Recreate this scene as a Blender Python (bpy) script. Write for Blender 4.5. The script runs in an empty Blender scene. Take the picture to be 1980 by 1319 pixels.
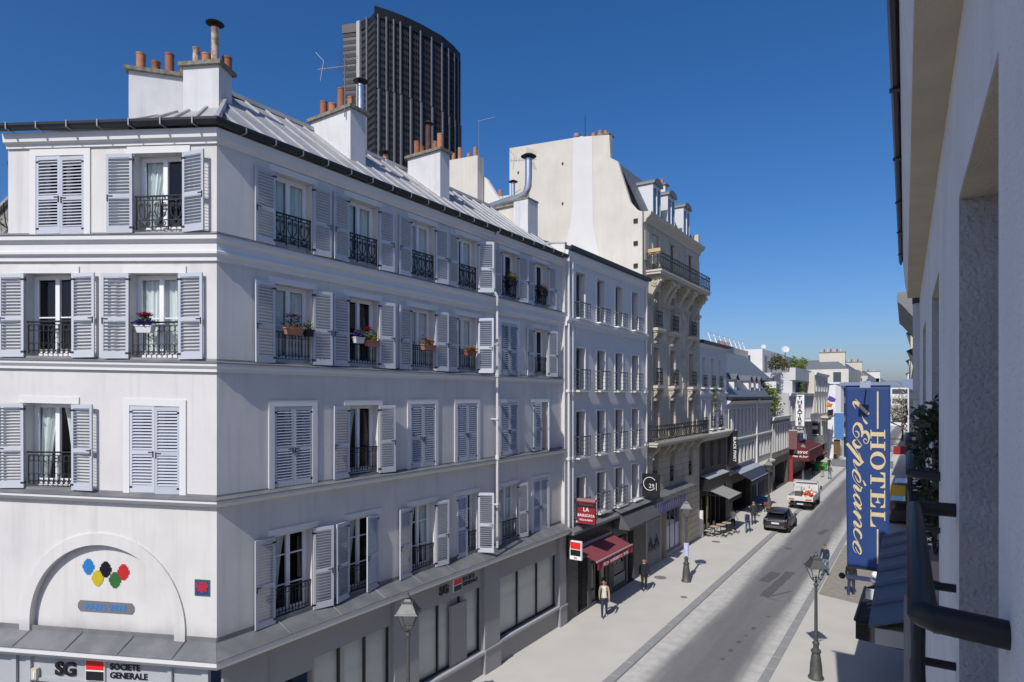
import bpy, math, random
from mathutils import Vector, Matrix
R = math.radians
rnd = random.Random(11)
scene = bpy.context.scene
COL = scene.collection

# ------------------------------------------------------------------ camera, sky, sun, exposure
# street axis = +Y, left pavement towards -X; the camera leans out of a window of the hotel at X=0
cam_d = bpy.data.cameras.new("camera")
cam_d.sensor_width = 36.0
cam_d.lens = 36.0 * 1200 / 1980
cam_d.shift_y = 105.5 / 1980
cam_d.clip_start = 0.05
cam_d.clip_end = 3000
cam = bpy.data.objects.new("camera", cam_d)
cam.location = (0, 0, 10.3)
cam.rotation_euler = (R(90), 0, math.atan(800 / 1200))
COL.objects.link(cam)
scene.camera = cam

SUN_EL, SUN_OFF = R(42), R(7.2)
world = bpy.data.worlds.new("World")
scene.world = world
world.use_nodes = True
nt = world.node_tree
sky = nt.nodes.new("ShaderNodeTexSky")
sky.sky_type = 'NISHITA'
sky.sun_disc = False
sky.sun_elevation = SUN_EL
sky.sun_rotation = R(180) - SUN_OFF
sky.altitude = 60
sky.air_density = 1.0
sky.dust_density = 1.5
sky.ozone_density = 7.0
bg = nt.nodes["Background"]
bg.inputs[1].default_value = 0.113
hsv = nt.nodes.new("ShaderNodeHueSaturation")
hsv.inputs["Saturation"].default_value = 1.21
nt.links.new(sky.outputs[0], hsv.inputs["Color"])
tint = nt.nodes.new("ShaderNodeMix"); tint.data_type = 'RGBA'; tint.blend_type = 'MULTIPLY'
tint.inputs[0].default_value = 1.0; tint.inputs[7].default_value = (1.02, 0.925, 1.0, 1)
nt.links.new(hsv.outputs[0], tint.inputs[6])
nt.links.new(tint.outputs[2], bg.inputs[0])

sun_d = bpy.data.lights.new("sun", 'SUN')
sun_d.energy = 4.05
sun_d.angle = R(0.55)
sun_d.color = (1.0, 0.965, 0.91)
sun = bpy.data.objects.new("sun", sun_d)
sv = Vector((math.sin(SUN_OFF) * math.cos(SUN_EL), -math.cos(SUN_OFF) * math.cos(SUN_EL), math.sin(SUN_EL)))
sun.rotation_euler = sv.to_track_quat('Z', 'Y').to_euler()
sun.location = (0, -20, 60)
COL.objects.link(sun)
vs = scene.view_settings
vs.view_transform = 'Standard'
vs.look = 'None'
vs.exposure = 0.0
vs.gamma = 1.0
scene.cycles.max_bounces = 6
scene.cycles.transparent_max_bounces = 12

# ------------------------------------------------------------------ materials
MATS = {}
def mat(name, col, rough=0.8, metal=0.0, var=0.0, scale=3.0, bump=0.0, bscale=40.0, streak=0.0, dirt=None, spec=0.5, coat=0.0, blotch=0.0):
    """procedural surface: noise tint, vertical streaks, large blotches, fine bump"""
    if name in MATS:
        return MATS[name]
    m = bpy.data.materials.new(name)
    m.use_nodes = True
    n, l = m.node_tree.nodes, m.node_tree.links
    p = n["Principled BSDF"]
    p.inputs["Roughness"].default_value = rough
    p.inputs["Metallic"].default_value = metal
    p.inputs["Specular IOR Level"].default_value = spec
    p.inputs["Coat Weight"].default_value = coat
    c = (*col, 1)
    p.inputs["Base Color"].default_value = c
    geo = n.new("ShaderNodeNewGeometry")
    cur = None
    def mixin(fac, tint):
        nonlocal cur
        mx = n.new("ShaderNodeMix"); mx.data_type = 'RGBA'
        l.new(fac, mx.inputs[0])
        if cur is None: mx.inputs[6].default_value = c
        else: l.new(cur, mx.inputs[6])
        mx.inputs[7].default_value = (*tint, 1)
        cur = mx.outputs[2]
    def noise(sc, vec=None, detail=4, lo=0.4, hi=0.65, amt=1.0, rgh=0.55):
        t = n.new("ShaderNodeTexNoise")
        t.inputs["Scale"].default_value = sc; t.inputs["Detail"].default_value = detail
        t.inputs["Roughness"].default_value = rgh
        l.new(vec if vec else geo.outputs[0], t.inputs["Vector"])
        r = n.new("ShaderNodeMapRange")
        r.inputs[1].default_value = lo; r.inputs[2].default_value = hi
        r.inputs[3].default_value = 0; r.inputs[4].default_value = amt
        l.new(t.outputs["Fac"], r.inputs[0])
        return r.outputs[0]
    d = dirt if dirt else tuple(x * 0.55 for x in col)
    if var:
        mixin(noise(scale, amt=min(1, var)), d)
    if blotch:
        mixin(noise(0.45, lo=0.45, hi=0.7, amt=blotch, detail=6), d)
    if streak:
        mp = n.new("ShaderNodeMapping"); mp.inputs["Scale"].default_value = (5, 5, 0.35)
        l.new(geo.outputs[0], mp.inputs[0])
        mixin(noise(1.0, vec=mp.outputs[0], lo=0.5, hi=0.72, amt=streak, detail=5), d)
    if cur is not None:
        l.new(cur, p.inputs["Base Color"])
    if bump:
        t = n.new("ShaderNodeTexNoise")
        t.inputs["Scale"].default_value = bscale; t.inputs["Detail"].default_value = 3
        l.new(geo.outputs[0], t.inputs["Vector"])
        b = n.new("ShaderNodeBump"); b.inputs["Strength"].default_value = bump; b.inputs["Distance"].default_value = 0.02
        l.new(t.outputs["Fac"], b.inputs["Height"])
        l.new(b.outputs[0], p.inputs["Normal"])
    MATS[name] = m
    return m

def glass(name, tint=(0.955, 0.975, 0.975), refl=0.85, base=0.0):
    if name in MATS: return MATS[name]
    m = bpy.data.materials.new(name); m.use_nodes = True
    n, l = m.node_tree.nodes, m.node_tree.links
    n.remove(n["Principled BSDF"])
    tr = n.new("ShaderNodeBsdfTransparent"); tr.inputs[0].default_value = (*tint, 1)
    gl = n.new("ShaderNodeBsdfGlossy"); gl.inputs["Roughness"].default_value = 0.02; gl.inputs[0].default_value = (refl, refl, refl, 1)
    fr = n.new("ShaderNodeFresnel"); fr.inputs[0].default_value = 1.5
    ad = n.new("ShaderNodeMath"); ad.operation = 'ADD'; ad.use_clamp = True; ad.inputs[1].default_value = base
    t = n.new("ShaderNodeTexNoise"); t.inputs["Scale"].default_value = 0.8
    b = n.new("ShaderNodeBump"); b.inputs["Strength"].default_value = 0.03; b.inputs["Distance"].default_value = 0.05
    l.new(t.outputs["Fac"], b.inputs["Height"]); l.new(b.outputs[0], gl.inputs["Normal"])
    mx = n.new("ShaderNodeMixShader")
    gm = n.new("ShaderNodeNewGeometry"); inv = n.new("ShaderNodeMath"); inv.operation = 'SUBTRACT'; inv.inputs[0].default_value = 1.0
    l.new(gm.outputs["Backfacing"], inv.inputs[1])            # reflect at the outer face only, the pane's inner face just lets light out
    mu = n.new("ShaderNodeMath"); mu.operation = 'MULTIPLY'
    l.new(fr.outputs[0], ad.inputs[0]); l.new(ad.outputs[0], mu.inputs[0]); l.new(inv.outputs[0], mu.inputs[1]); l.new(mu.outputs[0], mx.inputs[0])
    l.new(tr.outputs[0], mx.inputs[1]); l.new(gl.outputs[0], mx.inputs[2])
    l.new(mx.outputs[0], n["Material Output"].inputs[0])
    MATS[name] = m
    return m

WHITE = mat("stucco_white", (0.64, 0.62, 0.59), 0.9, var=0.10, scale=1.3, bump=0.25, bscale=60, streak=0.34, blotch=0.42, dirt=(0.43, 0.42, 0.40))
WHITE2 = mat("stucco_pale", (0.63, 0.62, 0.605), 0.9, var=0.12, scale=1.0, bump=0.2, bscale=60, streak=0.18, dirt=(0.5, 0.5, 0.5))
TRIM = mat("trim_white", (0.66, 0.655, 0.64), 0.75, var=0.12, scale=2.5, dirt=(0.55, 0.54, 0.52), streak=0.1)
SHUT = mat("shutter_paint", (0.475, 0.505, 0.555), 0.55, var=0.14, scale=1.6, dirt=(0.40, 0.43, 0.47))
PVC = mat("window_paint", (0.78, 0.78, 0.78), 0.4)
IRON = mat("wrought_iron", (0.025, 0.027, 0.032), 0.5, metal=0.3)
ZINC = mat("zinc", (0.42, 0.42, 0.415), 0.5, metal=0.2, var=0.6, scale=2.2, blotch=0.4, dirt=(0.28, 0.28, 0.28), bump=0.1, bscale=2.2)
ZINCD = mat("zinc_weathered", (0.155, 0.16, 0.165), 0.6, metal=0.2, var=0.6, scale=1.8, dirt=(0.25, 0.25, 0.25), bump=0.1, bscale=5)
GUTTER = mat("gutter_dark", (0.035, 0.038, 0.045), 0.45, metal=0.4)
TERRA = mat("terracotta", (0.30, 0.115, 0.06), 0.85, var=0.5, scale=6, dirt=(0.17, 0.07, 0.045), bump=0.2)
TERRA2 = mat("terracotta_light", (0.42, 0.19, 0.10), 0.85, var=0.5, scale=6, dirt=(0.25, 0.12, 0.07), bump=0.2)
RUST = mat("rusty_flue", (0.55, 0.47, 0.38), 0.8, var=0.9, scale=7, dirt=(0.22, 0.09, 0.035), bump=0.3)
SLABC = mat("chimney_slab", (0.24, 0.22, 0.18), 0.95, var=0.8, scale=9, dirt=(0.10, 0.10, 0.06), bump=0.5, bscale=30)
CHIM = mat("chimney_render", (0.60, 0.60, 0.60), 0.9, var=0.3, scale=1.5, streak=0.55, dirt=(0.42, 0.42, 0.42), bump=0.2)
CREAM = mat("cream_stucco", (0.585, 0.555, 0.485), 0.92, var=0.3, scale=0.7, streak=0.35, blotch=0.45, dirt=(0.46, 0.435, 0.375), bump=0.2, bscale=25)
STONE = mat("limestone", (0.52, 0.47, 0.375), 0.92, var=0.35, scale=1.6, streak=0.35, dirt=(0.31, 0.28, 0.22), bump=0.3, bscale=30)
STONEL = mat("limestone_clean", (0.55, 0.51, 0.43), 0.9, var=0.25, scale=3, dirt=(0.36, 0.33, 0.27), bump=0.2)
SLATE = mat("slate_roof", (0.11, 0.12, 0.135), 0.6, var=0.5, scale=5, dirt=(0.18, 0.19, 0.2), bump=0.3, bscale=14)
SLATEL = mat("zinc_mansard", (0.17, 0.185, 0.20), 0.55, metal=0.2, var=0.4, scale=0.9, dirt=(0.14, 0.155, 0.17))
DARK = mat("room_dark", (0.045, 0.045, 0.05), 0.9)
CURT = mat("curtain_white", (0.70, 0.73, 0.70), 0.9, var=0.15, scale=4)
GLASS = glass("window_glass")
GLASSD = glass("shop_glass", (0.97, 0.98, 0.975), 0.9, 0.02)
SHOPG = mat("shopfront_grey", (0.29, 0.285, 0.285), 0.6, var=0.15, scale=1.0, dirt=(0.22, 0.22, 0.23))
SHOPL = mat("shopfront_light", (0.40, 0.41, 0.43), 0.55, var=0.1, scale=1.0)
BLIND_REFL = mat("shop_blind_reflection", (0.58, 0.595, 0.57), 0.9, var=0.1, scale=1.0)  # pale tone stands in for the sunlit street reflected in the shop glass
BLACK = mat("black_paint", (0.012, 0.012, 0.014), 0.45)
BLACKM = mat("black_matt", (0.018, 0.018, 0.02), 0.85)
REDP = mat("red_sign", (0.26, 0.014, 0.022), 0.5)
LOGORED = mat("logo_red", (0.72, 0.02, 0.02), 0.4)
WPAINT = mat("white_paint", (0.8, 0.8, 0.8), 0.5)
LEAF = mat("leaf_green", (0.055, 0.10, 0.025), 0.6, var=0.6, scale=8, dirt=(0.09, 0.14, 0.03))
LEAFD = mat("leaf_dark", (0.025, 0.05, 0.02), 0.6, var=0.5, scale=9, dirt=(0.05, 0.08, 0.03))
LEAFY = mat("leaf_yellowgreen", (0.13, 0.17, 0.03), 0.6, var=0.5, scale=8, dirt=(0.06, 0.10, 0.02))
TWIG = mat("twig", (0.11, 0.085, 0.065), 0.9)

def splash(m, z0, z1, tint, amt):
    """grime splashed up a wall above a ledge"""
    n, l = m.node_tree.nodes, m.node_tree.links; p = n["Principled BSDF"]
    src = p.inputs["Base Color"].links[0].from_socket
    g = n.new("ShaderNodeNewGeometry"); sx = n.new("ShaderNodeSeparateXYZ"); l.new(g.outputs[0], sx.inputs[0])
    t = n.new("ShaderNodeTexNoise"); t.inputs["Scale"].default_value = 1.7; t.inputs["Detail"].default_value = 6; l.new(g.outputs[0], t.inputs["Vector"])
    k = n.new("ShaderNodeMath"); k.operation = 'MULTIPLY_ADD'; k.inputs[1].default_value = 0.55; l.new(t.outputs["Fac"], k.inputs[0]); l.new(sx.outputs[2], k.inputs[2])
    r = n.new("ShaderNodeMapRange"); r.interpolation_type = 'SMOOTHSTEP'
    r.inputs[1].default_value = z1 + 0.27; r.inputs[2].default_value = z0 + 0.27; r.inputs[3].default_value = 0; r.inputs[4].default_value = amt
    l.new(k.outputs[0], r.inputs[0])
    x = n.new("ShaderNodeMix"); x.data_type = 'RGBA'; l.new(r.outputs[0], x.inputs[0]); l.new(src, x.inputs[6]); x.inputs[7].default_value = (*tint, 1)
    l.new(x.outputs[2], p.inputs["Base Color"])
splash(WHITE, 4.6, 5.05, (0.36, 0.355, 0.345), 0.6)

# ------------------------------------------------------------------ mesh helpers
def vadd(a, b): return (a[0] + b[0], a[1] + b[1], a[2] + b[2])
class MB:
    """collects shapes; T maps local (u, out, z) to the world"""
    def __init__(s, T=None):
        s.v, s.f, s.mi, s.T, s.flip = [], [], [], T, False
        if T:
            o = Vector(T(0, 0, 0)); a, b, c = [Vector(T(*e)) - o for e in ((1, 0, 0), (0, 1, 0), (0, 0, 1))]
            s.flip = a.cross(b).dot(c) < 0
    def add(s, vs, fs, m=0):
        n = len(s.v)
        if s.T: s.v += [tuple(s.T(*p)) for p in vs]
        else: s.v += [tuple(p) for p in vs]
        for f in fs:
            f = [i + n for i in f]
            s.f.append(f[::-1] if s.flip else f); s.mi.append(m)
        return s
    def box(s, a0, a1, b0, b1, c0, c1, m=0):
        a0, a1 = min(a0, a1), max(a0, a1); b0, b1 = min(b0, b1), max(b0, b1); c0, c1 = min(c0, c1), max(c0, c1)
        return s.add([(a0, b0, c0), (a1, b0, c0), (a1, b1, c0), (a0, b1, c0), (a0, b0, c1), (a1, b0, c1), (a1, b1, c1), (a0, b1, c1)],
                     [(0, 3, 2, 1), (4, 5, 6, 7), (0, 1, 5, 4), (1, 2, 6, 5), (2, 3, 7, 6), (3, 0, 4, 7)], m)
    def quad(s, a, b, c, d, m=0): return s.add([a, b, c, d], [(0, 1, 2, 3)], m)
    def prism(s, pts, lo, hi, ax=1, m=0):
        """2D polygon in the plane normal to axis ax, extruded lo..hi"""
        def P(p, h):
            return (h, p[0], p[1]) if ax == 0 else (p[0], h, p[1]) if ax == 1 else (p[0], p[1], h)
        n = len(pts); vs = [P(p, lo) for p in pts] + [P(p, hi) for p in pts]
        ar = sum(pts[i][0] * pts[(i + 1) % n][1] - pts[(i + 1) % n][0] * pts[i][1] for i in range(n))
        if ax == 1: ar = -ar
        fs = [tuple(range(n))[::-1], tuple(range(n, 2 * n))] + [(i, (i + 1) % n, (i + 1) % n + n, i + n) for i in range(n)]
        if ar < 0: fs = [f[::-1] for f in fs]
        return s.add(vs, fs, m)
    def tube(s, pts, r, n=6, m=0, cap=True):
        pts = [Vector(p) for p in pts]; k = len(pts)
        rs = r if isinstance(r, (list, tuple)) else [r] * k
        vs, fs = [], []
        up = None
        for i, p in enumerate(pts):
            d = (pts[min(i + 1, k - 1)] - pts[max(i - 1, 0)])
            if d.length < 1e-9: d = Vector((0, 0, 1))
            d.normalize()
            if up is None:
                up = d.cross(Vector((0, 0, 1)) if abs(d.z) < 0.9 else Vector((1, 0, 0))).normalized()
            a = up - d * up.dot(d)
            if a.length < 1e-6: a = d.cross(Vector((0.3, 1, 0.2)))
            a.normalize(); up = a; b = d.cross(a)
            for j in range(n):
                t = 2 * math.pi * (j + 0.5) / n
                vs.append(p + (a * math.cos(t) + b * math.sin(t)) * rs[i])
        for i in range(k - 1):
            for j in range(n):
                q = (j + 1) % n
                fs.append((i * n + j, i * n + q, (i + 1) * n + q, (i + 1) * n + j))
        if cap:
            fs.append(tuple(range(n))[::-1]); fs.append(tuple(range((k - 1) * n, k * n)))
        return s.add(vs, fs, m)
    def lathe(s, prof, c=(0, 0, 0), n=12, m=0):
        vs, fs = [], []
        for r, z in prof:
            for j in range(n):
                t = 2 * math.pi * j / n
                vs.append((c[0] + r * math.cos(t), c[1] + r * math.sin(t), c[2] + z))
        k = len(prof)
        for i in range(k - 1):
            for j in range(n):
                q = (j + 1) % n
                fs.append((i * n + j, i * n + q, (i + 1) * n + q, (i + 1) * n + j))
        fs.append(tuple(range(n))[::-1]); fs.append(tuple(range((k - 1) * n, k * n)))
        return s.add(vs, fs, m)
    def ball(s, c, r, m=0, n=6, sz=1.0):
        prof = [(max(0.02, math.sin(math.pi * i / 5)) * r, -math.cos(math.pi * i / 5) * r * sz) for i in range(6)]
        return s.lathe(prof, c, n, m)
    def mesh(s, name, mats, smooth=False):
        me = bpy.data.meshes.new(name)
        me.from_pydata(s.v, [], s.f)
        for x in (mats if isinstance(mats, (list, tuple)) else [mats]): me.materials.append(x)
        if any(s.mi): me.polygons.foreach_set("material_index", s.mi)
        if smooth:
            me.polygons.foreach_set("use_smooth", [True] * len(s.f))
            try: me.set_sharp_from_angle(angle=R(40))
            except Exception: pass
        me.update()
        return me
    def build(s, name, mats, parent=None, smooth=False, kind=None, label=None):
        """link as one object; points are world coordinates, origin goes to the foot of the shape"""
        if not s.v: return None
        xs, ys, zs = zip(*s.v)
        c = ((min(xs) + max(xs)) / 2, (min(ys) + max(ys)) / 2, min(zs))
        s.v = [(x - c[0], y - c[1], z - c[2]) for x, y, z in s.v]
        return inst(name, s.mesh(name, mats, smooth), parent, c, 0, kind, label)

WL = {}
def wl(o): return WL.get(o.name, Vector((0, 0, 0))) if o else Vector((0, 0, 0))
def inst(name, me, parent=None, loc=(0, 0, 0), rz=0.0, kind=None, label=None):
    o = bpy.data.objects.new(name, me); COL.objects.link(o)
    o.location = Vector(loc) - wl(parent); o.rotation_euler = (0, 0, rz); o.parent = parent
    WL[o.name] = Vector(loc)
    if kind: o["kind"] = kind
    if label: o["label"] = label
    return o
def sub(name, me, parent, loc=(0, 0, 0), rot=(0, 0, 0), kind=None):
    """child given in its parent's own coordinates"""
    o = bpy.data.objects.new(name, me); COL.objects.link(o)
    o.parent = parent; o.location = loc; o.rotation_euler = rot
    if kind: o["kind"] = kind
    return o
def tag(o, label=None, cat=None, group=None, kind=None):
    for k, x in (("label", label), ("category", cat), ("group", group), ("kind", kind)):
        if x: o[k] = x
    return o
def thing(name, label, cat, loc=(0, 0, 0), group=None, rz=0.0):
    o = inst(name, None, None, loc, rz)
    return tag(o, label, cat, group)

class Fr:
    """a facade: origin, direction along, outward normal, slope of its courses"""
    def __init__(s, o, d, n, shear=0.0):
        s.o, s.d, s.n, s.k = o, d, n, shear
        s.rz = math.atan2(n[0], -n[1])          # local x of things set into it; outward is local -y
    def T(s, u, w, z):
        return (s.o[0] + u * s.d[0] + w * s.n[0], s.o[1] + u * s.d[1] + w * s.n[1], z + s.k * u)
    def P(s, u, w, z): return Vector(s.T(u, w, z))
def street(X): return Fr((X, 0), (0, 1), (1, 0))

def wall(mb, u0, u1, z0, z1, holes, depth, m=0, w=0.0, mr=None):
    us = sorted({u0, u1, *[x for h in holes for x in h[:2] if u0 < x < u1]})
    zs = sorted({z0, z1, *[x for h in holes for x in h[2:4] if z0 < x < z1]})
    for a, b in zip(us, us[1:]):
        run = None
        for c, d in zip(zs, zs[1:]):
            um, zm = (a + b) / 2, (c + d) / 2
            if any(h[0] < um < h[1] and h[2] < zm < h[3] for h in holes):
                if run: mb.quad((a, w, run[0]), (a, w, run[1]), (b, w, run[1]), (b, w, run[0]), m); run = None
            else:
                run = (run[0], d) if run else (c, d)
        if run: mb.quad((a, w, run[0]), (a, w, run[1]), (b, w, run[1]), (b, w, run[0]), m)
    mr = m if mr is None else mr
    for h in holes:
        a, b, c, d = h[:4]
        e = w - depth
        mb.quad((a, w, c), (a, e, c), (a, e, d), (a, w, d), mr); mb.quad((b, w, c), (b, w, d), (b, e, d), (b, e, c), mr)
        mb.quad((a, w, d), (a, e, d), (b, e, d), (b, w, d), mr); mb.quad((a, w, c), (b, w, c), (b, e, c), (a, e, c), mr)

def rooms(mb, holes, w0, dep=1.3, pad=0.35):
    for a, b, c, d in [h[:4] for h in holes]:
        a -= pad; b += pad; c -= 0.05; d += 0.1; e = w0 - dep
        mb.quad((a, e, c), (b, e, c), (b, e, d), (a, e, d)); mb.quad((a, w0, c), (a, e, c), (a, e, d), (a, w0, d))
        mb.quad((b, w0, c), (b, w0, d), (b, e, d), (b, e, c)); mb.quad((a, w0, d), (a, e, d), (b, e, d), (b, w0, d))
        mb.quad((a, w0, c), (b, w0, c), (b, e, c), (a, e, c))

def sweep(prof, path, cap=True, T=None):
    """profile (out, z) swept along a plan path of (x, y, dz); outward is to the right of travel; mitred"""
    mb = MB(); n = len(prof); k = len(path); nr = []
    for i in range(k - 1):
        dx, dy = path[i + 1][0] - path[i][0], path[i + 1][1] - path[i][1]; L = math.hypot(dx, dy)
        nr.append((dy / L, -dx / L))
    vs = []
    for i, p in enumerate(path):
        a = nr[max(i - 1, 0)]; b = nr[min(i, k - 2)]
        det = 1 + a[0] * b[0] + a[1] * b[1]
        q = ((a[0] + b[0]) / det, (a[1] + b[1]) / det)
        for w, z in prof: vs.append((p[0] + q[0] * w, p[1] + q[1] * w, z + p[2]))
    fs = []
    for i in range(k - 1):
        for j in range(n):
            g = (j + 1) % n
            fs.append((i * n + j, (i + 1) * n + j, (i + 1) * n + g, i * n + g))
    if cap: fs += [tuple(range(n)), tuple(range((k - 1) * n, k * n))[::-1]]
    return mb.add(vs, fs)

def text_mesh(s, size, depth=0.01, weight=0.0, mats=None, align='LEFT', shear=0.0, space=1.0, xs=1.0):
    cu = bpy.data.curves.new("lettering", 'FONT')
    cu.body = s; cu.size = size; cu.extrude = depth; cu.offset = weight; cu.align_x = align; cu.shear = shear
    cu.space_character = space; cu.resolution_u = 3
    ob = bpy.data.objects.new("lettering", cu); COL.objects.link(ob)
    dg = bpy.context.evaluated_depsgraph_get()
    me = bpy.data.meshes.new_from_object(ob.evaluated_get(dg))
    bpy.data.objects.remove(ob); bpy.data.curves.remove(cu)
    for v in me.vertices:                      # lie in the x-z plane, outward -y
        x, y, z = v.co; v.co = (x * xs, -z, y)
    me.materials.clear(); me.materials.append(mats)
    me.name = "lettering"
    return me

# ------------------------------------------------------------------ window, shutter and railing kit (local: x along, -y outward, z up)
CACHE = {}
def cached(key, fn):
    if key not in CACHE: CACHE[key] = fn()
    return CACHE[key]
def r2(x): return round(x, 2)

def window_frame_mesh(w, h, bars, mt, fw=0.055):
    def f():
        mb = MB(); a = w / 2
        mb.box(-a, -a + fw, -0.03, 0.03, 0, h); mb.box(a - fw, a, -0.03, 0.03, 0, h)
        mb.box(-a + fw, a - fw, -0.03, 0.03, h - fw, h); mb.box(-a + fw, a - fw, -0.03, 0.03, 0, fw * 1.3)
        mb.box(-0.055, 0.055, -0.045, 0.028, fw * 1.3, h - fw)
        for s in (-1, 1):
            x0, x1 = sorted((s * 0.055, s * (a - fw)))
            mb.box(x0, x0 + 0.045 if s > 0 else x0 + 0.05, -0.02, 0.025, fw * 1.3, h - fw) if False else None
            mb.box(x0, x1, -0.022, 0.022, h - fw - 0.05, h - fw); mb.box(x0, x1, -0.022, 0.022, fw * 1.3, fw * 1.3 + 0.1)
            e0, e1 = sorted((s * (a - fw), s * (a - fw - 0.05)))
            mb.box(e0, e1, -0.0215, 0.0215, fw * 1.3 + 0.1, h - fw - 0.05)
            for t in bars:
                mb.box(x0, x1, -0.0185, 0.0185, h * t - 0.015, h * t + 0.015)
        return mb.mesh("window", mt)
    return cached(("wf", r2(w), r2(h), bars, mt.name), f)
def pane_mesh(w, h, mt):
    return cached(("pane", r2(w), r2(h), mt.name), lambda: MB().box(-w / 2, w / 2, -0.003, 0.003, 0, h).mesh("pane", mt))
def curtain_mesh(w, h, seed, kind, mt):
    def f():
        r = random.Random(seed); mb = MB(); n = 26; vs, fs = [], []
        rows = 7
        for i in range(n + 1):
            t = i / n
            for j in range(rows):
                v = j / (rows - 1)
                pull = (0.55 * (1 - v) ** 0.7 if kind == 'tied' else 0)
                x = -w / 2 + w * t * (1 - pull)
                y = 0.028 * math.sin(t * 26 + seed) + 0.014 * math.sin(t * 61 + seed * 2) * (0.4 + 0.6 * v)
                vs.append((x, y, h * v))
        for i in range(n):
            for j in range(rows - 1):
                a = i * rows + j; fs.append((a, a + rows, a + rows + 1, a + 1))
        mb.add(vs, fs)
        return mb.mesh("curtain", mt, True)
    return cached(("cu", r2(w), r2(h), seed, kind, mt.name), f)

def put_window(root, fr, u0, u1, z0, z1, w=-0.2, bars=(), mt=None, gl=None, curtain='none', seed=0, name="window"):
    mt = mt or PVC; gl = gl or GLASS
    W, H = abs(u1 - u0), z1 - z0; um = (u0 + u1) / 2
    o = inst(name, window_frame_mesh(W, H, bars, mt), root, fr.P(um, w, z0), fr.rz)
    pw = W / 2 - 0.055 - 0.05
    for s in (-1, 1):
        sub("pane", pane_mesh(pw, H - 0.3, gl), o, (s * (0.055 + pw / 2), 0.006, 0.15))
    if curtain == 'both':
        for s in (-1, 1): sub("curtain", curtain_mesh(W * 0.44, H - 0.1, seed + (s > 0), 'full', CURT), o, (s * W * 0.25, 0.09, 0.03))
    elif curtain == 'tied':
        sub("curtain", curtain_mesh(W * 0.5, H - 0.1, seed, 'tied', CURT), o, (-W * 0.24, 0.09, 0.03))
        c = sub("curtain", curtain_mesh(W * 0.4, H - 0.1, seed + 3, 'tied', CURT), o, (W * 0.27, 0.09, 0.03), (0, 0, math.pi))
    elif curtain == 'half':
        sub("curtain", curtain_mesh(W * 0.46, H - 0.1, seed, 'tied', CURT), o, (-W * 0.22, 0.09, 0.03))
    elif curtain == 'sheer':
        sub("curtain", curtain_mesh(W * 0.95, H - 0.1, seed, 'full', CURT), o, (0, 0.1, 0.03))
    return o

SLAT_PITCH = 0.075
SHUTS = [SHUT, mat("shutter_paint_worn", (0.44, 0.465, 0.505), 0.65, var=0.35, scale=3.0, dirt=(0.40, 0.41, 0.43)), mat("shutter_paint_chalky", (0.51, 0.53, 0.565), 0.75, var=0.2, scale=2.2, dirt=(0.48, 0.48, 0.49))]
def shutter_mesh(w, h, v=0):
    def f():
        mb = MB(); t = 0.019
        mb.box(0, 0.065, -t, t, 0, h); mb.box(w - 0.065, w, -t, t, 0, h)
        mb.box(0.065, w - 0.065, -t + 0.001, t - 0.001, 0, 0.17); mb.box(0.065, w - 0.065, -t + 0.001, t - 0.001, h - 0.09, h)
        zm = h * 0.44
        mb.box(0.065, w - 0.065, -t + 0.001, t - 0.001, zm, zm + 0.1)
        return mb.mesh("shutter", SHUTS[v])
    return cached(("sh", r2(w), r2(h), v), f)
def hardware_mesh(w, h):
    def f():
        mb = MB(); zm = h * 0.44 + 0.05
        mb.box(w - 0.16, w - 0.06, -0.03, 0.03, zm - 0.008, zm + 0.012)
        mb.box(w - 0.045, w - 0.025, -0.035, 0.035, zm - 0.12, zm + 0.03)
        for z in (0.1, h - 0.16): mb.box(-0.03, 0.07, -0.024, 0.024, z, z + 0.045)
        return mb.mesh("latch", IRON)
    return cached(("hw", r2(w), r2(h)), f)
def slat_zs(h):
    zm = h * 0.44; out = []
    for a, b in ((0.17, zm), (zm + 0.1, h - 0.09)):
        n = max(1, round((b - a) / SLAT_PITCH)); p = (b - a) / n
        out += [a + p * (i + 0.5) for i in range(n)]
    return out
def slat_shape(mb, w, s, z=0.0):
    d, t, rise = 0.024, 0.005, 0.0195 * s
    x0, x1 = 0.062, w - 0.062
    mb.add([(x0, -d, z - rise - t), (x1, -d, z - rise - t), (x1, d, z + rise - t), (x0, d, z + rise - t),
            (x0, -d, z - rise + t), (x1, -d, z - rise + t), (x1, d, z + rise + t), (x0, d, z + rise + t)],
           [(0, 3, 2, 1), (4, 5, 6, 7), (0, 1, 5, 4), (1, 2, 6, 5), (2, 3, 7, 6), (3, 0, 4, 7)])
    return mb

def put_shutter(root, fr, u, z, w, h, side, ang, mass, single):
    """side -1: hinge on the local-left jamb, +1: right jamb; ang 0 closed .. 180 folded back.
    single: each slat an object; else slats go into the builder mass"""
    rz = fr.rz - R(ang) if side < 0 else fr.rz + math.pi + R(ang)
    off = 0.045 if ang > 20 else 0.0
    p = fr.P(u, off, z)
    sgn = 1 if side < 0 else -1
    roll = rnd.uniform(-0.006, 0.006) if ang > 20 else rnd.uniform(-0.002, 0.002)
    o = inst("shutter", shutter_mesh(w, h, rnd.randrange(3)), root, p, rz); o.rotation_euler = (0, roll, rz)
    sub("latch", hardware_mesh(w, h), o, kind="stuff")
    if single:
        me = cached(("slat", r2(w), sgn), lambda: slat_shape(MB(), w, sgn).mesh("slat", SHUT))
        for zz in slat_zs(h): sub("slat", me, o, (0, 0, zz))
    else:
        M = Matrix.Translation(p) @ Matrix.Rotation(rz, 4, 'Z') @ Matrix.Rotation(roll, 4, 'Y')
        mb = MB()
        for zz in slat_zs(h): slat_shape(mb, w, sgn, zz)
        mass.add([tuple(M @ Vector(q)) for q in mb.v], mb.f)
    return o

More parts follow.
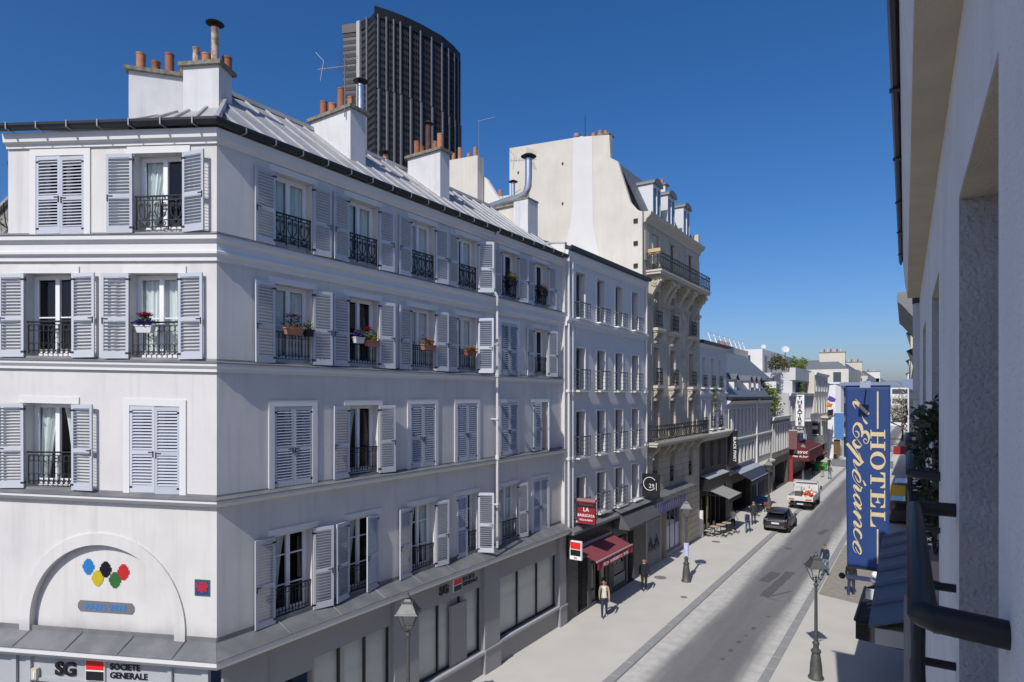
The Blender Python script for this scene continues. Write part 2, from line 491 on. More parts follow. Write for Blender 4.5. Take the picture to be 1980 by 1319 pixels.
def spiral(cx, cz, r, turns, a0, n=14, s=1, y=0.0):
    return [(cx + r * (1 - 0.8 * i / n) * math.cos(a0 + s * turns * 2 * math.pi * i / n), y, cz + r * (1 - 0.8 * i / n) * math.sin(a0 + s * turns * 2 * math.pi * i / n)) for i in range(n + 1)]
def rail_scroll(w, h, n=3, t=0.012):
    """wrought iron: lyre scrolls over a band of curls"""
    def f():
        mb = MB(); a = w / 2
        mb.tube([(-a - 0.03, 0, h), (a + 0.03, 0, h)], 0.022, 8)
        for z in (h - 0.09, h * 0.3, 0.08): mb.box(-a, a, -t, t, z - t, z + t)
        p = w / n
        for i in range(n + 1):
            x = -a + i * p; mb.box(x - t, x + t, -t, t, 0.02, h)
        for i in range(n):
            x = -a + (i + 0.5) * p
            mb.box(x - t * 0.8, x + t * 0.8, -t * 0.8, t * 0.8, h * 0.3, h - 0.09)
            for s in (-1, 1):
                mb.tube([(x + s * p * 0.05, 0, h * 0.32), (x + s * p * 0.24, 0, h * 0.42), (x + s * p * 0.36, 0, h * 0.55), (x + s * p * 0.34, 0, h * 0.7)] +
                        spiral(x + s * p * 0.22, h * 0.74, p * 0.15, 1.4, 0 if s > 0 else math.pi, 11, s), t, 4)
                mb.tube(spiral(x + s * p * 0.24, h * 0.2, p * 0.17, 1.6, -math.pi / 2, 12, -s), t, 4)
                mb.tube(spiral(x + s * p * 0.3, h - 0.045, 0.035, 1.2, math.pi / 2, 8, s), t * 0.8, 4)
            mb.tube(spiral(x, h * 0.12, p * 0.13, 1.5, 0, 10), t, 4)
        return mb.mesh("railing", IRON)
    return cached(("rs", r2(w), r2(h), n), f)
def rail_hoop(w, h):
    """bars with rows of rings above and pointed hoops below"""
    def f():
        mb = MB(); a = w / 2; t = 0.008; n = 9; p = w / n
        mb.tube([(-a - 0.04, 0, h), (a + 0.04, 0, h)], 0.022, 8)
        for z in (h - 0.07, 0.1): mb.box(-a, a, -t, t, z - t, z + t)
        def ell(cx, cz, rx, rz_): return [(cx + rx * math.cos(k * math.pi / 5), 0, cz + rz_ * math.sin(k * math.pi / 5)) for k in range(11)]
        for i in range(n + 1): mb.box(-a + i * p - t, -a + i * p + t, -t, t, 0.02, h - 0.07)
        for i in range(n):
            x = -a + (i + 0.5) * p
            mb.tube(ell(x, h - 0.15, p * 0.46, 0.075), t, 4, cap=False)
            mb.tube(ell(x, h * 0.22, p * 0.45, 0.11), t, 4, cap=False)
            mb.tube(ell(x, 0.055, p * 0.4, 0.04), t, 4, cap=False)
        return mb.mesh("railing", IRON)
    return cached(("rh", r2(w), r2(h)), f)
def rail_bal(w, h):
    """cast balusters, pierced frieze on top"""
    def f():
        mb = MB(); a = w / 2; n = 11; p = w / n; t = 0.008
        mb.box(-a - 0.03, a + 0.03, -0.025, 0.025, h - 0.02, h + 0.012)
        for z in (h - 0.14, 0.13, 0.04): mb.box(-a, a, -t, t, z - t, z + t)
        for i in range(n):
            x = -a + (i + 0.5) * p
            mb.lathe([(0.006, 0.04), (0.016, 0.16), (0.010, 0.28), (0.014, h * 0.6), (0.007, h - 0.14), (0.016, h - 0.08), (0.006, h - 0.02)], (x, 0, 0), 5)
            if i % 2: mb.tube(spiral(x, h - 0.08, 0.045, 1, 0, 7), 0.007, 4); mb.tube(spiral(x, 0.085, 0.04, 1, 0, 7), 0.007, 4)
        return mb.mesh("railing", IRON)
    return cached(("rb", r2(w), r2(h)), f)
def rail_grid(w, h, d=0.28, mt=None):
    """plain modern basket guard standing out from the wall"""
    mt = mt or mat("rail_grey", (0.13, 0.14, 0.16), 0.5, metal=0.3)
    def f():
        mb = MB(); a = w / 2; t = 0.012
        mb.box(-a, a, -d - 0.03, -d + 0.03, h - 0.03, h + 0.02)
        for s in (-a, a):
            mb.box(s - 0.02, s + 0.02, -d, 0.0, h - 0.02, h + 0.01)
            mb.box(s - t, s + t, -d - t, -d + t, 0, h); mb.box(s - t, s + t, -d, 0, -0.02, 0.01)
            for k in range(1, 5): mb.box(s - t * 0.6, s + t * 0.6, -d, 0, h * k / 5 - t * 0.6, h * k / 5 + t * 0.6)
        for k in range(0, 5): mb.box(-a + t, a - t, -d - t * 0.6, -d + t * 0.6, h * k / 5, h * k / 5 + t * 1.2)
        for k in range(1, 4): mb.box(-a + w * k / 4 - t * 0.6, -a + w * k / 4 + t * 0.6, -d - t * 0.5, -d + t * 0.5, 0.02, h)
        return mb.mesh("railing", mt)
    return cached(("rg", r2(w), r2(h), d), f)

def surround(root, fr, u0, u1, z0, z1, b=0.14, p=0.035, mt=None, sill=True, legs=True, top=None):
    mb = MB(fr.T); u0, u1 = sorted((u0, u1)); t = top or b
    mb.box(u0 - b, u1 + b, 0.002, p, z1 + 0.001, z1 + t)
    if legs:
        mb.box(u0 - b, u0 - 0.001, 0.002, p, z0, z1); mb.box(u1 + 0.001, u1 + b, 0.002, p, z0, z1)
    return mb.build("window_surround", mt or TRIM, root)

def leaves(mb, c, rad, n, size, r, m=0, flat=0.6):
    """leaf-shaped quads scattered in an ellipsoid"""
    for _ in range(n):
        while True:
            x, y, z = r.uniform(-1, 1), r.uniform(-1, 1), r.uniform(-1, 1)
            if x * x + y * y + z * z <= 1: break
        p = Vector((c[0] + x * rad[0], c[1] + y * rad[1], c[2] + z * rad[2]))
        a = Vector((r.gauss(0, 1), r.gauss(0, 1), r.gauss(0, flat))).normalized()
        b = a.cross(Vector((r.gauss(0, 1), r.gauss(0, 1), r.gauss(0, 1)))).normalized()
        s = size * r.uniform(0.6, 1.3)
        mm = m if isinstance(m, int) else r.choice(m)
        mb.add([p, p + a * s * 0.5 + b * s * 0.32, p + a * s, p + a * s * 0.5 - b * s * 0.32], [(0, 1, 2, 3)], mm)
# ------------------------------------------------------------------ ground, road, pavements, kerbs
ASPH = mat("asphalt_base", (0.10, 0.10, 0.10), 0.9, var=0.3)
def road_material():
    m = bpy.data.materials.new("road_asphalt"); m.use_nodes = True
    n, l = m.node_tree.nodes, m.node_tree.links; p = n["Principled BSDF"]; p.inputs["Roughness"].default_value = 0.85
    geo = n.new("ShaderNodeNewGeometry"); sx = n.new("ShaderNodeSeparateXYZ"); l.new(geo.outputs[0], sx.inputs[0])
    def noise(sc, det=4):
        t = n.new("ShaderNodeTexNoise"); t.inputs["Scale"].default_value = sc; t.inputs["Detail"].default_value = det
        l.new(geo.outputs[0], t.inputs["Vector"]); return t.outputs["Fac"]
    def math_(op, a, b):
        t = n.new("ShaderNodeMath"); t.operation = op
        for i, x in enumerate((a, b)):
            if isinstance(x, (int, float)): t.inputs[i].default_value = x
            else: l.new(x, t.inputs[i])
        return t.outputs[0]
    def rng(x, a, b):
        t = n.new("ShaderNodeMapRange"); t.interpolation_type = 'SMOOTHSTEP'; t.inputs[1].default_value = a; t.inputs[2].default_value = b; l.new(x, t.inputs[0]); return t.outputs[0]
    dist = math_('ABSOLUTE', math_('ADD', sx.outputs[0], 6.95), 0)           # from the crown of the road
    mq = n.new("ShaderNodeMapping"); mq.inputs["Scale"].default_value = (1.3, 0.11, 1); l.new(geo.outputs[0], mq.inputs[0])
    tq = n.new("ShaderNodeTexNoise"); tq.inputs["Scale"].default_value = 1.0; tq.inputs["Detail"].default_value = 7; tq.inputs["Roughness"].default_value = 0.65; l.new(mq.outputs[0], tq.inputs["Vector"])
    wob = math_('MULTIPLY', math_('SUBTRACT', tq.outputs["Fac"], 0.5), 1.1)
    dusty = rng(math_('ADD', dist, wob), 0.95, 1.75)                          # cement dust left along both kerbs
    mp = n.new("ShaderNodeMapping"); mp.inputs["Scale"].default_value = (1.6, 0.10, 1); l.new(geo.outputs[0], mp.inputs[0])
    t2 = n.new("ShaderNodeTexNoise"); t2.inputs["Scale"].default_value = 1.0; t2.inputs["Detail"].default_value = 6; l.new(mp.outputs[0], t2.inputs["Vector"])
    def mix(f, a, b):
        x = n.new("ShaderNodeMix"); x.data_type = 'RGBA'; l.new(f, x.inputs[0])
        for i, c in ((6, a), (7, b)):
            if isinstance(c, tuple): x.inputs[i].default_value = (*c, 1)
            else: l.new(c, x.inputs[i])
        return x.outputs[2]
    base = mix(rng(t2.outputs["Fac"], 0.35, 0.7), (0.15, 0.152, 0.158), (0.205, 0.205, 0.205))
    base = mix(rng(noise(26, 2), 0.42, 0.62), base, mix(rng(noise(3, 3), 0.3, 0.7), (0.17, 0.17, 0.175), (0.14, 0.14, 0.145)))
    dust = mix(rng(noise(2.2, 5), 0.3, 0.75), (0.55, 0.535, 0.50), (0.43, 0.42, 0.395))
    l.new(mix(dusty, base, dust), p.inputs["Base Color"])
    b = n.new("ShaderNodeBump"); b.inputs["Strength"].default_value = 0.35; b.inputs["Distance"].default_value = 0.01
    l.new(noise(70, 2), b.inputs["Height"]); l.new(b.outputs[0], p.inputs["Normal"])
    return m
ROAD = road_material()
PAVE = mat("pavement_asphalt", (0.56, 0.54, 0.495), 0.9, var=0.28, scale=0.7, blotch=0.35, dirt=(0.46, 0.445, 0.41), bump=0.25, bscale=60)
GRAN = mat("granite_kerb", (0.26, 0.265, 0.27), 0.8, var=0.5, scale=14, dirt=(0.36, 0.355, 0.34), bump=0.2)
PATCH = mat("fresh_asphalt", (0.085, 0.085, 0.09), 0.9, var=0.5, scale=5, dirt=(0.15, 0.15, 0.15), bump=0.4, bscale=50)
DAMP = mat("sandy_repair", (0.27, 0.25, 0.205), 0.9, var=0.5, scale=3.0, dirt=(0.36, 0.34, 0.3), bump=0.2)

def sheet(name, x0, x1, y0, y1, z, m, kind="structure", th=0.0):
    mb = MB()
    if th: mb.box(x0, x1, y0, y1, z - th, z)
    else: mb.quad((x0, y0, z), (x1, y0, z), (x1, y1, z), (x0, y1, z))
    return mb.build(name, m, None, kind=kind)
KL0, KL1, KR0, KR1 = -9.62, -9.27, -5.0, -4.66
sheet("ground", -700, 700, -300, 1100, -0.03, ASPH)
road = sheet("road", KL1, KR0, -25, 420, 0.0, ROAD)
pl = sheet("pavement_left", -13.75, KL0, 5.5, 420, 0.085, PAVE, th=0.09)
pr = sheet("pavement_right", KR1, 1.2, -25, 420, 0.085, PAVE, th=0.09)
def kerb(name, x0, x1, y0, y1):
    k = inst(name, None, None, ((x0 + x1) / 2, y0, 0)); k["kind"] = "structure"
    y = y0; kr = random.Random(int(-x0 * 10))
    while y < y1:
        L = kr.uniform(0.95, 1.35); j = 0.012
        dz = kr.uniform(-0.004, 0.004)
        mb = MB(); a, b, c, d, h = x0 + 0.004, x1 - 0.004, y + j, y + L - j, 0.092 + dz
        e = 0.012
        mb.add([(a, c, 0), (b, c, 0), (b, d, 0), (a, d, 0), (a, c, h - e), (b, c, h - e), (b, d, h - e), (a, d, h - e),
                (a + e, c + e, h), (b - e, c + e, h), (b - e, d - e, h), (a + e, d - e, h)],
               [(0, 1, 5, 4), (1, 2, 6, 5), (2, 3, 7, 6), (3, 0, 4, 7), (4, 5, 9, 8), (5, 6, 10, 9), (6, 7, 11, 10), (7, 4, 8, 11), (8, 9, 10, 11)])
        mb.build("kerb_stone", GRAN, k)
        y += L
    sheet_ = MB().box(x0, x1, y0 - 0.05, y1 + 300, -0.02, 0.078).build("kerb_joint", mat("kerb_mortar", (0.42, 0.41, 0.39), 0.9), k)
kerb("kerb_left", KL0, KL1, 12.0, 125.0)
kerb("kerb_right", KR0, KR1, 12.0, 90.0)
for (x0, y0, x1, y1, wd) in ((-6.9, 33.6, -6.55, 39.2, 0.5), (-7.45, 36.3, -7.25, 38.6, 0.6), (-6.6, 33.9, -5.9, 35.3, 0.16), (-6.85, 33.6, -6.2, 33.3, 0.08), (-6.35, 28.6, -6.33, 28.95, 0.16), (-6.42, 27.6, -6.4, 27.85, 0.15), (-6.5, 26.7, -6.48, 27.0, 0.17), (-6.55, 25.6, -6.53, 25.9, 0.16), (-6.62, 24.6, -6.6, 24.85, 0.15), (-6.1, 30.6, -6.1, 30.8, 0.14), (-7.9, 45.0, -7.5, 45.2, 0.5), (-6.6, 51.0, -6.3, 53.0, 0.4)):
    dx, dy = x1 - x0, y1 - y0; L = math.hypot(dx, dy); nx, ny = -dy / L * wd / 2, dx / L * wd / 2
    mb = MB(); k = 8; vs = []
    for i in range(k + 1):
        t = i / k; a = rnd.uniform(0.9, 1.12); b = rnd.uniform(0.9, 1.12)
        vs += [(x0 + dx * t + nx * a, y0 + dy * t + ny * a, 0.004), (x0 + dx * t - nx * b, y0 + dy * t - ny * b, 0.004)]
    mb.add(vs, [(2 * i, 2 * i + 1, 2 * i + 3, 2 * i + 2) for i in range(k)])
    tag(mb.build("road_patch", PATCH, None), kind="structure")
vs = [(-4.6, 35.3), (-2.2, 34.6), (-1.1, 34.9), (-1.0, 48), (-3.0, 47.5), (-4.62, 48)]
tag(MB().add([(x, y, 0.089) for x, y in vs], [tuple(range(6))]).build("pavement_repair", DAMP, None), kind="structure")
for (x, y, s) in ((-10.2, 31.0, 0.35), (-12.4, 33.6, 0.7), (-12.2, 44.0, 0.6), (-6.0, 44.3, 0.4)):
    mb = MB().lathe([(s * 0.5, 0), (s * 0.5, 0.003), (s * 0.46, 0.005), (s * 0.02, 0.005)], (x, y, 0.086 if x < -9 else 0.001), 20)
    tag(mb.build("manhole_cover", mat("cast_iron", (0.22, 0.21, 0.2), 0.7, var=0.4, scale=12), None), kind="structure")

# ------------------------------------------------------------------ corner building with the bank
C0 = (-13.6, 8.13)
S = street(-13.6)
LF = Fr(C0, (-0.8916, -0.4528), (0.4528, -0.8916), 0.022)
A_END = 24.42
A = thing("corner_building", "white stucco corner apartment building with grey louvred shutters above a bank", "building", (-15.5, 14, 0))
slat_mass = MB()
OW, OWL = 1.16, 1.26
ROWS = [(4.58, 6.78), (7.97, 10.02), (11.10, 13.12), (14.04, 15.92)]
COLS = [10.22, 12.62, 15.18, 17.53, 20.2, 22.58]
# angles (left leaf, right leaf), curtain, rail per street window, rows bottom to top
STATE = {
    0: [(178, 168, 'half', 'bal'), (166, 13, 'half', 'bal'), (180, 172, 'tied', 'bal'), (0, 118, 'none', 'bal'), (165, 172, 'both', 'bal'), (0, 0, 'none', None)],
    1: [(0, 0, 'none', None), (180, 170, 'half', 'bal'), (0, 0, 'none', None), (0, 0, 'none', None), (0, 0, 'none', None), (4, 32, 'none', None)],
    2: [(180, 172, 'both', 'bal'), (180, 174, 'none', 'bal'), (180, 176, 'both', 'bal'), (180, 112, 'both', 'bal'), (0, 0, 'none', None), (180, 170, 'none', 'bal')],
    3: [(180, 176, 'both', 'scroll'), (180, 176, 'both', 'scroll'), (180, 176, 'both', 'scroll'), (180, 130, 'both', 'scroll'), (180, 172, 'none', 'scroll'), (180, 176, 'none', 'scroll')],
}
holesS = []
for r_, (z0, z1) in enumerate(ROWS):
    for c_ in COLS: holesS.append((c_ - OW / 2, c_ + OW / 2, z0, z1))
mb = MB(S.T)
wall(mb, C0[1], A_END, 4.0, 16.45, holesS, 0.36)
# left facade: lower storeys run on to the left, the top storey stops; arch niche in the first storey
LW = [(0, None), (1, [(4.26, 175, 174, 'tied', 'hoop'), (1.54, 0, 0, 'none', None)]),
      (2, [(4.26, 178, 178, 'none', 'hoop'), (1.54, 176, 178, 'both', 'hoop')]),
      (3, [(3.97, 0, 0, 'none', None), (1.44, 178, 172, 'half', 'scroll')])]
holesL = []
for r_, ws in LW:
    if ws:
        for w_ in ws: holesL.append((w_[0] - OWL / 2, w_[0] + OWL / 2, *ROWS[r_]))
U_TOP, U_LOW = 5.36, 12.0
ml = MB(LF.T)
wall(ml, 0, U_LOW, 7.6, 13.9, [h for h in holesL if h[2] < 13], 0.36)
wall(ml, 0, U_TOP, 13.9, 16.45, [h for h in holesL if h[2] > 13], 0.36)
ml.quad((U_TOP, 0, 13.9), (U_TOP, -6, 13.9), (U_TOP, -6, 16.45), (U_TOP, 0, 16.45))
ml.quad((U_TOP, 0, 13.95), (U_LOW, 0, 13.95), (U_LOW, -6, 13.95), (U_TOP, -6, 13.95))
ac, ar, az = 2.89, 2.13, 4.82          # arch centre, radius, springing
NA = 40
us = [ac - ar + 2 * ar * (0.5 - 0.5 * math.cos(math.pi * i / NA)) for i in range(NA + 1)]
def arch(u, r, zs=az):
    t = max(0.0, 1 - ((u - ac) / r) ** 2); return zs + r * 1.02 * math.sqrt(t)
ml.quad((0, 0, 4.3), (0, 0, 7.6), (us[0], 0, 7.6), (us[0], 0, 4.3)); ml.quad((us[-1], 0, 4.3), (us[-1], 0, 7.6), (U_LOW, 0, 7.6), (U_LOW, 0, 4.3))
for a, b in zip(us, us[1:]): ml.quad((a, 0, arch(a, ar)), (a, 0, 7.6), (b, 0, 7.6), (b, 0, arch(b, ar)))
ml.quad((us[0], 0, 4.3), (us[0], 0, az), (us[0], 0, az), (us[0], 0, 4.3)) if False else None
WALLA = mb.build("wall", WHITE, A)
WALLB = ml.build("wall", WHITE, A)
# splayed arch band and recessed panel
mb = MB(LF.T); ri = ar - 0.27; NB = 48; dpt = -0.13
def ap(r, i): 
    t = math.pi * i / NB; return (ac - r * math.cos(t), az + r * 1.02 * math.sin(t))
for i in range(NB):
    o0, o1, i0, i1 = ap(ar, i), ap(ar, i + 1), ap(ri, i), ap(ri, i + 1)
    mb.quad((o0[0], 0.045, o0[1]), (o1[0], 0.045, o1[1]), (i1[0], 0.045, i1[1]), (i0[0], 0.045, i0[1])); mb.quad((o0[0], 0.0, o0[1]), (o1[0], 0.0, o1[1]), (o1[0], 0.045, o1[1]), (o0[0], 0.045, o0[1]))
    mb.quad((i0[0], 0.045, i0[1]), (i1[0], 0.045, i1[1]), (i1[0], dpt, i1[1]), (i0[0], dpt, i0[1]))
for s in (-1, 1):
    a, b = ac + s * ar, ac + s * ri
    mb.quad((a, 0.045, 4.3), (a, 0.045, az), (b, 0.045, az), (b, 0.045, 4.3)); mb.quad((b, 0.045, 4.3), (b, 0.045, az), (b, dpt, az), (b, dpt, 4.3)); mb.quad((a, 0, 4.3), (a, 0, az), (a, 0.045, az), (a, 0.045, 4.3))
mb.build("arch_band", WHITE, A)
mb = MB(LF.T)
mb.add([(ac - ri, dpt, 4.3)] + [(ap(ri, i)[0], dpt, ap(ri, i)[1]) for i in range(NB + 1)] + [(ac + ri, dpt, 4.3)], [tuple(range(NB + 3))])
mb.build("arch_panel", WHITE, A)
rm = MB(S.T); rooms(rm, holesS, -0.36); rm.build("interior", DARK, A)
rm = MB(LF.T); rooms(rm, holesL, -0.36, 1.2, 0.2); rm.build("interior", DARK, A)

PATH = [(*LF.T(U_LOW, 0, 0)[:2], 0.022 * U_LOW), (*C0, 0), (C0[0], A_END, 0)]
PATHT = [(*LF.T(U_TOP, 0, 0)[:2], 0.022 * U_TOP), (*C0, 0), (C0[0], A_END, 0)]
def course(name, prof, m, path=PATH, parent=A): return sweep(prof, path).build(name, m, parent)
course("string_course", [(-0.02, 14.03), (0.2, 14.0), (0.2, 13.87), (0.1, 13.8), (0.1, 13.63), (0.14, 13.61), (0.14, 13.55), (0.06, 13.5), (0.06, 13.4), (-0.02, 13.39)], TRIM)
course("string_course", [(-0.02, 11.09), (0.13, 11.06), (0.13, 10.97), (0.07, 10.9), (0.07, 10.84), (-0.02, 10.83)], TRIM)
course("string_course", [(-0.02, 7.95), (0.22, 7.91), (0.22, 7.83), (0.1, 7.74), (-0.02, 7.71)], TRIM)
course("cornice", [(-0.02, 16.1), (0.05, 16.1), (0.05, 16.17), (0.14, 16.22), (0.16, 16.42), (-0.02, 16.45)], TRIM, PATHT)
for z, o in ((14.034, 0.225), (11.094, 0.155), (7.954, 0.245)):
    course("zinc_flashing", [(0.002, z + 0.05), (0.012, z + 0.05), (0.02, z + 0.006), (o, z - 0.036), (o, z - 0.055), (o - 0.006, z - 0.055), (o - 0.006, z - 0.041), (0.002, z)], ZINCD)
# shop ledge: zinc sheets on a stone shelf
course("shop_ledge", [(-0.02, 4.56), (0.50, 4.36), (0.50, 4.25), (0.38, 4.17), (0.30, 4.1), (-0.02, 4.08)], TRIM)
LED = inst("ledge_roof", None, A, (-13.3, 14, 4.4))
def ledge_sheet(fr, u0, u1, m0=0.0, m1=0.0):
    """one zinc sheet with an upstand seam"""
    mb = MB(fr.T); g = 0.006; j = 0.004 * rnd.uniform(0, 1)
    z0, z1, o = 4.60 + j, 4.385 + j, 0.53
    mb.add([(u0 + g, 0.0, z0 - 0.012), (u1 - g, 0.0, z0 - 0.012), (u1 - g + m1, o, z1 - 0.012), (u0 + g + m0, o, z1 - 0.012), (u0 + g, 0.0, z0), (u1 - g, 0.0, z0), (u1 - g + m1, o, z1), (u0 + g + m0, o, z1)],
           [(0, 3, 2, 1), (4, 5, 6, 7), (0, 1, 5, 4), (1, 2, 6, 5), (2, 3, 7, 6), (3, 0, 4, 7)])
    mb.box(u0 + g, u1 - g, 0.004, 0.014, z0 - 0.01, z0 + 0.11)
    mb.build("zinc_sheet", ZINCD, LED)
u = C0[1]; k = 0
while u < A_END - 0.1:
    e = min(u + 1.62, A_END); ledge_sheet(S, u, e, -0.33 if k == 0 else 0, 0); k += 1
    mb = MB(S.T); mb.add([(e - .012, 0.02, 4.62), (e + .012, 0.02, 4.62), (e + .012, .52, 4.405), (e - .012, .52, 4.405), (e, 0.02, 4.632), (e, .52, 4.415)], [(0, 1, 2, 3), (0, 3, 5, 4), (1, 4, 5, 2), (0, 4, 1), (3, 2, 5)]); mb.build("seam", ZINCD, LED)
    u = e
us_l = [0.0, 0.75, 2.08, 3.40, 4.72, 6.05, 7.4, 8.8, 10.2]
for i, (a, b) in enumerate(zip(us_l, us_l[1:])):
    ledge_sheet(LF, a, b, -0.33 if i == 0 else 0, 0)
    mb = MB(LF.T); e = b; mb.add([(e - .012, 0.02, 4.62), (e + .012, 0.02, 4.62), (e + .012, .52, 4.405), (e - .012, .52, 4.405), (e, 0.02, 4.632), (e, .52, 4.415)], [(0, 1, 2, 3), (0, 3, 5, 4), (1, 4, 5, 2), (0, 4, 1), (3, 2, 5)]); mb.build("seam", ZINCD, LED)
# windows, shutters, rails, surrounds
RAIL = {'bal': lambda w: rail_bal(w, 0.72), 'scroll': lambda w: rail_scroll(w, 0.80), 'hoop': lambda w: rail_hoop(w, 0.78)}
def bay(fr, u, row, la, ra, cur, rail, single, seed):
    z0, z1 = ROWS[row]; h = z1 - z0; W_ = OWL if fr is LF else OW; a = W_ / 2
    flip = -1 if fr is LF else 1                    # local-left is +u on the left facade
    put_window(A, fr, u - a, u + a, z0 + 0.06, z1, -0.27, () if row in (1, 3) else (0.48,) if row == 2 else (0.36, 0.72), None, None, cur, seed)
    sh = h - 0.03
    if la > 170: la -= rnd.uniform(0, 6)
    if ra > 160: ra -= rnd.uniform(0, 5)
    put_shutter(A, fr, u - flip * a, z0 + 0.02, W_ / 2 - 0.003, sh, -1, la, slat_mass, single)
    put_shutter(A, fr, u + flip * a, z0 + 0.02, W_ / 2 - 0.003, sh, 1, ra, slat_mass, single)
    closed = la < 30 and ra < 30
    surround(A, fr, u - a, u + a, z0, z1, 0.16, 0.03, None, legs=closed, top=0.16)
    mb = MB(fr.T).box(u - a, u + a, -0.16, 0.012, z0 - 0.004, z0 + 0.05); mb.build("window_sill", ZINCD if row else TRIM, A)
    if rail: inst("railing", RAIL[rail](W_ - 0.06), A, fr.P(u, -0.05, z0 + 0.10), fr.rz)
sd = 1
for row, lst in STATE.items():
    for c_, (la, ra, cur, rail) in zip(COLS, lst):
        bay(S, c_, row, la, ra, cur, rail, False, sd); sd += 2
for row, ws in LW:
    if ws:
        for (u, la, ra, cur, rail) in ws: bay(LF, u, row, la, ra, cur, rail, True, sd); sd += 2
slat_mass.build("louvre_slats", SHUT, A, kind="stuff")
# gutter with straps
g0 = 16.47
course("gutter", [(0.17, g0 + 0.02), (0.20, g0 - 0.015), (0.27, g0 - 0.03), (0.34, g0), (0.37, g0 + 0.05), (0.375, g0 + 0.105), (0.36, g0 + 0.105), (0.345, g0 + 0.06), (0.28, g0 - 0.005), (0.22, g0 + 0.01), (0.19, g0 + 0.12), (0.17, g0 + 0.12)], GUTTER, PATHT)
strap = MB().box(-0.014, 0.014, -0.395, -0.384, -0.03, 0.12).box(-0.014, 0.014, -0.39, -0.16, -0.046, -0.036).mesh("gutter_strap", mat("strap_grey", (0.3, 0.31, 0.33), 0.5, metal=0.3))
for i in range(7): inst("gutter_strap", strap, A, LF.P(0.35 + i * 0.78, 0, g0), LF.rz)
for i in range(20): inst("gutter_strap", strap, A, S.P(C0[1] + 0.5 + i * 0.8, 0, g0), S.rz)
# roof
RX, RZ, RY = -16.6, 18.9, 10.3
e0, e1 = (-13.45, C0[1] - 0.09, 16.56), (-13.45, A_END, 16.56)
rid0, rid1 = (RX, RY, RZ), (RX, A_END, RZ)
gl0 = LF.T(U_TOP, 0.15, 16.56)
rl = (gl0[0] - 0.4528 * 3.4, gl0[1] + 0.8916 * 3.4, 17.9)
ROOF = inst("zinc_roof", None, A, (-15, 15, 16.5))
def lerp(a, b, t): return tuple(a[i] + (b[i] - a[i]) * t for i in range(3))
def roof_panel(q, lift=0.0):
    a, b, c, d = [Vector(x) for x in q]
    n = (b - a).cross(d - a).normalized()
    if n.z < 0: n = -n
    t = n * (0.012 + lift)
    mb = MB(); mb.add([a, b, c, d, a + t, b + t, c + t, d + t], [(0, 3, 2, 1), (4, 5, 6, 7), (0, 1, 5, 4), (1, 2, 6, 5), (2, 3, 7, 6), (3, 0, 4, 7)])
    mb.build("zinc_panel", ZINC, ROOF)
def batten(p, q, r=0.035):
    mb = MB(); p, q = Vector(p), Vector(q); d = (q - p).normalized(); up = Vector((0, 0, 1)); a = d.cross(up).normalized(); n = a.cross(d)
    o = [p + a * r * 0.9, p - a * r * 0.9, p - a * r * 0.6 + n * r * 1.7, p + a * r * 0.6 + n * r * 1.7]
    v = o + [x + (q - p) for x in o]
    mb.add(v, [(0, 1, 2, 3), (7, 6, 5, 4), (0, 4, 5, 1), (1, 5, 6, 2), (2, 6, 7, 3), (3, 7, 4, 0)])
    mb.build("batten", ZINC, ROOF)
NP = 24
Y0, Y1 = e0[1], A_END
for i in range(NP):
    ya, yb = Y0 + (Y1 - Y0) * i / NP, Y0 + (Y1 - Y0) * (i + 1) / NP
    def topt(y): return min(1.0, (y - e0[1]) / (RY - e0[1])) if y < RY else 1.0
    ta, tb = topt(ya), topt(yb)
    for s0, s1, lf in ((0.0, 0.52, 0.010), (0.52, 1.0, 0.0)):
        a, b = (e0[0], ya, e0[2]), (e0[0], yb, e0[2]); d, c = (RX, ya, RZ), (RX, yb, RZ)
        qa0, qb0, qa1, qb1 = min(s0, ta), min(s0, tb), min(s1, ta), min(s1, tb)
        if qa1 - qa0 < 1e-3 and qb1 - qb0 < 1e-3: continue
        roof_panel((lerp(a, d, qa0), lerp(b, c, qb0), lerp(b, c, qb1), lerp(a, d, qa1)), lf)
    if i and ta > 0.05: batten((e0[0], ya, e0[2]), lerp((e0[0], ya, e0[2]), (RX, ya, RZ), ta))
for i in range(9):
    t0, t1 = i / 9, (i + 1) / 9
    roof_panel((lerp(e0, gl0, t0), lerp(e0, gl0, t1), lerp(rid0, rl, t1), lerp(rid0, rl, t0)))
    batten(lerp(e0, gl0, t0), lerp(rid0, rl, t0), 0.04 if i else 0.06)
batten(e0, rid0, 0.07); batten((RX, RY - 0.1, RZ), (RX, A_END, RZ), 0.08)
mb = MB(); back = -21.0
mb.add([rid0, rid1, (back, A_END, 16.5), (back, RY, 16.5)], [(0, 1, 2, 3)]); mb.add([rid0, rl, (rl[0] - 3, rl[1] + 4, 16.6), (back, RY, 16.5)], [(0, 1, 2, 3)]); mb.build("rear_slope", ZINC, ROOF)
mb = MB(); mb.box(RX - 0.85, RX - 0.05, RY - 0.1, RY + 0.6, RZ - 0.3, RZ + 0.16); mb.build("ridge_hatch", mat("zinc_blue", (0.16, 0.19, 0.25), 0.4, metal=0.4), ROOF)

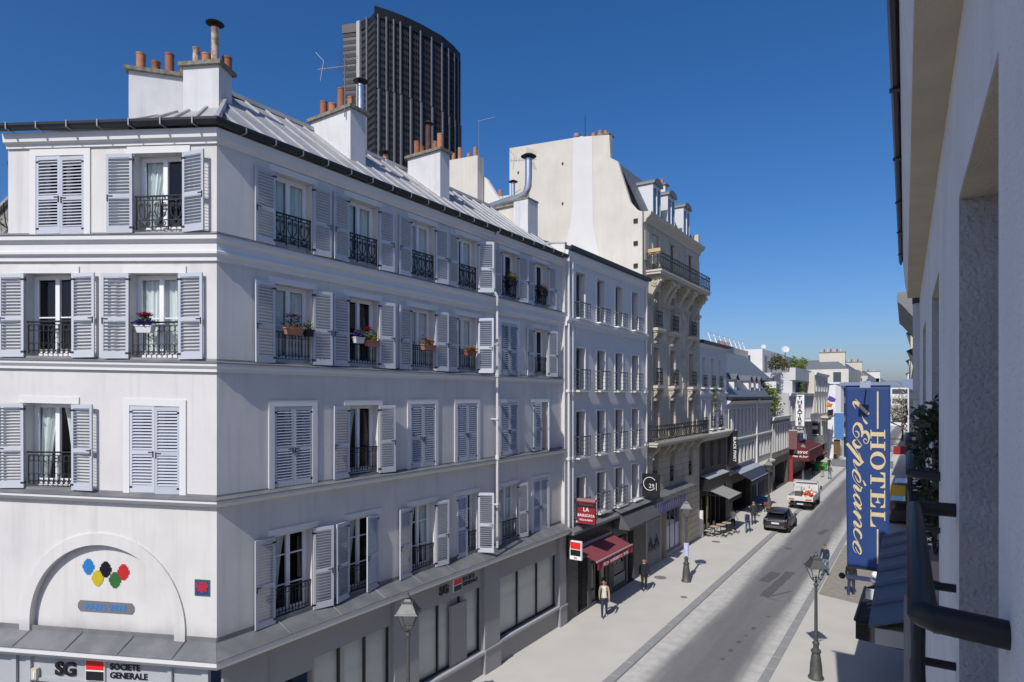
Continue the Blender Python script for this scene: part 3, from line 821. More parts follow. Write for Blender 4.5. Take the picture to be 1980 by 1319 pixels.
def chimney(X0, X1, Ya, Yb, zb, zt, pots, rz=0.0, slab=0.10, render=None, over=0.09):
    """masonry stack with coping slab; pots = (fx, fy, radius, height, material)"""
    cx, cy = (X0 + X1) / 2, (Ya + Yb) / 2; dx, dy = (X1 - X0) / 2, (Yb - Ya) / 2
    o = inst("chimney", MB().box(-dx, dx, -dy, dy, 0, zt - zb).mesh("chimney", render or CHIM), A_CUR, (cx, cy, zb), rz)
    h = zt - zb
    mb = MB(); w = over
    mb.add([(-dx - w, -dy - w, h), (dx + w, -dy - w, h), (dx + w, dy + w, h), (-dx - w, dy + w, h), (-dx - w, -dy - w, h + slab), (dx + w, -dy - w, h + slab), (dx + w, dy + w, h + slab), (-dx - w, dy + w, h + slab),
            (-dx * 0.6, -dy * 0.4, h + slab + 0.06), (dx * 0.6, -dy * 0.4, h + slab + 0.06), (dx * 0.6, dy * 0.4, h + slab + 0.06), (-dx * 0.6, dy * 0.4, h + slab + 0.06)],
           [(0, 3, 2, 1), (0, 1, 5, 4), (1, 2, 6, 5), (2, 3, 7, 6), (3, 0, 4, 7), (4, 5, 9, 8), (5, 6, 10, 9), (6, 7, 11, 10), (7, 4, 8, 11), (8, 9, 10, 11)])
    sub("coping_slab", mb.mesh("coping_slab", SLABC), o)
    for fx, fy, r, ph, mt in pots:
        pb = MB().lathe([(r * 1.05, 0), (r, 0.04), (r, ph - 0.05), (r * 1.08, ph - 0.04), (r * 1.08, ph), (r * 0.82, ph), (r * 0.8, ph - 0.12), (0.01, ph - 0.13)], n=14)
        sub("chimney_pot", pb.mesh("chimney_pot", mt, True), o, (fx * dx, fy * dy, h + slab))
    return o
def cowl(o, x, y, z, r, hgt):
    """flue cowl: shallow cone hat on three stays"""
    mb = MB().lathe([(r, 0), (r * 0.55, 0.07), (0.02, 0.13), (0.015, 0.11), (r * 0.5, 0.045)], (x, y, z + hgt), 18)
    for k in range(3): mb.tube([(x + 0.07 * math.cos(k * 2.1), y + 0.07 * math.sin(k * 2.1), z), (x + 0.1 * math.cos(k * 2.1), y + 0.1 * math.sin(k * 2.1), z + hgt + 0.05)], 0.008, 4)
    sub("flue_cowl", mb.mesh("flue_cowl", BLACKM, True), o)
A_CUR = A
aL = math.atan2(0.4528, 0.8916)
# pair over the left facade
def camxy(x, Z):                                     # plan position of a bearing seen from the hotel window
    Xc = (x - 990) / 1200 * Z; th = math.atan(800 / 1200)
    return Xc * math.cos(th) - Z * math.sin(th), Xc * math.sin(th) + Z * math.cos(th)
p = camxy(382, 16.3)
c1 = chimney(p[0] - 0.5, p[0] + 0.5, p[1] - 0.02, p[1] + 0.58, 17.3, 18.93, [(-0.45, -0.5, 0.09, 0.46, RUST), (0.12, -0.5, 0.11, 0.28, TERRA2), (0.38, 0.1, 0.09, 0.42, TERRA), (0.62, -0.55, 0.095, 0.95, RUST), (0.95, 0.4, 0.12, 0.3, TERRA)], aL)
cowl(c1, 0.62 * 0.5, -0.55 * 0.3, 1.63 + 0.1 + 0.95, 0.23, 0.1)
p = camxy(318, 16.9)
c2 = chimney(p[0] - 0.82, p[0] + 0.82, p[1] - 0.22, p[1] + 0.28, 17.0, 18.92, [(-0.72, 0, 0.115, 0.5, TERRA2), (-0.28, 0, 0.105, 0.34, TERRA), (0.12, 0, 0.115, 0.6, TERRA), (0.55, 0, 0.11, 0.3, TERRA)], aL + 0.42)
c3 = chimney(-16.72, -14.83, 13.22, 13.85, 16.9, 19.22, [(-0.72, 0, 0.115, 0.62, TERRA), (-0.5, 0.4, 0.105, 0.5, TERRA), (-0.15, -0.3, 0.12, 0.38, TERRA2), (0.05, 0.4, 0.11, 0.55, TERRA2), (0.25, -0.2, 0.12, 0.78, TERRA), (0.66, 0, 0.11, 0.42, TERRA2), (-0.32, 0.3, 0.11, 0.26, TERRA2)])
zf = MB().lathe([(0.11, 0), (0.11, 0.85), (0.09, 0.86), (0.09, 0.3)], n=14)
sub("steel_flue", zf.mesh("steel_flue", mat("steel", (0.55, 0.56, 0.58), 0.3, metal=0.8), True), c3, (0.84, 0.2, 2.42))
cowl(c3, 0.84, 0.2, 2.42 + 0.86, 0.24, 0.1)
c4 = chimney(-16.35, -14.75, 17.4, 17.93, 16.9, 19.27, [(-0.72, 0, 0.115, 0.6, TERRA), (-0.38, 0, 0.1, 0.34, TERRA), (0.4, 0.1, 0.11, 0.4, TERRA), (0.72, 0, 0.115, 0.62, TERRA2), (0.0, 0, 0.115, 1.1, mat("sooty_flue", (0.09, 0.04, 0.025), 0.8, var=0.8, scale=6, dirt=(0.02, 0.02, 0.02)))])
cowl(c4, 0.0, 0, 2.37 + 0.1 + 1.08, 0.2, 0.06)
c5 = chimney(-16.9, -15.55, 23.6, 24.3, 16.8, 18.95, [(-0.3, 0, 0.1, 0.35, TERRA2), (0.4, -0.3, 0.1, 0.3, TERRA2)], render=CREAM)
c6 = chimney(-15.54, -14.78, 23.45, 24.3, 16.8, 19.1, [], slab=0.07, over=0.03)
STEEL = mat("steel", (0.55, 0.56, 0.58), 0.3, metal=0.8)
fl = MB().tube([(-17.6, 23.9, 19.2), (-16.2, 23.8, 19.32), (-15.45, 23.75, 19.35), (-15.1, 23.75, 19.45), (-14.95, 23.75, 19.75), (-14.93, 23.75, 20.2), (-14.93, 23.75, 21.0)], 0.16, 12)
fl.build("steel_flue", STEEL, c5, True)
mb = MB().lathe([(0.36, 0), (0.2, 0.1), (0.02, 0.17), (0.015, 0.15), (0.2, 0.06)], (-14.93, 23.75, 21.1), 18)
for k in range(3): mb.tube([(-14.93 + 0.14 * math.cos(k * 2.1), 23.75 + 0.14 * math.sin(k * 2.1), 20.95), (-14.93 + 0.17 * math.cos(k * 2.1), 23.75 + 0.17 * math.sin(k * 2.1), 21.18)], 0.01, 4)
mb.build("flue_cowl", BLACKM, c5, True)
mb = MB().lathe([(0.09, 0), (0.09, 1.1), (0.08, 1.1), (0.08, 0.5)], (-15.9, 23.95, 19.05), 12); mb.build("steel_flue", STEEL, c5, True)
mb = MB().lathe([(0.22, 0), (0.1, 0.07), (0.02, 0.1), (0.015, 0.08)], (-15.9, 23.95, 20.2), 16).tube([(-15.9, 23.95, 20.1), (-15.9, 23.95, 20.25)], 0.02, 4); mb.build("flue_cowl", BLACKM, c5, True)
for x, Z in ((745, 23.2), (775, 24.4)):                # pots of a stack behind the ridge
    p = camxy(x, Z)
    MB().box(p[0] - 0.3, p[0] + 0.3, p[1] - 0.25, p[1] + 0.25, 17.5, 19.0).build("rear_stack", CHIM, A)
    MB().lathe([(0.1, 0), (0.1, 0.3), (0.08, 0.3), (0.08, 0.1)], (p[0], p[1], 19.0), 12).build("chimney_pot", TERRA2, A, True)
p = camxy(745, 23.2); MB().lathe([(0.26, 0), (0.12, 0.07), (0.02, 0.1)], (p[0], p[1], 19.38), 16).lathe([(0.03, 0), (0.03, 0.15)], (p[0], p[1], 19.25), 6).build("flue_cowl", BLACKM, A, True)
p = camxy(451, 18.6); MB().lathe([(0.24, 0), (0.12, 0.06), (0.02, 0.09)], (p[0], p[1], 19.25), 16).lathe([(0.03, -0.4), (0.03, 0.05)], (p[0], p[1], 19.25), 6).build("flue_cowl", BLACKM, A, True)
# downpipe between bays 4 and 5
mb = MB(S.T); pu = 19.05
mb.tube([(pu, 0.30, 16.45), (pu, 0.1, 16.2), (pu, 0.1, 14.2)], 0.052, 10)
mb.tube([(pu, 0.1, 14.25), (pu, 0.24, 14.0), (pu, 0.24, 13.8), (pu, 0.24, 4.6)], 0.052, 10)
for z in (12.2, 9.4, 6.2): mb.box(pu - 0.08, pu + 0.08, 0.0, 0.32, z, z + 0.04)
for z in (11.0, 7.9): mb.lathe([(0.085, 0), (0.085, 0.12), (0.07, 0.16)], (pu, 0.24, z), 10)
mb.build("downpipe", mat("pipe_grey_white", (0.56, 0.56, 0.56), 0.5), A, True)
# ground floor: bank shopfront, street side
SH = street(-13.52)
bays_g = [(10.8, 13.66, 3, 0.95), (14.82, 18.28, 3, 0.95), (19.36, 23.86, 3, 1.02)]
door = (9.4, 10.74, 0.1, 3.05)
hs = [(a, b, z0, 3.32) for a, b, n_, z0 in bays_g] + [door]
mb = MB(SH.T); wall(mb, C0[1] + 0.05, A_END, 0, 4.12, hs, 0.2); mb.build("shopfront", SHOPG, A)
for a, b in ((13.7, 14.78), (18.34, 19.3), (23.92, 24.5)):
    mb = MB(SH.T).box(a, b, 0.002, 0.11, 0.98, 4.1).box(a - 0.03, b + 0.03, 0.002, 0.15, 0.0, 0.9).box(a - 0.05, b + 0.05, 0.002, 0.18, 0.9, 0.98).box(a - 0.03, b + 0.03, 0.002, 0.05, 3.9, 4.1)
    mb.build("pilaster", mat("shopfront_mid", (0.29, 0.29, 0.30), 0.6, var=0.15, scale=1.0), A)
mb = MB(SH.T).box(C0[1] + 0.06, 9.34, 0.002, 0.09, 0, 4.08); mb.build("pilaster", SHOPG, A)
for a, b, n_, z0 in bays_g:
    MB(SH.T).box(a - 0.02, b + 0.02, -0.05, 0.13, z0 - 0.1, z0).build("shop_sill", SHOPL, A)
    fr_ = MB(SH.T); k = (b - a) / n_
    for i in range(n_ + 1):
        x = a + k * i; fr_.box(max(a, x - 0.035), min(b, x + 0.035), -0.19, -0.12, z0, 3.32)
    fr_.box(a, b, -0.185, -0.125, 3.26, 3.319); fr_.box(a, b, -0.185, -0.125, z0 + 0.001, z0 + 0.06)
    o = fr_.build("shop_window", BLACK, A)
    for i in range(n_):
        MB(SH.T).box(a + k * i + 0.036, a + k * (i + 1) - 0.036, -0.16, -0.154, z0 + 0.06, 3.26).build("pane", GLASSD, o)
    MB(SH.T).box(a, b, -0.25, -0.235, z0, 3.3).build("blind", BLIND_REFL, o)  # pale sheet close behind the panes, coloured in place of their reflection
MB(SH.T).box(9.36, 10.78, -0.9, -0.88, 0, 3.1).build("doorway", BLACKM, A)
for u0, u1 in ((16.55, 17.45),):
    MB(SH.T).box(u0, u1, -0.12, -0.04, 0.98, 3.05).build("shop_panel", SHOPG, A)
SG = thing("bank_sign", "black and red bank lettering mounted above the street side shop windows", "sign", SH.P(16.9, 0.03, 3.5))
def bank_sign(root, fr, u, z, s):
    """SG + red/black square + two-line name, left edge at u"""
    e = Vector((-fr.n[1], fr.n[0], 0)); rz = fr.rz
    base = fr.P(u, 0.0, z)
    def at(x, out, dz): return base + e * x + Vector((fr.n[0], fr.n[1], 0)) * out + Vector((0, 0, dz))
    inst("lettering", text_mesh("SG", 0.40 * s, 0.02, 0.012 * s, BLACK, space=0.92, xs=1.12), root, at(-0.78 * s, 0.03, 0.08 * s), rz)
    inst("logo_back", MB().box(-0.015 * s, 0.445 * s, -0.05, 0, -0.015, 0.455 * s).mesh("logo_back", WPAINT), root, at(0, 0.0, 0), rz)
    inst("logo_red", MB().box(0, 0.43 * s, -0.058, -0.051, 0.235 * s, 0.44 * s).mesh("logo_red", LOGORED), root, at(0, 0.0, 0), rz)
    inst("logo_black", MB().box(0, 0.43 * s, -0.058, -0.051, 0.0, 0.20 * s).mesh("logo_black", BLACK), root, at(0, 0.0, 0), rz)
    for k_, word in enumerate(("SOCIETE", "GENERALE")): inst("lettering", text_mesh(word, 0.19 * s, 0.008, 0.004 * s, BLACK, xs=1.0), root, at(0.55 * s, 0.012, (0.25 - 0.19 * k_) * s), rz)
bank_sign(SG, SH, 16.62, 3.55, 0.95)
# left facade: fascia, sign
LG = Fr(LF.T(0, 0.08, 0)[:2], LF.d, LF.n, 0.022)
mb = MB(LG.T); wall(mb, 0.1, U_LOW, 0, 4.14, [(1.2, 4.55, 0.5, 3.45)], 0.25); mb.build("shopfront", SHOPL, A)
for a, b in ((0.12, 0.28), (1.02, 1.12), (4.62, 4.74), (5.0, 5.12)): MB(LG.T).box(a, b, 0.002, 0.07, 0, 4.1).build("pilaster", SHOPL, A)
MB(LG.T).box(1.12, 4.62, 0.002, 0.06, 3.45, 3.52).build("sign_rail", SHOPL, A)
MB(LG.T).box(1.2, 4.55, -0.2, -0.19, 0.5, 3.45).build("shop_window", GLASSD, A)
MB(LG.T).box(1.2, 4.55, -0.5, -0.48, 0.5, 3.45).build("blind", BLIND_REFL, A)
for u_ in (1.9, 2.6): MB(LG.T).box(u_, u_ + 0.07, -0.19, -0.1, 0.5, 3.45).build("mullion", BLACK, A)
SGL = thing("bank_sign", "large black and red bank lettering on the pale fascia below the zinc ledge", "sign", LG.P(3.2, 0.02, 3.55))
bank_sign(SGL, LG, 3.19, 3.56, 1.05)
ab = thing("alarm_box", "small cream alarm box beside the bank sign", "alarm box", LG.P(4.50, 0.03, 3.5))
MB(LG.T).box(4.43, 4.57, 0.012, 0.11, 3.5, 3.75).build("housing", mat("cream_plastic", (0.55, 0.52, 0.4), 0.5), ab); MB(LG.T).box(4.46, 4.5, 0.11, 0.125, 3.54, 3.68).build("lamp", WPAINT, ab)
# mosaics in and beside the niche (plain tile fields)
MZ = {'blue': (0.03, 0.22, 0.55), 'black': (0.012, 0.012, 0.02), 'red': (0.55, 0.03, 0.03), 'yellow': (0.62, 0.48, 0.03), 'green': (0.04, 0.16, 0.05)}
NICHE = Fr(LF.T(0, dpt + 0.004, 0)[:2], LF.d, LF.n, 0.022)
mz = thing("wall_mosaic", "five coloured tile discs over a grey plaque inside the arched niche", "mosaic", NICHE.P(2.9, 0, 5.5))
TS = 0.0345
def tile_disc(cu, cz, nm):
    mb = MB(NICHE.T)
    for i in range(-4, 5):
        for j in range(-5, 6):
            if (i / 4.3) ** 2 + (j / 5.2) ** 2 <= 1:
                g = 0.0015; mb.box(cu + i * TS - TS / 2 + g, cu + i * TS + TS / 2 - g, 0, 0.01 + (0.003 if nm in ('yellow', 'green') else 0) , cz + j * TS - TS / 2 + g, cz + j * TS + TS / 2 - g)
    mb.build("tile_disc", mat("tile_" + nm, MZ[nm], 0.25, var=0.15, scale=30), mz, kind="stuff")
for nm, cu, cz in (('blue', 3.35, 6.14), ('black', 2.90, 6.10), ('red', 2.44, 6.06), ('yellow', 3.11, 5.88), ('green', 2.66, 5.86)): tile_disc(cu, cz, nm)
MB(NICHE.T).prism([(2.16, 5.15), (2.22, 5.07), (3.56, 5.07), (3.62, 5.15), (3.62, 5.25), (3.56, 5.33), (2.22, 5.33), (2.16, 5.25)], 0, 0.012, 1).build("plaque", mat("tile_grey", (0.16, 0.165, 0.175), 0.4), mz)
t_ = inst("lettering", text_mesh("PARIS 2024", 0.2, 0.003, 0.004, mat("tile_blue", MZ['blue'], 0.25), 'CENTER', space=1.12, xs=1.0), mz, NICHE.P(2.89, 0.016, 5.13), NICHE.rz)
mz2 = thing("wall_mosaic", "small square red blue and green tile panel near the building corner", "mosaic", LF.P(0.36, 0.0, 5.72))
MB(LF.T).box(0.16, 0.54, 0.003, 0.015, 5.66, 6.04).build("border_tiles", mat("tile_green", MZ['green'], 0.25), mz2)
MB(LF.T).box(0.19, 0.51, 0.0155, 0.019, 5.69, 6.01).build("field_tiles", mat("tile_navy", (0.03, 0.05, 0.2), 0.3), mz2)
mb = MB(LF.T)
for i, j in ((0, 2), (1, 2), (3, 2), (4, 2), (0, 3), (4, 3), (1, 1), (2, 1), (3, 1), (2, 0), (0.5, 3.5), (3.5, 3.5), (1, 3), (2, 2.2), (3, 3), (2, 3.6), (0.4, 0.6), (3.6, 0.6)): mb.box(0.22 + i * 0.055, 0.22 + i * 0.055 + 0.05, 0.0195, 0.023, 5.74 + j * 0.055, 5.74 + j * 0.055 + 0.05)
mb.build("red_tiles", mat("tile_red", MZ['red'], 0.25), mz2, kind="stuff")

# flower boxes on the rails
FLC = {'red': (0.5, 0.01, 0.04), 'purple': (0.13, 0.06, 0.42), 'yellow': (0.6, 0.42, 0.03), 'orange': (0.6, 0.25, 0.08), 'pink': (0.55, 0.05, 0.2), 'darkred': (0.16, 0.01, 0.03)}
BOXC = {'terracotta': TERRA2, 'white': mat("planter_white", (0.6, 0.6, 0.6), 0.6), 'black': BLACKM, 'brown': TERRA}
def planter(fr, u, z, w, boxc, flowers, label, name="flower_box", fol=LEAF, out=0.08, h=0.17, nl=150, up=0.16):
    o = thing(name, label, "flower box", fr.P(u, out, z), "flower boxes on the window rails")
    mb = MB(fr.T); a = w / 2; d = 0.085; t = 0.8
    mb.add([(u - a * t, out - d * t, z), (u + a * t, out - d * t, z), (u + a * t, out + d * t, z), (u - a * t, out + d * t, z), (u - a, out - d, z + h), (u + a, out - d, z + h), (u + a, out + d, z + h), (u - a, out + d, z + h)],
           [(0, 3, 2, 1), (4, 5, 6, 7), (0, 1, 5, 4), (1, 2, 6, 5), (2, 3, 7, 6), (3, 0, 4, 7)])
    mb.box(u - a - 0.012, u + a + 0.012, out - d - 0.012, out + d + 0.012, z + h - 0.025, z + h + 0.004)
    mb.build("box", BOXC[boxc], o)
    r = random.Random(int(u * 100 + z * 37)); mb = MB(); c = fr.P(u, out, z + h + up * 0.55)
    leaves(mb, c, (0.10, w * 0.5, up) if abs(fr.n[0]) > 0.8 else (w * 0.42, w * 0.25, up), nl, 0.07, r)
    mb.build("foliage", fol, o, kind="stuff")
    e = Vector((-fr.n[1], fr.n[0], 0))
    for col, f0, f1, n_, hh in flowers:
        mb = MB()
        for _ in range(n_):
            q = fr.P(u, out + r.uniform(-0.05, 0.1), z + h + hh + r.uniform(-0.05, 0.05)) + e * (w * r.uniform(f0, f1))
            k = 5; s = r.uniform(0.034, 0.052)
            for i in range(k):
                t0 = 2 * math.pi * i / k; nn = Vector((math.cos(t0), math.sin(t0), r.uniform(-0.3, 0.5))) * s
                mm = Vector((-math.sin(t0), math.cos(t0), 0.2)) * s * 0.6
                mb.add([q, q + nn - mm, q + nn * 1.3, q + nn + mm], [(0, 1, 2, 3)])
        mb.build("blossom", mat("petal_" + col, FLC[col], 0.7), o, kind="stuff")
planter(LF, 1.72, 11.72, 0.42, 'white', [('purple', -0.5, 0.5, 70, 0.06), ('red', -0.3, 0.4, 46, 0.24)], "white flower box with purple and red flowers on the sunlit side window", nl=190, fol=LEAFD)
planter(S, 10.15, 11.86, 0.55, 'terracotta', [('darkred', -0.3, 0.4, 30, 0.3), ('yellow', -0.1, 0.2, 9, 0.08)], "terracotta trough with dark red geraniums, next to the corner", fol=LEAFD)
planter(S, 10.62, 11.86, 0.24, 'black', [('yellow', -0.4, 0.4, 5, 0.12)], "small black pot with pale green leaves beside the terracotta trough", fol=LEAFY, nl=60)
planter(S, 12.35, 11.80, 0.34, 'white', [('purple', -0.5, 0.5, 60, 0.08)], "small white flower box full of purple flowers on the street side", fol=LEAFD)
planter(S, 12.85, 11.74, 0.5, 'terracotta', [('red', -0.4, -0.05, 26, 0.34), ('yellow', -0.5, 0.3, 26, 0.1)], "terracotta box with one big red bloom and yellow flowers", fol=LEAFY, nl=200, up=0.2)
planter(S, 15.35, 11.78, 0.6, 'terracotta', [('orange', -0.3, 0.4, 60, 0.12), ('red', -0.5, -0.3, 7, 0.25)], "terracotta box with pale orange flowers under the third window", fol=LEAFY, nl=120)
planter(S, 17.6, 11.72, 0.6, 'brown', [('orange', -0.4, 0.5, 60, 0.08)], "brown box of low orange flowers beside the downpipe", fol=LEAFY, nl=90)
planter(S, 20.3, 14.62, 0.5, 'black', [('yellow', -0.5, 0.5, 40, 0.15)], "black pot with tall yellow flowers on the top floor", fol=LEAFY, nl=170, up=0.22, h=0.2)
planter(S, 22.7, 14.55, 0.5, 'black', [('pink', -0.4, 0.4, 12, 0.15), ('orange', -0.4, 0.4, 12, 0.12)], "black pot with pink and orange flowers on the last top floor window", fol=LEAF, nl=150, up=0.18, h=0.2)

# aerials
def aerial(name, label, base, h, kind):
    o = thing(name, label, "antenna", base)
    AL = mat("aluminium", (0.22, 0.225, 0.23), 0.5, metal=0.5)
    x, y, z = base
    MB().tube([(x, y, z), (x, y, z + h)], 0.02, 6).build("mast", AL, o)
    mb = MB()
    if kind == 'grid':
        mb.tube([(x - 0.9, y - 0.3, z + h - 0.25), (x + 0.35, y + 0.1, z + h - 0.3)], 0.014, 5)
        for i in range(9):
            t = i / 8; mb.tube([(x - 0.8 + t, y - 0.27 + t * .3, z + h - 0.37), (x - 0.8 + t, y - 0.27 + t * .3, z + h - 0.14)], 0.006, 4)
        for s in (-1, 1):
            for i in range(7): mb.tube([(x + 0.1, y - 0.35, z + h - 0.3 + s * (0.05 + i * 0.06)), (x + 0.1 + 0.02 * i, y + 0.35, z + h - 0.3 + s * (0.05 + i * 0.06))], 0.006, 4)
        mb.tube([(x - 0.75, y - 0.5, z + h + 0.15), (x - 0.5, y - 0.4, z + h - 0.15), (x - 0.6, y - 0.45, z + h - 0.75)], 0.012, 5)
    else:
        mb.tube([(x - 0.05, y, z + h), (x + 0.95, y + 0.3, z + h + 0.1)], 0.014, 5)
        for i in range(8): t = i / 8; mb.tube([(x + 0.1 + 0.8 * t, y - 0.12 + 0.3 * t, z + h + 0.02 + 0.08 * t), (x + 0.1 + 0.8 * t, y + 0.12 + 0.3 * t, z + h + 0.02 + 0.08 * t)], 0.006, 4)
    mb.build("array", AL, o)
    return o
aerial("roof_antenna", "television aerial on a thin mast in front of the dark tower", (-15.0, 13.15, 18.95), 1.85, 'grid')
# ------------------------------------------------------------------ terrace along the left pavement
def plain_window(root, fr, u, w, z0, z1, rec=0.18, mt=None, curtain='none', seed=1, bars=(), rail=None, sur=None, gl=None):
    put_window(root, fr, u - w / 2, u + w / 2, z0, z1, -rec, bars, mt, gl, curtain, seed)
    if sur: surround(root, fr, u - w / 2, u + w / 2, z0, z1, sur[0], sur[1], sur[2] if len(sur) > 2 else None)
    if rail: inst("railing", rail[0], root, fr.P(u, rail[1], z0 + rail[2]), fr.rz)
def shell(root, X0, X1, y0, y1, z0, z1, m, name="side_wall"):
    """rear and side walls of a block (open towards the street facade)"""
    mb = MB()
    mb.quad((X0, y0, z0), (X1, y0, z0), (X1, y0, z1), (X0, y0, z1)); mb.quad((X0, y1, z0), (X0, y1, z1), (X1, y1, z1), (X1, y1, z0))
    mb.quad((X0, y0, z0), (X0, y0, z1), (X0, y1, z1), (X0, y1, z0))
    return mb.build(name, m, root)
RAILG = mat("rail_grey", (0.13, 0.14, 0.16), 0.5, metal=0.3)

# --- white building with basket guards
BX = -13.45; FB = street(BX); B0, B1 = 24.43, 34.15
B = thing("terraced_house", "white stucco house with grid window guards above two shop awnings", "building", (BX - 3, 29, 0))
BR = [(4.62, 6.5), (7.5, 9.55), (10.6, 12.52), (13.95, 16.03)]
BCs = [25.92, 28.12, 30.3, 32.48]
hb = [(c - 0.46, c + 0.46, a, b) for a, b in BR for c in BCs]
mb = MB(FB.T); wall(mb, B0, B1, 4.0, 16.85, hb, 0.4); mb.build("wall", WHITE2, B)
shell(B, -22, BX, B0 + 0.01, B1 - 0.01, 0, 16.9, WHITE2)
rm = MB(FB.T); rooms(rm, hb, -0.4); rm.build("interior", DARK, B)
DKW = mat("window_dark_paint", (0.10, 0.11, 0.125), 0.5)
for i, (a, b) in enumerate(BR):
    for j, c in enumerate(BCs):
        plain_window(B, FB, c, 0.92, a, b, 0.32, DKW, ('tied', 'none', 'half', 'none')[(i + j) % 4], 40 + i * 4 + j, (), (rail_grid(1.12, 0.95 if i < 3 else 0.7, 0.26), 0.0, -0.05) if not (i == 0 and j == 3) else None, (0.09, 0.04))
        MB(FB.T).box(c - 0.6, c + 0.6, 0.002, 0.3, a - 0.13, a - 0.06).build("window_sill", TRIM, B)
pB = [(BX, B0 + 0.02, 0), (BX, B1 - 0.02, 0)]
sweep([(-0.02, 13.86), (0.2, 13.82), (0.2, 13.7), (0.1, 13.62), (0.1, 13.45), (-0.02, 13.42)], pB).build("string_course", TRIM, B)
sweep([(-0.02, 16.35), (0.06, 16.37), (0.06, 16.5), (0.14, 16.58), (0.18, 16.72), (0.18, 16.82), (-0.02, 16.86)], pB).build("cornice", TRIM, B)
sweep([(0.0, 16.88), (0.2, 16.84), (0.33, 16.86), (0.36, 17.02), (0.33, 17.02), (0.2, 16.95), (0.0, 17.1)], pB).build("gutter", GUTTER, B)
mb = MB(); mb.quad((BX, B0, 17.0), (BX, B1, 17.0), (-18.5, B1, 18.9), (-18.5, B0, 18.9)); mb.quad((-18.5, B0, 18.9), (-18.5, B1, 18.9), (-22, B1, 17.5), (-22, B0, 17.5)); mb.build("roof", ZINC, B)
mb = MB().box(BX - 2.0, BX + 0.02, B0 - 0.04, B0 + 0.02, 0, 17.15); mb.build("party_wall", WHITE, B)
mb = MB().add([(BX + 0.05, B0 - 0.06, 17.1), (BX + 0.05, B0 + 0.12, 17.1), (-15.6, B0 + 0.12, 17.35), (-15.6, B0 - 0.06, 17.35), (BX + 0.05, B0 - 0.06, 17.17), (BX + 0.05, B0 + 0.12, 17.17), (-15.6, B0 + 0.12, 17.45), (-15.6, B0 - 0.06, 17.45)], [(0, 3, 2, 1), (4, 5, 6, 7), (0, 1, 5, 4), (1, 2, 6, 5), (2, 3, 7, 6), (3, 0, 4, 7)]); mb.build("verge_flashing", ZINC, B)
PIPEW = mat("pipe_white", (0.62, 0.62, 0.62), 0.5)
for u, w in ((24.62, 0.1), (25.0, 0.09), (33.95, 0.1)):
    mb = MB(FB.T).tube([(u, w, 16.7), (u, w, 4.3)], 0.055, 8)
    for z in (13.6, 10.45, 7.4): mb.box(u - 0.09, u + 0.09, 0.002, w + 0.09, z, z + 0.12)
    mb.build("downpipe", PIPEW, B, True)
# shop level
mb = MB(FB.T); hsB = [(25.7, 26.75, 0.2, 2.6), (27.1, 29.15, 0.25, 2.75), (29.7, 31.3, 0.35, 2.9), (31.5, 32.3, 0.1, 2.9)]
wall(mb, B0, B1, 0, 4.0, hsB, 0.3); mb.build("shopfront", mat("shop_dark_grey", (0.09, 0.09, 0.095), 0.6, var=0.3, scale=2), B)
rm = MB(FB.T); rooms(rm, hsB, -0.3, 1.5, 0.0); rm.build("interior", DARK, B)
MB(FB.T).box(24.55, 29.4, 0.002, 0.12, 3.05, 4.0).build("fascia", BLACK, B)
inst("lettering", text_mesh("LA BASILICATA", 0.46, 0.02, 0.0, mat("sign_dim_gold", (0.11, 0.085, 0.07), 0.5), 'CENTER', xs=0.95), B, FB.P(27.2, 0.13, 3.3), FB.rz)
for k in range(14): MB(FB.T).box(24.6, 25.45, 0.02, 0.05, 2.2 + k * 0.055, 2.235 + k * 0.055).build("vent_slat", RAILG, B)
gp = MB(FB.T)
for k in range(9): gp.box(25.75 + k * 0.12, 25.765 + k * 0.12, -0.06, -0.045, 0.2, 2.6)
for k in range(12): gp.box(25.72, 26.74, -0.062, -0.05, 0.3 + k * 0.19, 0.315 + k * 0.19); gp.tube(spiral(26.2 + 0.2 * (-1) ** k, 0.4 + k * 0.19, 0.09, 1.2, 0, 7, 1, -0.05), 0.008, 4)
gp.build("iron_gate", IRON, B)
for u0, u1, z0 in ((27.1, 27.75, 0.25), (28.35, 29.15, 0.25), (29.7, 30.5, 0.9), (30.5, 31.3, 0.9)):
    o = MB(FB.T).box(u0, u0 + 0.06, -0.2, -0.12, z0, 2.7).box(u1 - 0.06, u1, -0.2, -0.12, z0, 2.7).box(u0, u1, -0.195, -0.125, 2.6, 2.7).box(u0, u1, -0.195, -0.125, z0, z0 + 0.5).build("shop_window", mat("shop_frame", (0.2, 0.19, 0.17), 0.6), B)
    MB(FB.T).box(u0 + 0.06, u1 - 0.06, -0.16, -0.155, z0 + 0.5, 2.6).build("pane", GLASSD, o)
for k in range(10): MB(FB.T).box(29.72, 31.28, -0.1, -0.07, 0.36 + k * 0.05, 0.392 + k * 0.05).build("vent_slat", mat("slat_pale", (0.45, 0.45, 0.43), 0.6), B)
sweep([(-0.02, 4.35), (0.45, 4.2), (0.45, 4.08), (-0.02, 4.02)], [(BX, B0 + 0.04, 0), (BX, 29.5, 0)]).build("shop_ledge", ZINCD, B)

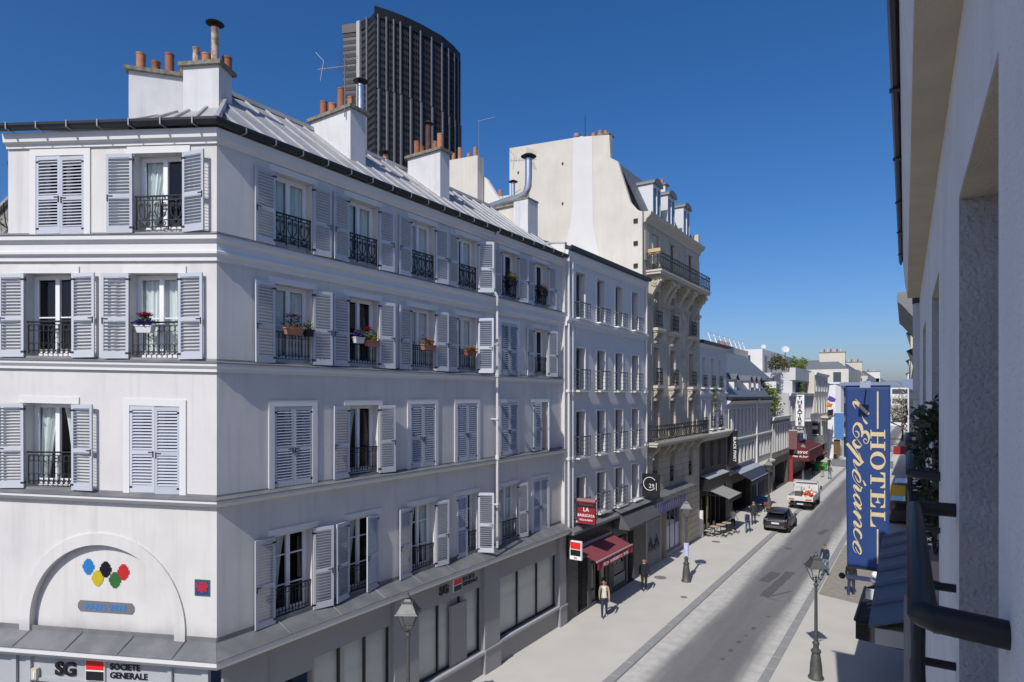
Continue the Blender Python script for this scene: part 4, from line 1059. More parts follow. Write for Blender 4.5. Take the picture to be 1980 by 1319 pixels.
def awning(name, label, fr, u0, u1, w0, w1, z0, z1, m, val=0.28, mval=None, txt=None, txm=None, tsize=0.2, ribs=True, sides=False):
    o = thing(name, label, "awning", fr.P((u0 + u1) / 2, w0, z1 - val))
    t = 0.015; n = 6; mb = MB(fr.T)
    for i in range(n):
        a, b = u0 + (u1 - u0) * i / n, u0 + (u1 - u0) * (i + 1) / n
        mb.add([(a, w0, z0), (b, w0, z0), (b, w1, z1), (a, w1, z1), (a, w0, z0 - t), (b, w0, z0 - t), (b, w1, z1 - t), (a, w1, z1 - t)], [(0, 3, 2, 1), (4, 5, 6, 7), (3, 7, 6, 2)])
    if sides:
        for u in (u0, u1): mb.add([(u, w0, z0), (u, w1, z1), (u, w1, z1 - val), (u, w0, z1 - val)], [(0, 1, 2, 3)])
    mb.build("canopy", m, o)
    mb = MB(fr.T); n = 24
    for i in range(n):
        a, b = u0 + (u1 - u0) * i / n, u0 + (u1 - u0) * (i + 1) / n
        wv = lambda k: 0.018 * math.sin(k * 1.9)
        mb.add([(a, w1 + 0.004 + wv(i), z1 - 0.005), (b, w1 + 0.004 + wv(i + 1), z1 - 0.005), (b, w1 + 0.01 + wv(i + 1) * 1.6, z1 - val), (a, w1 + 0.01 + wv(i) * 1.6, z1 - val)], [(0, 1, 2, 3), (3, 2, 1, 0)][:1])
    mb.build("valance", mval or m, o)
    MB(fr.T).box(u0 - 0.04, u1 + 0.04, w1 - 0.03, w1 + 0.025, z1 - 0.02, z1 + 0.035).build("front_bar", mat("awning_bar", (0.4, 0.38, 0.37), 0.5), o)
    MB(fr.T).box(u0, u1, 0.003, w0 + 0.05, z0 - 0.02, z0 + 0.12).build("cassette", mat("awning_bar", (0.4, 0.38, 0.37), 0.5), o)
    for u in (u0 + 0.4, u1 - 0.4): MB(fr.T).tube([(u, 0.02, z0 - 0.35), (u + 0.3, (w0 + w1) / 2, (z0 + z1) / 2 - 0.2), (u, w1 - 0.03, z1 - 0.03)], 0.022, 6).build("arm", RAILG, o)
    if txt: inst("lettering", text_mesh(txt, tsize, 0.003, 0.003, txm or WPAINT, 'CENTER'), o, fr.P((u0 + u1) / 2, w1 + 0.045, z1 - val * 0.8), fr.rz)
    return o
AWRED = mat("awning_red", (0.23, 0.05, 0.06), 0.85, var=0.3, scale=2.0, dirt=(0.16, 0.035, 0.045))
AWREDV = mat("awning_red_bright", (0.33, 0.025, 0.05), 0.8)
awning("shop_awning", "faded red canvas awning with white lettering over the restaurant door", FB, 25.05, 29.0, 0.15, 1.3, 3.3, 2.88, AWRED, 0.36, AWREDV, "PIZZA   LA BASILICATA   PATES", None, 0.2)
# dark hood of the neighbouring shop
hd = thing("shop_hood", "dark grey metal hood over the narrow shopfront beside the red awning", "canopy", FB.P(31.6, 0.3, 3.2))
HOOD = mat("hood_grey", (0.10, 0.10, 0.105), 0.7, var=0.3, scale=2)
MB(FB.T).prism([(0.005, 4.35), (0.35, 4.28), (0.95, 3.55), (0.95, 3.45), (0.005, 3.45)], 29.5, 33.9, 0).build("hood", HOOD, hd)
MB(FB.T).add([(29.45, 0.0, 4.5), (34.0, 0.0, 4.5), (34.0, 0.55, 4.32), (29.45, 0.55, 4.32), (29.45, 0, 4.46), (34, 0, 4.46), (34, .55, 4.28), (29.45, .55, 4.28)], [(0, 3, 2, 1), (4, 5, 6, 7), (3, 7, 6, 2), (0, 4, 7, 3), (1, 2, 6, 5)]).build("roof_sheet", ZINCD, hd)
# blade signs
def blade(name, label, fr, u, w0, w1, z0, z1, m, t=0.06, edge=None, lines=(), arm=True, post=None):
    """sign board standing out from a facade; lines: (text, size, x 0..1, z 0..1, material)"""
    o = thing(name, label, "sign", fr.P(u, w0, z0))
    MB(fr.T).box(u - t, u + t, w0, w1, z0, z1).build("board", m, o)
    if edge: MB(fr.T).box(u - t - 0.004, u + t + 0.004, w0 - 0.02, w1 + 0.02, z1, z1 + 0.04).box(u - t - 0.004, u + t + 0.004, w0 - 0.02, w1 + 0.02, z0 - 0.04, z0).build("edge_trim", edge, o)
    if arm:
        for z in (z0 + 0.1, z1 - 0.1): MB(fr.T).box(u - 0.02, u + 0.02, 0.0, w0, z, z + 0.04).build("bracket", IRON, o)
    rz = math.atan2(0, 1)                       # board faces -Y: text runs along +X
    for txt, sz, fx, fz, mm in lines:
        inst("lettering", text_mesh(txt, sz, 0.004, 0.002, mm, 'CENTER'), o, Vector(fr.T(u - t - 0.006, w0 + (w1 - w0) * fx, z0 + (z1 - z0) * fz)), rz)
    return o
bl = blade("blade_sign", "red restaurant sign with white capitals hanging beside the drainpipes", FB, 25.05, 0.35, 1.22, 4.55, 5.55, REDP, 0.07, None, [("Ristorante", 0.17, 0.5, 0.82, mat("sign_dim", (0.12, 0.07, 0.06), 0.5)), ("LA", 0.25, 0.5, 0.56, WPAINT), ("BASILICATA", 0.16, 0.5, 0.32, WPAINT), ("PIZZA & PASTA", 0.095, 0.5, 0.14, WPAINT)])
MB(FB.T).box(24.97, 25.13, 0.33, 1.24, 5.55, 5.66).build("top_trim", mat("sign_pink", (0.35, 0.16, 0.17), 0.6), bl)
MB(FB.T).box(24.975, 25.0, 0.36, 1.21, 5.28, 5.5).build("header_band", BLACK, bl)
bs = thing("blade_sign", "small red black and white bank sign at the corner of the white house", "sign", FB.P(24.5, 0.3, 3.05))
MB(FB.T).box(24.44, 24.56, 0.25, 0.83, 3.02, 3.85).build("board", WPAINT, bs)
MB(FB.T).box(24.425, 24.439, 0.29, 0.79, 3.5, 3.8).build("logo_red", LOGORED, bs); MB(FB.T).box(24.425, 24.439, 0.29, 0.79, 3.2, 3.46).build("logo_black", BLACK, bs)
MB(FB.T).box(24.48, 24.52, 0.0, 0.25, 3.4, 3.5).build("bracket", IRON, bs)
inst("lettering", text_mesh("SG", 0.12, 0.003, 0.002, BLACK, 'CENTER'), bs, Vector(FB.T(24.43, 0.54, 3.06)), 0)
cs = thing("blade_sign", "square black sign with a white circle logo at the end of the white house", "sign", FB.P(33.4, 0.4, 4.3))
MB(FB.T).box(33.3, 33.42, 0.1, 1.1, 4.6, 5.9).build("board", BLACK, cs)
def arcband(cx, cz, r, w, a0, a1, n=26):
    return [((cx + r * math.cos(a0 + (a1 - a0) * i / n), cz + r * math.sin(a0 + (a1 - a0) * i / n)), (cx + (r - w) * math.cos(a0 + (a1 - a0) * i / n), cz + (r - w) * math.sin(a0 + (a1 - a0) * i / n))) for i in range(n + 1)]
mb = MB(); pts = arcband(BX + 0.55, 5.35, 0.38, 0.03, R(35), R(325))
for (a, b), (c, d) in zip(pts, pts[1:]): mb.add([(a[0], 33.29, a[1]), (c[0], 33.29, c[1]), (d[0], 33.29, d[1]), (b[0], 33.29, b[1])], [(0, 1, 2, 3)])
mb.build("logo_ring", WPAINT, cs)
inst("lettering", text_mesh("29", 0.34, 0.004, -0.004, WPAINT, 'CENTER'), cs, Vector((BX + 0.66, 33.285, 5.12)), 0)
MB().box(BX + 0.93, BX + 0.955, 33.28, 33.29, 5.0, 5.42).build("logo_bar", WPAINT, cs)
MB(FB.T).box(33.32, 33.4, 0.0, 0.1, 5.2, 5.3).build("bracket", IRON, cs)

# --- cream stone building with long balconies
FC = street(-13.6); C_0, C_1 = 34.2, 44.72
C = thing("stone_apartment_block", "tall cream limestone apartment building with scroll brackets and long iron balconies", "building", (-17, 39, 0))
CR = [(4.75, 6.75), (7.72, 9.95), (10.98, 13.2), (14.42, 16.6), (17.72, 20.0)]
CCs = [36.05, 39.0, 42.75]
hc = [(c - 0.5, c + 0.5, a, b) for a, b in CR for c in CCs]
mb = MB(FC.T); wall(mb, C_0, C_1, 3.9, 20.6, hc, 0.35); mb.build("wall", STONE, C)
rm = MB(FC.T); rooms(rm, hc, -0.35); rm.build("interior", DARK, C)
# bossed courses on the first floor: each block a piece
def blocks(root, fr, u0, u1, z0, z1, hole_list, ch=0.42, L=1.05, p=0.035, m=None):
    z = z0; k = 0
    while z < z1 - 0.05:
        zt = min(z + ch, z1); us_ = [u0]
        solid = []
        cur_ = u0
        for h in sorted([h for h in hole_list if h[2] < zt and h[3] > z]): solid.append((cur_, h[0])); cur_ = h[1]
        solid.append((cur_, u1))
        for a, b in solid:
            n = max(1, round((b - a) / L)); st = (b - a) / n
            for i in range(n):
                x0, x1 = a + st * i, a + st * (i + 1)
                if x1 - x0 > 0.06: MB(fr.T).box(x0 + 0.012, x1 - 0.012, 0.001, p * rnd.uniform(0.85, 1.1), z + 0.014, zt - 0.014).build("stone_block", m or STONE, root)
        z = zt; k += 1
blocks(C, FC, C_0 + 0.02, C_1 - 0.02, 4.5, 6.95, hc)
for c_, zz in ((34.35, 7.6), (41.3, 7.6), (44.4, 7.6)):
    z = zz; i = 0
    while z < 16.2:
        w_ = 0.34 if i % 2 else 0.22
        MB(FC.T).box(c_ - w_ if c_ > 40 else c_ - 0.13, c_ + w_ if c_ < 44 else c_ + 0.3, 0.001, 0.05, z + 0.012, z + 0.5).build("quoin_stone", STONEL if i % 3 == 0 else STONE, C)
        z += 0.52; i += 1
RO = lambda w, h: rail_scroll(w, h, max(2, round(w / 0.4)), 0.011)
def console(root, fr, u, zt, h, out, wd, m):
    """scroll bracket: big volute under the slab, small one at the foot"""
    mb = MB(fr.T); pts = []
    n = 22
    for i in range(n + 1):
        t = i / n
        pts.append((out * (1 - t) ** 1.3 + 0.10 * math.sin(t * 2 * math.pi) * (1 - t) + 0.05, zt - h * t))
    poly = [(0.0, zt)] + pts + [(0.0, zt - h)]
    mb.prism(poly, u - wd / 2, u + wd / 2, 0)
    for cz, cr, cw in ((zt - h * 0.2, h * 0.19, out * 0.62), (zt - h * 0.82, h * 0.11, 0.16)):
        for s in (-1, 1):
            sp = [(u + s * (wd / 2 + 0.012), cw + p[0], cz + p[2]) for p in spiral(0, 0, cr, 1.9, 0, 16)]
            mb.tube(sp, cr * 0.17, 5)
    mb.tube([(u - wd * 0.55, out * 0.9, zt - h * 0.12), (u + wd * 0.55, out * 0.9, zt - h * 0.12)], h * 0.1, 10)
    return mb.build("scroll_bracket", m, root)
for i, (a, b) in enumerate(CR):
    for j, c in enumerate(CCs):
        rl_ = None
        if i in (2, 3): rl_ = (RO(1.08, 1.0), 0.26, -0.04)
        elif i == 0: rl_ = (RO(1.0, 0.95), -0.1, 0.0)
        plain_window(C, FC, c, 1.0, a, b, 0.28, mat("window_grey_paint", (0.42, 0.43, 0.42), 0.6), ('none', 'half', 'none', 'tied', 'sheer')[(i * 2 + j) % 5], 70 + i * 3 + j, (0.75,), rl_)
        if i in (1, 2, 3): surround(C, FC, c - 0.5, c + 0.5, a, b, 0.2, 0.06, STONE, top=0.24)
        if i in (2, 3):
            MB(FC.T).box(c - 0.72, c + 0.72, 0.002, 0.42, a - 0.24, a - 0.08).box(c - 0.66, c + 0.66, 0.002, 0.32, a - 0.34, a - 0.24).build("balconet_slab", STONEL, C)
            for s in (-0.5, 0.5): console(C, FC, c + s, a - 0.34, 0.72, 0.26, 0.16, STONE)
def long_balcony(u0, u1, z, out, hh, m):
    MB(FC.T).box(u0, u1, 0.002, out, z - 0.1, z).box(u0 + 0.06, u1 - 0.06, 0.002, out - 0.07, z - 0.24, z - 0.1).build("balcony_slab", m, C)
    L = u1 - u0 - 0.1; me = rail_scroll(L / 2, hh, 12, 0.010)
    for k in (0, 1): inst("railing", me, C, FC.P(u0 + 0.05 + L * (0.25 + 0.5 * k), out - 0.08, z), FC.rz)
    e = rail_scroll(out - 0.1, hh, 2, 0.012)
    for u in (u0 + 0.05, u1 - 0.05): inst("railing", e, C, FC.P(u, (out - 0.08) / 2, z), FC.rz + R(90))
long_balcony(34.5, 44.45, 17.62, 0.95, 1.0, STONEL)
long_balcony(34.3, 44.6, 7.55, 0.8, 1.0, STONEL)
for u in (35.1, 37.2, 38.0, 40.0, 41.6, 43.9): console(C, FC, u, 17.38, 1.9, 0.68, 0.34, STONE)
for u in (35.2, 37.0, 38.1, 39.9, 41.7, 43.8): console(C, FC, u, 7.3, 0.95, 0.55, 0.3, STONE)
pC = [(-13.6, C_0, 0), (-13.6, C_1, 0)]
sweep([(-0.02, 20.35), (0.1, 20.38), (0.14, 20.55), (0.4, 20.75), (0.45, 20.95), (-0.02, 21.0)], pC).build("cornice", STONEL, C)
for j in range(9):
    u = C_0 + 0.4 + j * 1.22; MB(FC.T).box(u - 0.32, u + 0.32, 0.002, 0.04, 18.2, 19.9).build("wall_panel", STONE, C)
# gable wall towards the lower houses
gp = [(-22.85, 0), (-13.62, 0), (-13.62, 20.7), (-14.35, 21.6), (-15.15, 24.15), (-15.62, 24.45), (-15.70, 25.85), (-18.0, 26.2), (-22.85, 26.62)]
MB().prism(gp, C_0 - 0.22, C_0 + 0.02, 1).build("gable_wall", CREAM, C)
MB().prism([(-18.1, 26.22), (-18.15, 22), (-18.3, 20.9), (-18.75, 19.2), (-18.8, 16.5), (-16.0, 16.5), (-16.25, 18.4), (-16.75, 20.6), (-16.8, 26.02)], C_0 - 0.25, C_0 - 0.221, 1).build("flue_strip", mat("fresh_render", (0.60, 0.595, 0.575), 0.9, var=0.1, scale=1.0), C)
MB().prism([(-14.62, 21.4), (-13.58, 20.9), (-13.58, 16.8), (-14.7, 16.8)], C_0 - 0.3, C_0 - 0.221, 1).build("corner_return", CREAM, C)
for z in (20.3, 19.0, 17.7, 16.9): MB().box(-14.1, -13.85, C_0 - 0.36, C_0 - 0.301, z, z + 0.24).build("vent_hole", BLACKM, C)
for x, z in ((-22.2, 24.8), (-18.9, 24.7), (-18.9, 22.2)): MB().box(x, x + 0.1, C_0 - 0.26, C_0 - 0.221, z, z + 0.14).build("vent_hole", BLACKM, C)
# mansard and dormers
mb = MB(); mb.quad((-13.75, C_0, 20.98), (-13.75, C_1, 20.98), (-15.15, C_1, 24.1), (-15.15, C_0, 24.1)); mb.quad((-15.15, C_0, 24.1), (-15.15, C_1, 24.1), (-18, C_1, 25.4), (-18, C_0, 25.4)); mb.quad((-18, C_0, 25.4), (-18, C_1, 25.4), (-22.7, C_1, 24.2), (-22.7, C_0, 24.2)); mb.quad((-13.6, C_1, 0), (-22.7, C_1, 0), (-22.7, C_1, 24), (-13.6, C_1, 20.9))
mb.build("mansard_roof", SLATE, C)
MB().box(-13.9, -13.5, C_1 - 0.5, C_1 - 0.1, 20.9, 21.8).box(-15.9, -15.7, C_0, C_0 + 0.25, 24.3, 25.9).build("parapet_block", STONEL, C)
for u in (36.6, 39.2, 42.3):
    d = inst("dormer", None, C, (-13.9, u, 21))
    mb = MB(); hh = 2.15; w_ = 0.62
    for s in (-1, 1): mb.box(-15.2, -13.72, u + s * w_ - 0.05, u + s * w_ + 0.05, 21.0, 21.0 + hh)
    mb.box(-13.8, -13.7, u - w_ + 0.05, u + w_ - 0.05, 21.0 + hh - 0.22, 21.0 + hh); mb.box(-13.8, -13.7, u - w_ + 0.05, u + w_ - 0.05, 21.0, 21.25)
    mb.build("cheek", mat("dormer_paint", (0.55, 0.56, 0.57), 0.6), d)
    prof = [(u - w_ - 0.15, 21.0 + hh)] + [(u + (w_ + 0.15) * math.cos(R(180 - 18 * k)), 21.0 + hh + 0.38 * math.sin(R(18 * k))) for k in range(1, 10)] + [(u + w_ + 0.15, 21.0 + hh)]
    MB().prism(prof, -15.3, -13.58, 0).build("dormer_roof", SLATEL, d)
    MB().box(-13.78, -13.74, u - w_ + 0.06, u + w_ - 0.06, 21.25, 21.0 + hh - 0.22).build("dormer_window", mat("dormer_glass", (0.09, 0.13, 0.2), 0.1), d)
    MB().box(-13.74, -13.7, u - 0.04, u + 0.04, 21.25, 21.0 + hh - 0.22).build("mullion", PVC, d)
A_CUR = C
chimney(-18.3, -15.8, C_0 - 0.1, C_0 + 0.5, 25.4, 25.95, [(0.1, 0, 0.13, 0.35, TERRA2), (-0.2, 0, 0.13, 0.3, TERRA), (0.45, 0, 0.13, 0.4, TERRA2), (0.75, 0, 0.13, 0.3, TERRA2), (-0.55, 0, 0.16, 0.3, CREAM)], render=CREAM, slab=0.06)
MB().tube([(-17.4, C_0, 26.0), (-17.4, C_0, 27.5)], 0.025, 5).build("lightning_rod", IRON, C)
MB().lathe([(0.12, 0), (0.12, 0.2), (0.26, 0.3), (0.26, 0.5), (0.1, 0.6)], (-18.1, C_0 + 0.2, 26.05), 12).build("flue_cowl", ZINCD, C, True)
chimney(-16.5, -14.9, C_1 - 3.4, C_1 - 2.9, 23, 24.8, [(-0.6, 0, 0.12, 0.4, TERRA2), (0, 0, 0.12, 0.4, TERRA2), (0.6, 0, 0.12, 0.4, TERRA2)])
bx_ = thing("wooden_panel", "tan board leaning on the upper balcony rail", "board", FC.P(35.2, 0.8, 18.6)); MB(FC.T).box(34.56, 34.6, 0.1, 0.85, 18.5, 18.85).build("panel", mat("plywood", (0.5, 0.36, 0.18), 0.7), bx_)
# ground floor: violet shop
mb = MB(FC.T); hsC = [(34.7, 36.95, 0.1, 2.95), (37.05, 37.95, 0.1, 3.0), (38.0, 40.9, 0.3, 3.1)]
wall(mb, C_0, C_1, 0, 3.9, hsC, 0.35); mb.build("shopfront", STONE, C)
blocks(C, FC, 41.6, C_1 - 0.02, 0.2, 3.8, [], 0.42, 1.0, 0.04)
rm = MB(FC.T); rooms(rm, hsC, -0.35, 1.2, 0.0); rm.build("interior", DARK, C)
VIOL = mat("shop_violet", (0.20, 0.19, 0.42), 0.5, var=0.25, scale=1.5)
MB(FC.T).box(34.45, 41.3, 0.002, 0.14, 3.05, 3.92).build("fascia", VIOL, C)
inst("lettering", text_mesh("nouvel Mode", 0.62, 0.01, 0.004, mat("sign_lavender", (0.55, 0.56, 0.78), 0.5), 'LEFT', shear=0.3), C, FC.P(34.8, 0.16, 3.25), FC.rz) if False else None
# broad brush strokes of the painted shop name
mb = MB(FC.T)
r_ = random.Random(5)
for k in range(15):
    u = 35.0 + k * 0.4; h_ = r_.uniform(0.35, 0.6)
    mb.add([(u, 0.146, 3.2), (u + 0.12, 0.146, 3.2), (u + 0.26, 0.146, 3.2 + h_), (u + 0.15, 0.146, 3.2 + h_)], [(0, 1, 2, 3)], r_.choice((0, 0, 1)))
    mb.add([(u + 0.1, 0.147, 3.25), (u + 0.3, 0.147, 3.3 + h_ * 0.4), (u + 0.28, 0.147, 3.36 + h_ * 0.4), (u + 0.08, 0.147, 3.31)], [(0, 1, 2, 3)], r_.choice((0, 1)))
mb.build("sign_lettering", [mat("sign_lavender", (0.55, 0.56, 0.78), 0.5), mat("sign_blue", (0.08, 0.25, 0.8), 0.5)], C, kind="stuff")
for k in range(24): MB(FC.T).prism([(-0.16, 0.12 + k * 0.118), (-0.09, 0.12 + k * 0.118), (-0.05, 0.16 + k * 0.118), (-0.08, 0.2 + k * 0.118), (-0.16, 0.2 + k * 0.118)], 34.75, 36.9, 0).build("roller_slat", mat("roller_grey", (0.50, 0.50, 0.48), 0.6, var=0.4, scale=3), C)
gr = MB(FC.T)
for k in range(9):
    u = 35.0 + 0.2 * k; gr.tube([(u, -0.052, 1.0 + 0.1 * math.sin(k * 2.0)), (u + 0.13, -0.052, 1.6 + 0.3 * math.sin(k * 1.3)), (u + 0.22, -0.052, 1.15 + 0.12 * math.cos(k))], 0.02, 4)
gr.build("graffiti", mat("spray_black", (0.06, 0.03, 0.04), 0.8), C)
for u0, u1 in ((38.05, 39.0), (39.05, 39.95), (40.0, 40.85)):
    o = MB(FC.T).box(u0, u1, -0.2, -0.15, 0.3, 0.42).box(u0, u1, -0.2, -0.15, 3.0, 3.1).box(u0, u0 + 0.05, -0.199, -0.151, 0.42, 3.0).box(u1 - 0.05, u1, -0.199, -0.151, 0.42, 3.0).build("shop_window", VIOL, C)
    MB(FC.T).box(u0 + 0.05, u1 - 0.05, -0.185, -0.175, 0.42, 1.9).build("frosted_film", mat("film_lavender", (0.52, 0.52, 0.62), 0.4), o)
    MB(FC.T).box(u0 + 0.05, u1 - 0.05, -0.182, -0.177, 1.91, 3.0).build("pane", GLASSD, o)
sweep([(-0.02, 4.5), (0.75, 4.32), (0.78, 4.1), (0.7, 4.02), (0.2, 4.0), (-0.02, 3.95)], [(-13.6, 34.3, 0), (-13.6, 41.5, 0)]).build("shop_ledge", ZINCD, C)

# --- small white house over the black cafe
FD = street(-13.6); D_0, D_1 = 44.76, 52.1
D = thing("terraced_house", "narrow pale house with three columns of windows above the dark cafe front", "building", (-16, 48.4, 0))
DR = [(4.9, 6.8), (7.85, 9.95), (10.95, 13.1)]; DCs = [45.75, 47.95, 50.05]
hd_ = [(c - 0.43, c + 0.43, a, b) for a, b in DR for c in DCs]
mb = MB(FD.T); wall(mb, D_0, D_1, 7.0, 14.1, [h for h in hd_ if h[2] > 7], 0.42); mb.build("wall", WHITE2, D)
mb = MB(FD.T); wall(mb, D_0, D_1, 3.9, 7.0, [h for h in hd_ if h[2] < 7], 0.42); mb.build("wall", mat("dark_render", (0.13, 0.115, 0.10), 0.8, var=0.3, scale=2), D)
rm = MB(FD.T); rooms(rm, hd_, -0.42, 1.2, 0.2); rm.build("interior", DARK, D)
shell(D, -22, -13.6, D_0, D_1, 0, 14.1, WHITE2)
for i, (a, b) in enumerate(DR):
    for j, c in enumerate(DCs):
        plain_window(D, FD, c, 0.86, a, b, 0.34, None if i else DKW, ('none', 'sheer', 'none')[(i + j) % 3], 110 + i * 3 + j, (), (RO(0.9, 0.9), 0.16, -0.05) if i else None, (0.1, 0.04) if i else None)
        if i: MB(FD.T).box(c - 0.6, c + 0.6, 0.002, 0.28, a - 0.16, a - 0.06).build("window_sill", TRIM, D)
pD = [(-13.6, D_0 + 0.02, 0), (-13.6, D_1 - 0.02, 0)]
sweep([(-0.02, 10.6), (0.14, 10.56), (0.14, 10.42), (0.05, 10.3), (-0.02, 10.25)], pD).build("string_course", TRIM, D)
sweep([(-0.02, 7.62), (0.55, 7.5), (0.55, 7.35), (0.3, 7.0), (-0.02, 6.9)], pD).build("string_course", STONEL, D)
sweep([(-0.02, 13.85), (0.15, 13.95), (0.2, 14.1), (-0.02, 14.12)], pD).build("cornice", TRIM, D)
sweep([(0.0, 14.12), (0.35, 14.12), (0.36, 14.3), (0.0, 14.32)], pD).build("gutter", GUTTER, D)
mb = MB(); mb.quad((-13.6, D_0, 14.3), (-13.6, D_1, 14.3), (-17.5, D_1, 15.4), (-17.5, D_0, 15.4)); mb.build("roof", ZINC, D)
A_CUR = D
chimney(-15.4, -14.4, D_0 + 0.3, D_0 + 1.1, 14.3, 15.9, [(0, 0, 0.16, 0.5, TERRA2)])
ivy = thing("trailing_plant", "bright green plant trailing from the pale house window ledge", "plant", FD.P(47.9, 0.3, 9.4))
mb = MB(); r_ = random.Random(3)
for k in range(10): leaves(mb, FD.P(48.1 + r_.uniform(-0.3, 0.3), 0.25, 10.9 - k * 0.19), (0.16, 0.32, 0.16), 24, 0.14, r_)
mb.build("foliage", LEAFY, ivy)
# cafe front
mb = MB(FD.T); wall(mb, D_0, D_1, 0, 3.9, [(45.2, 51.7, 0.12, 2.9)], 0.5); mb.build("shopfront", BLACKM, D)
rm = MB(FD.T); rooms(rm, [(45.2, 51.7, 0.12, 2.9)], -0.5, 3.0, 0.0); rm.build("interior", DARK, D)
for u in (46.0, 47.1, 48.3, 49.6, 50.8): MB(FD.T).box(u, u + 0.09, -0.3, -0.2, 0.12, 2.9).build("mullion", mat("cafe_wood", (0.05, 0.045, 0.03), 0.5), D)
MB(FD.T).box(46.35, 46.41, 0.05, 0.11, 0.1, 3.2).build("post", mat("post_olive", (0.16, 0.15, 0.03), 0.5), D)
MB(FD.T).box(45.25, 45.95, -0.18, -0.15, 0.5, 2.7).build("poster", mat("poster_grey", (0.2, 0.2, 0.21), 0.6, var=0.9, scale=3, dirt=(0.03, 0.03, 0.03)), D)
MB(FD.T).box(47.3, 47.75, -0.24, -0.23, 0.9, 2.6).build("menu_panel", mat("menu_paper", (0.6, 0.6, 0.52), 0.8), D)
MB(FD.T).box(44.75, 44.95, 0.002, 0.25, 0.1, 2.0).build("pillar", TRIM, D)
st = mat("stripe_grey", (0.33, 0.33, 0.31), 0.85)
def stripes(m, axis, sc):
    n, l = m.node_tree.nodes, m.node_tree.links
    g = n.new("ShaderNodeNewGeometry"); s_ = n.new("ShaderNodeSeparateXYZ"); l.new(g.outputs[0], s_.inputs[0])
    mm = n.new("ShaderNodeMath"); mm.operation = 'MULTIPLY'; mm.inputs[1].default_value = sc; l.new(s_.outputs[axis], mm.inputs[0])
    f = n.new("ShaderNodeMath"); f.operation = 'FRACT'; l.new(mm.outputs[0], f.inputs[0])
    c = n.new("ShaderNodeMath"); c.operation = 'GREATER_THAN'; c.inputs[1].default_value = 0.55; l.new(f.outputs[0], c.inputs[0])
    x = n.new("ShaderNodeMix"); x.data_type = 'RGBA'; l.new(c.outputs[0], x.inputs[0])
    x.inputs[6].default_value = (0.42, 0.42, 0.40, 1); x.inputs[7].default_value = (0.13, 0.13, 0.125, 1)
    l.new(x.outputs[2], n["Principled BSDF"].inputs["Base Color"])
stripes(st, 0, 7.0)
awning("shop_awning", "grey striped awning over the cafe tables", FD, 45.6, 49.0, 0.55, 1.9, 3.35, 2.9, st, 0.3, BLACKM)
MB(FD.T).box(44.8, 50.6, 0.02, 0.62, 3.5, 4.25).build("canopy_box", BLACK, D)
MB(FD.T).add([(44.9, 0.05, 4.46), (50.5, 0.05, 4.46), (50.5, 0.66, 4.30), (44.9, 0.66, 4.30), (44.9, 0.05, 4.42), (50.5, 0.05, 4.42), (50.5, 0.66, 4.255), (44.9, 0.66, 4.255)], [(0, 3, 2, 1), (4, 5, 6, 7), (3, 7, 6, 2)]).build("canopy_top", mat("canopy_pale", (0.40, 0.42, 0.43), 0.5), D)
bp = thing("blade_sign", "tall black sign with small white vertical letters above the cafe", "sign", FD.P(52.0, 0.4, 4.6))
MB(FD.T).box(51.9, 52.02, 0.12, 0.9, 4.55, 7.45).build("board", BLACK, bp)
inst("lettering", text_mesh("BLACK PINKY", 0.3, 0.004, 0.006, WPAINT, 'LEFT', space=1.1), bp, Vector(FD.T(51.89, 0.62, 6.95)), 0).rotation_euler = (0, R(90), 0)
MB(FD.T).lathe([(0.16, 0), (0.17, 0.01), (0.16, 0.02)], (0, 0, 0), 14) if False else None
for z in (4.7, 7.2): MB(FD.T).box(51.94, 51.98, 0, 0.12, z, z + 0.04).build("bracket", IRON, bp)

# --- long low building with dormers
FE = street(-13.6); E_0, E_1 = 52.14, 69.5
E_ = thing("terraced_house", "long low grey house with slate roof dormers and a white drainpipe", "building", (-17, 61, 0))
ER = [(4.35, 6.0), (6.98, 9.15)]; n1 = [53.2, 54.55, 55.9, 57.25, 58.6, 59.95, 61.3, 63.9, 65.35, 66.8, 68.3]
he = [(c - 0.42, c + 0.42, a, b) for a, b in ER for c in n1]
GREYW = mat("stucco_grey", (0.55, 0.54, 0.50), 0.9, var=0.2, scale=0.8, streak=0.25, dirt=(0.36, 0.35, 0.32))
mb = MB(FE.T); wall(mb, E_0, E_1, 3.6, 9.9, he, 0.5); mb.build("wall", GREYW, E_)
rm = MB(FE.T); rooms(rm, he, -0.5, 1.0, 0.1); rm.build("interior", DARK, E_)
shell(E_, -24, -13.6, E_0, E_1, 0, 10.0, GREYW)
for i, (a, b) in enumerate(ER):
    for j, c in enumerate(n1):
        plain_window(E_, FE, c, 0.84, a, b, 0.42, mat("window_cream", (0.5, 0.48, 0.42), 0.6), 'none', 150, (), None, (0.12, 0.05, TRIM))
pE = [(-13.6, E_0 + 0.02, 0), (-13.6, E_1, 0)]
sweep([(-0.02, 6.65), (0.15, 6.6), (0.15, 6.48), (-0.02, 6.4)], pE).build("string_course", TRIM, E_)
sweep([(-0.02, 9.55), (0.2, 9.65), (0.35, 9.85), (-0.02, 9.92)], pE).build("cornice", TRIM, E_)
sweep([(0.0, 9.95), (0.5, 9.95), (0.52, 10.15), (0.0, 10.2)], pE).build("gutter", GUTTER, E_)
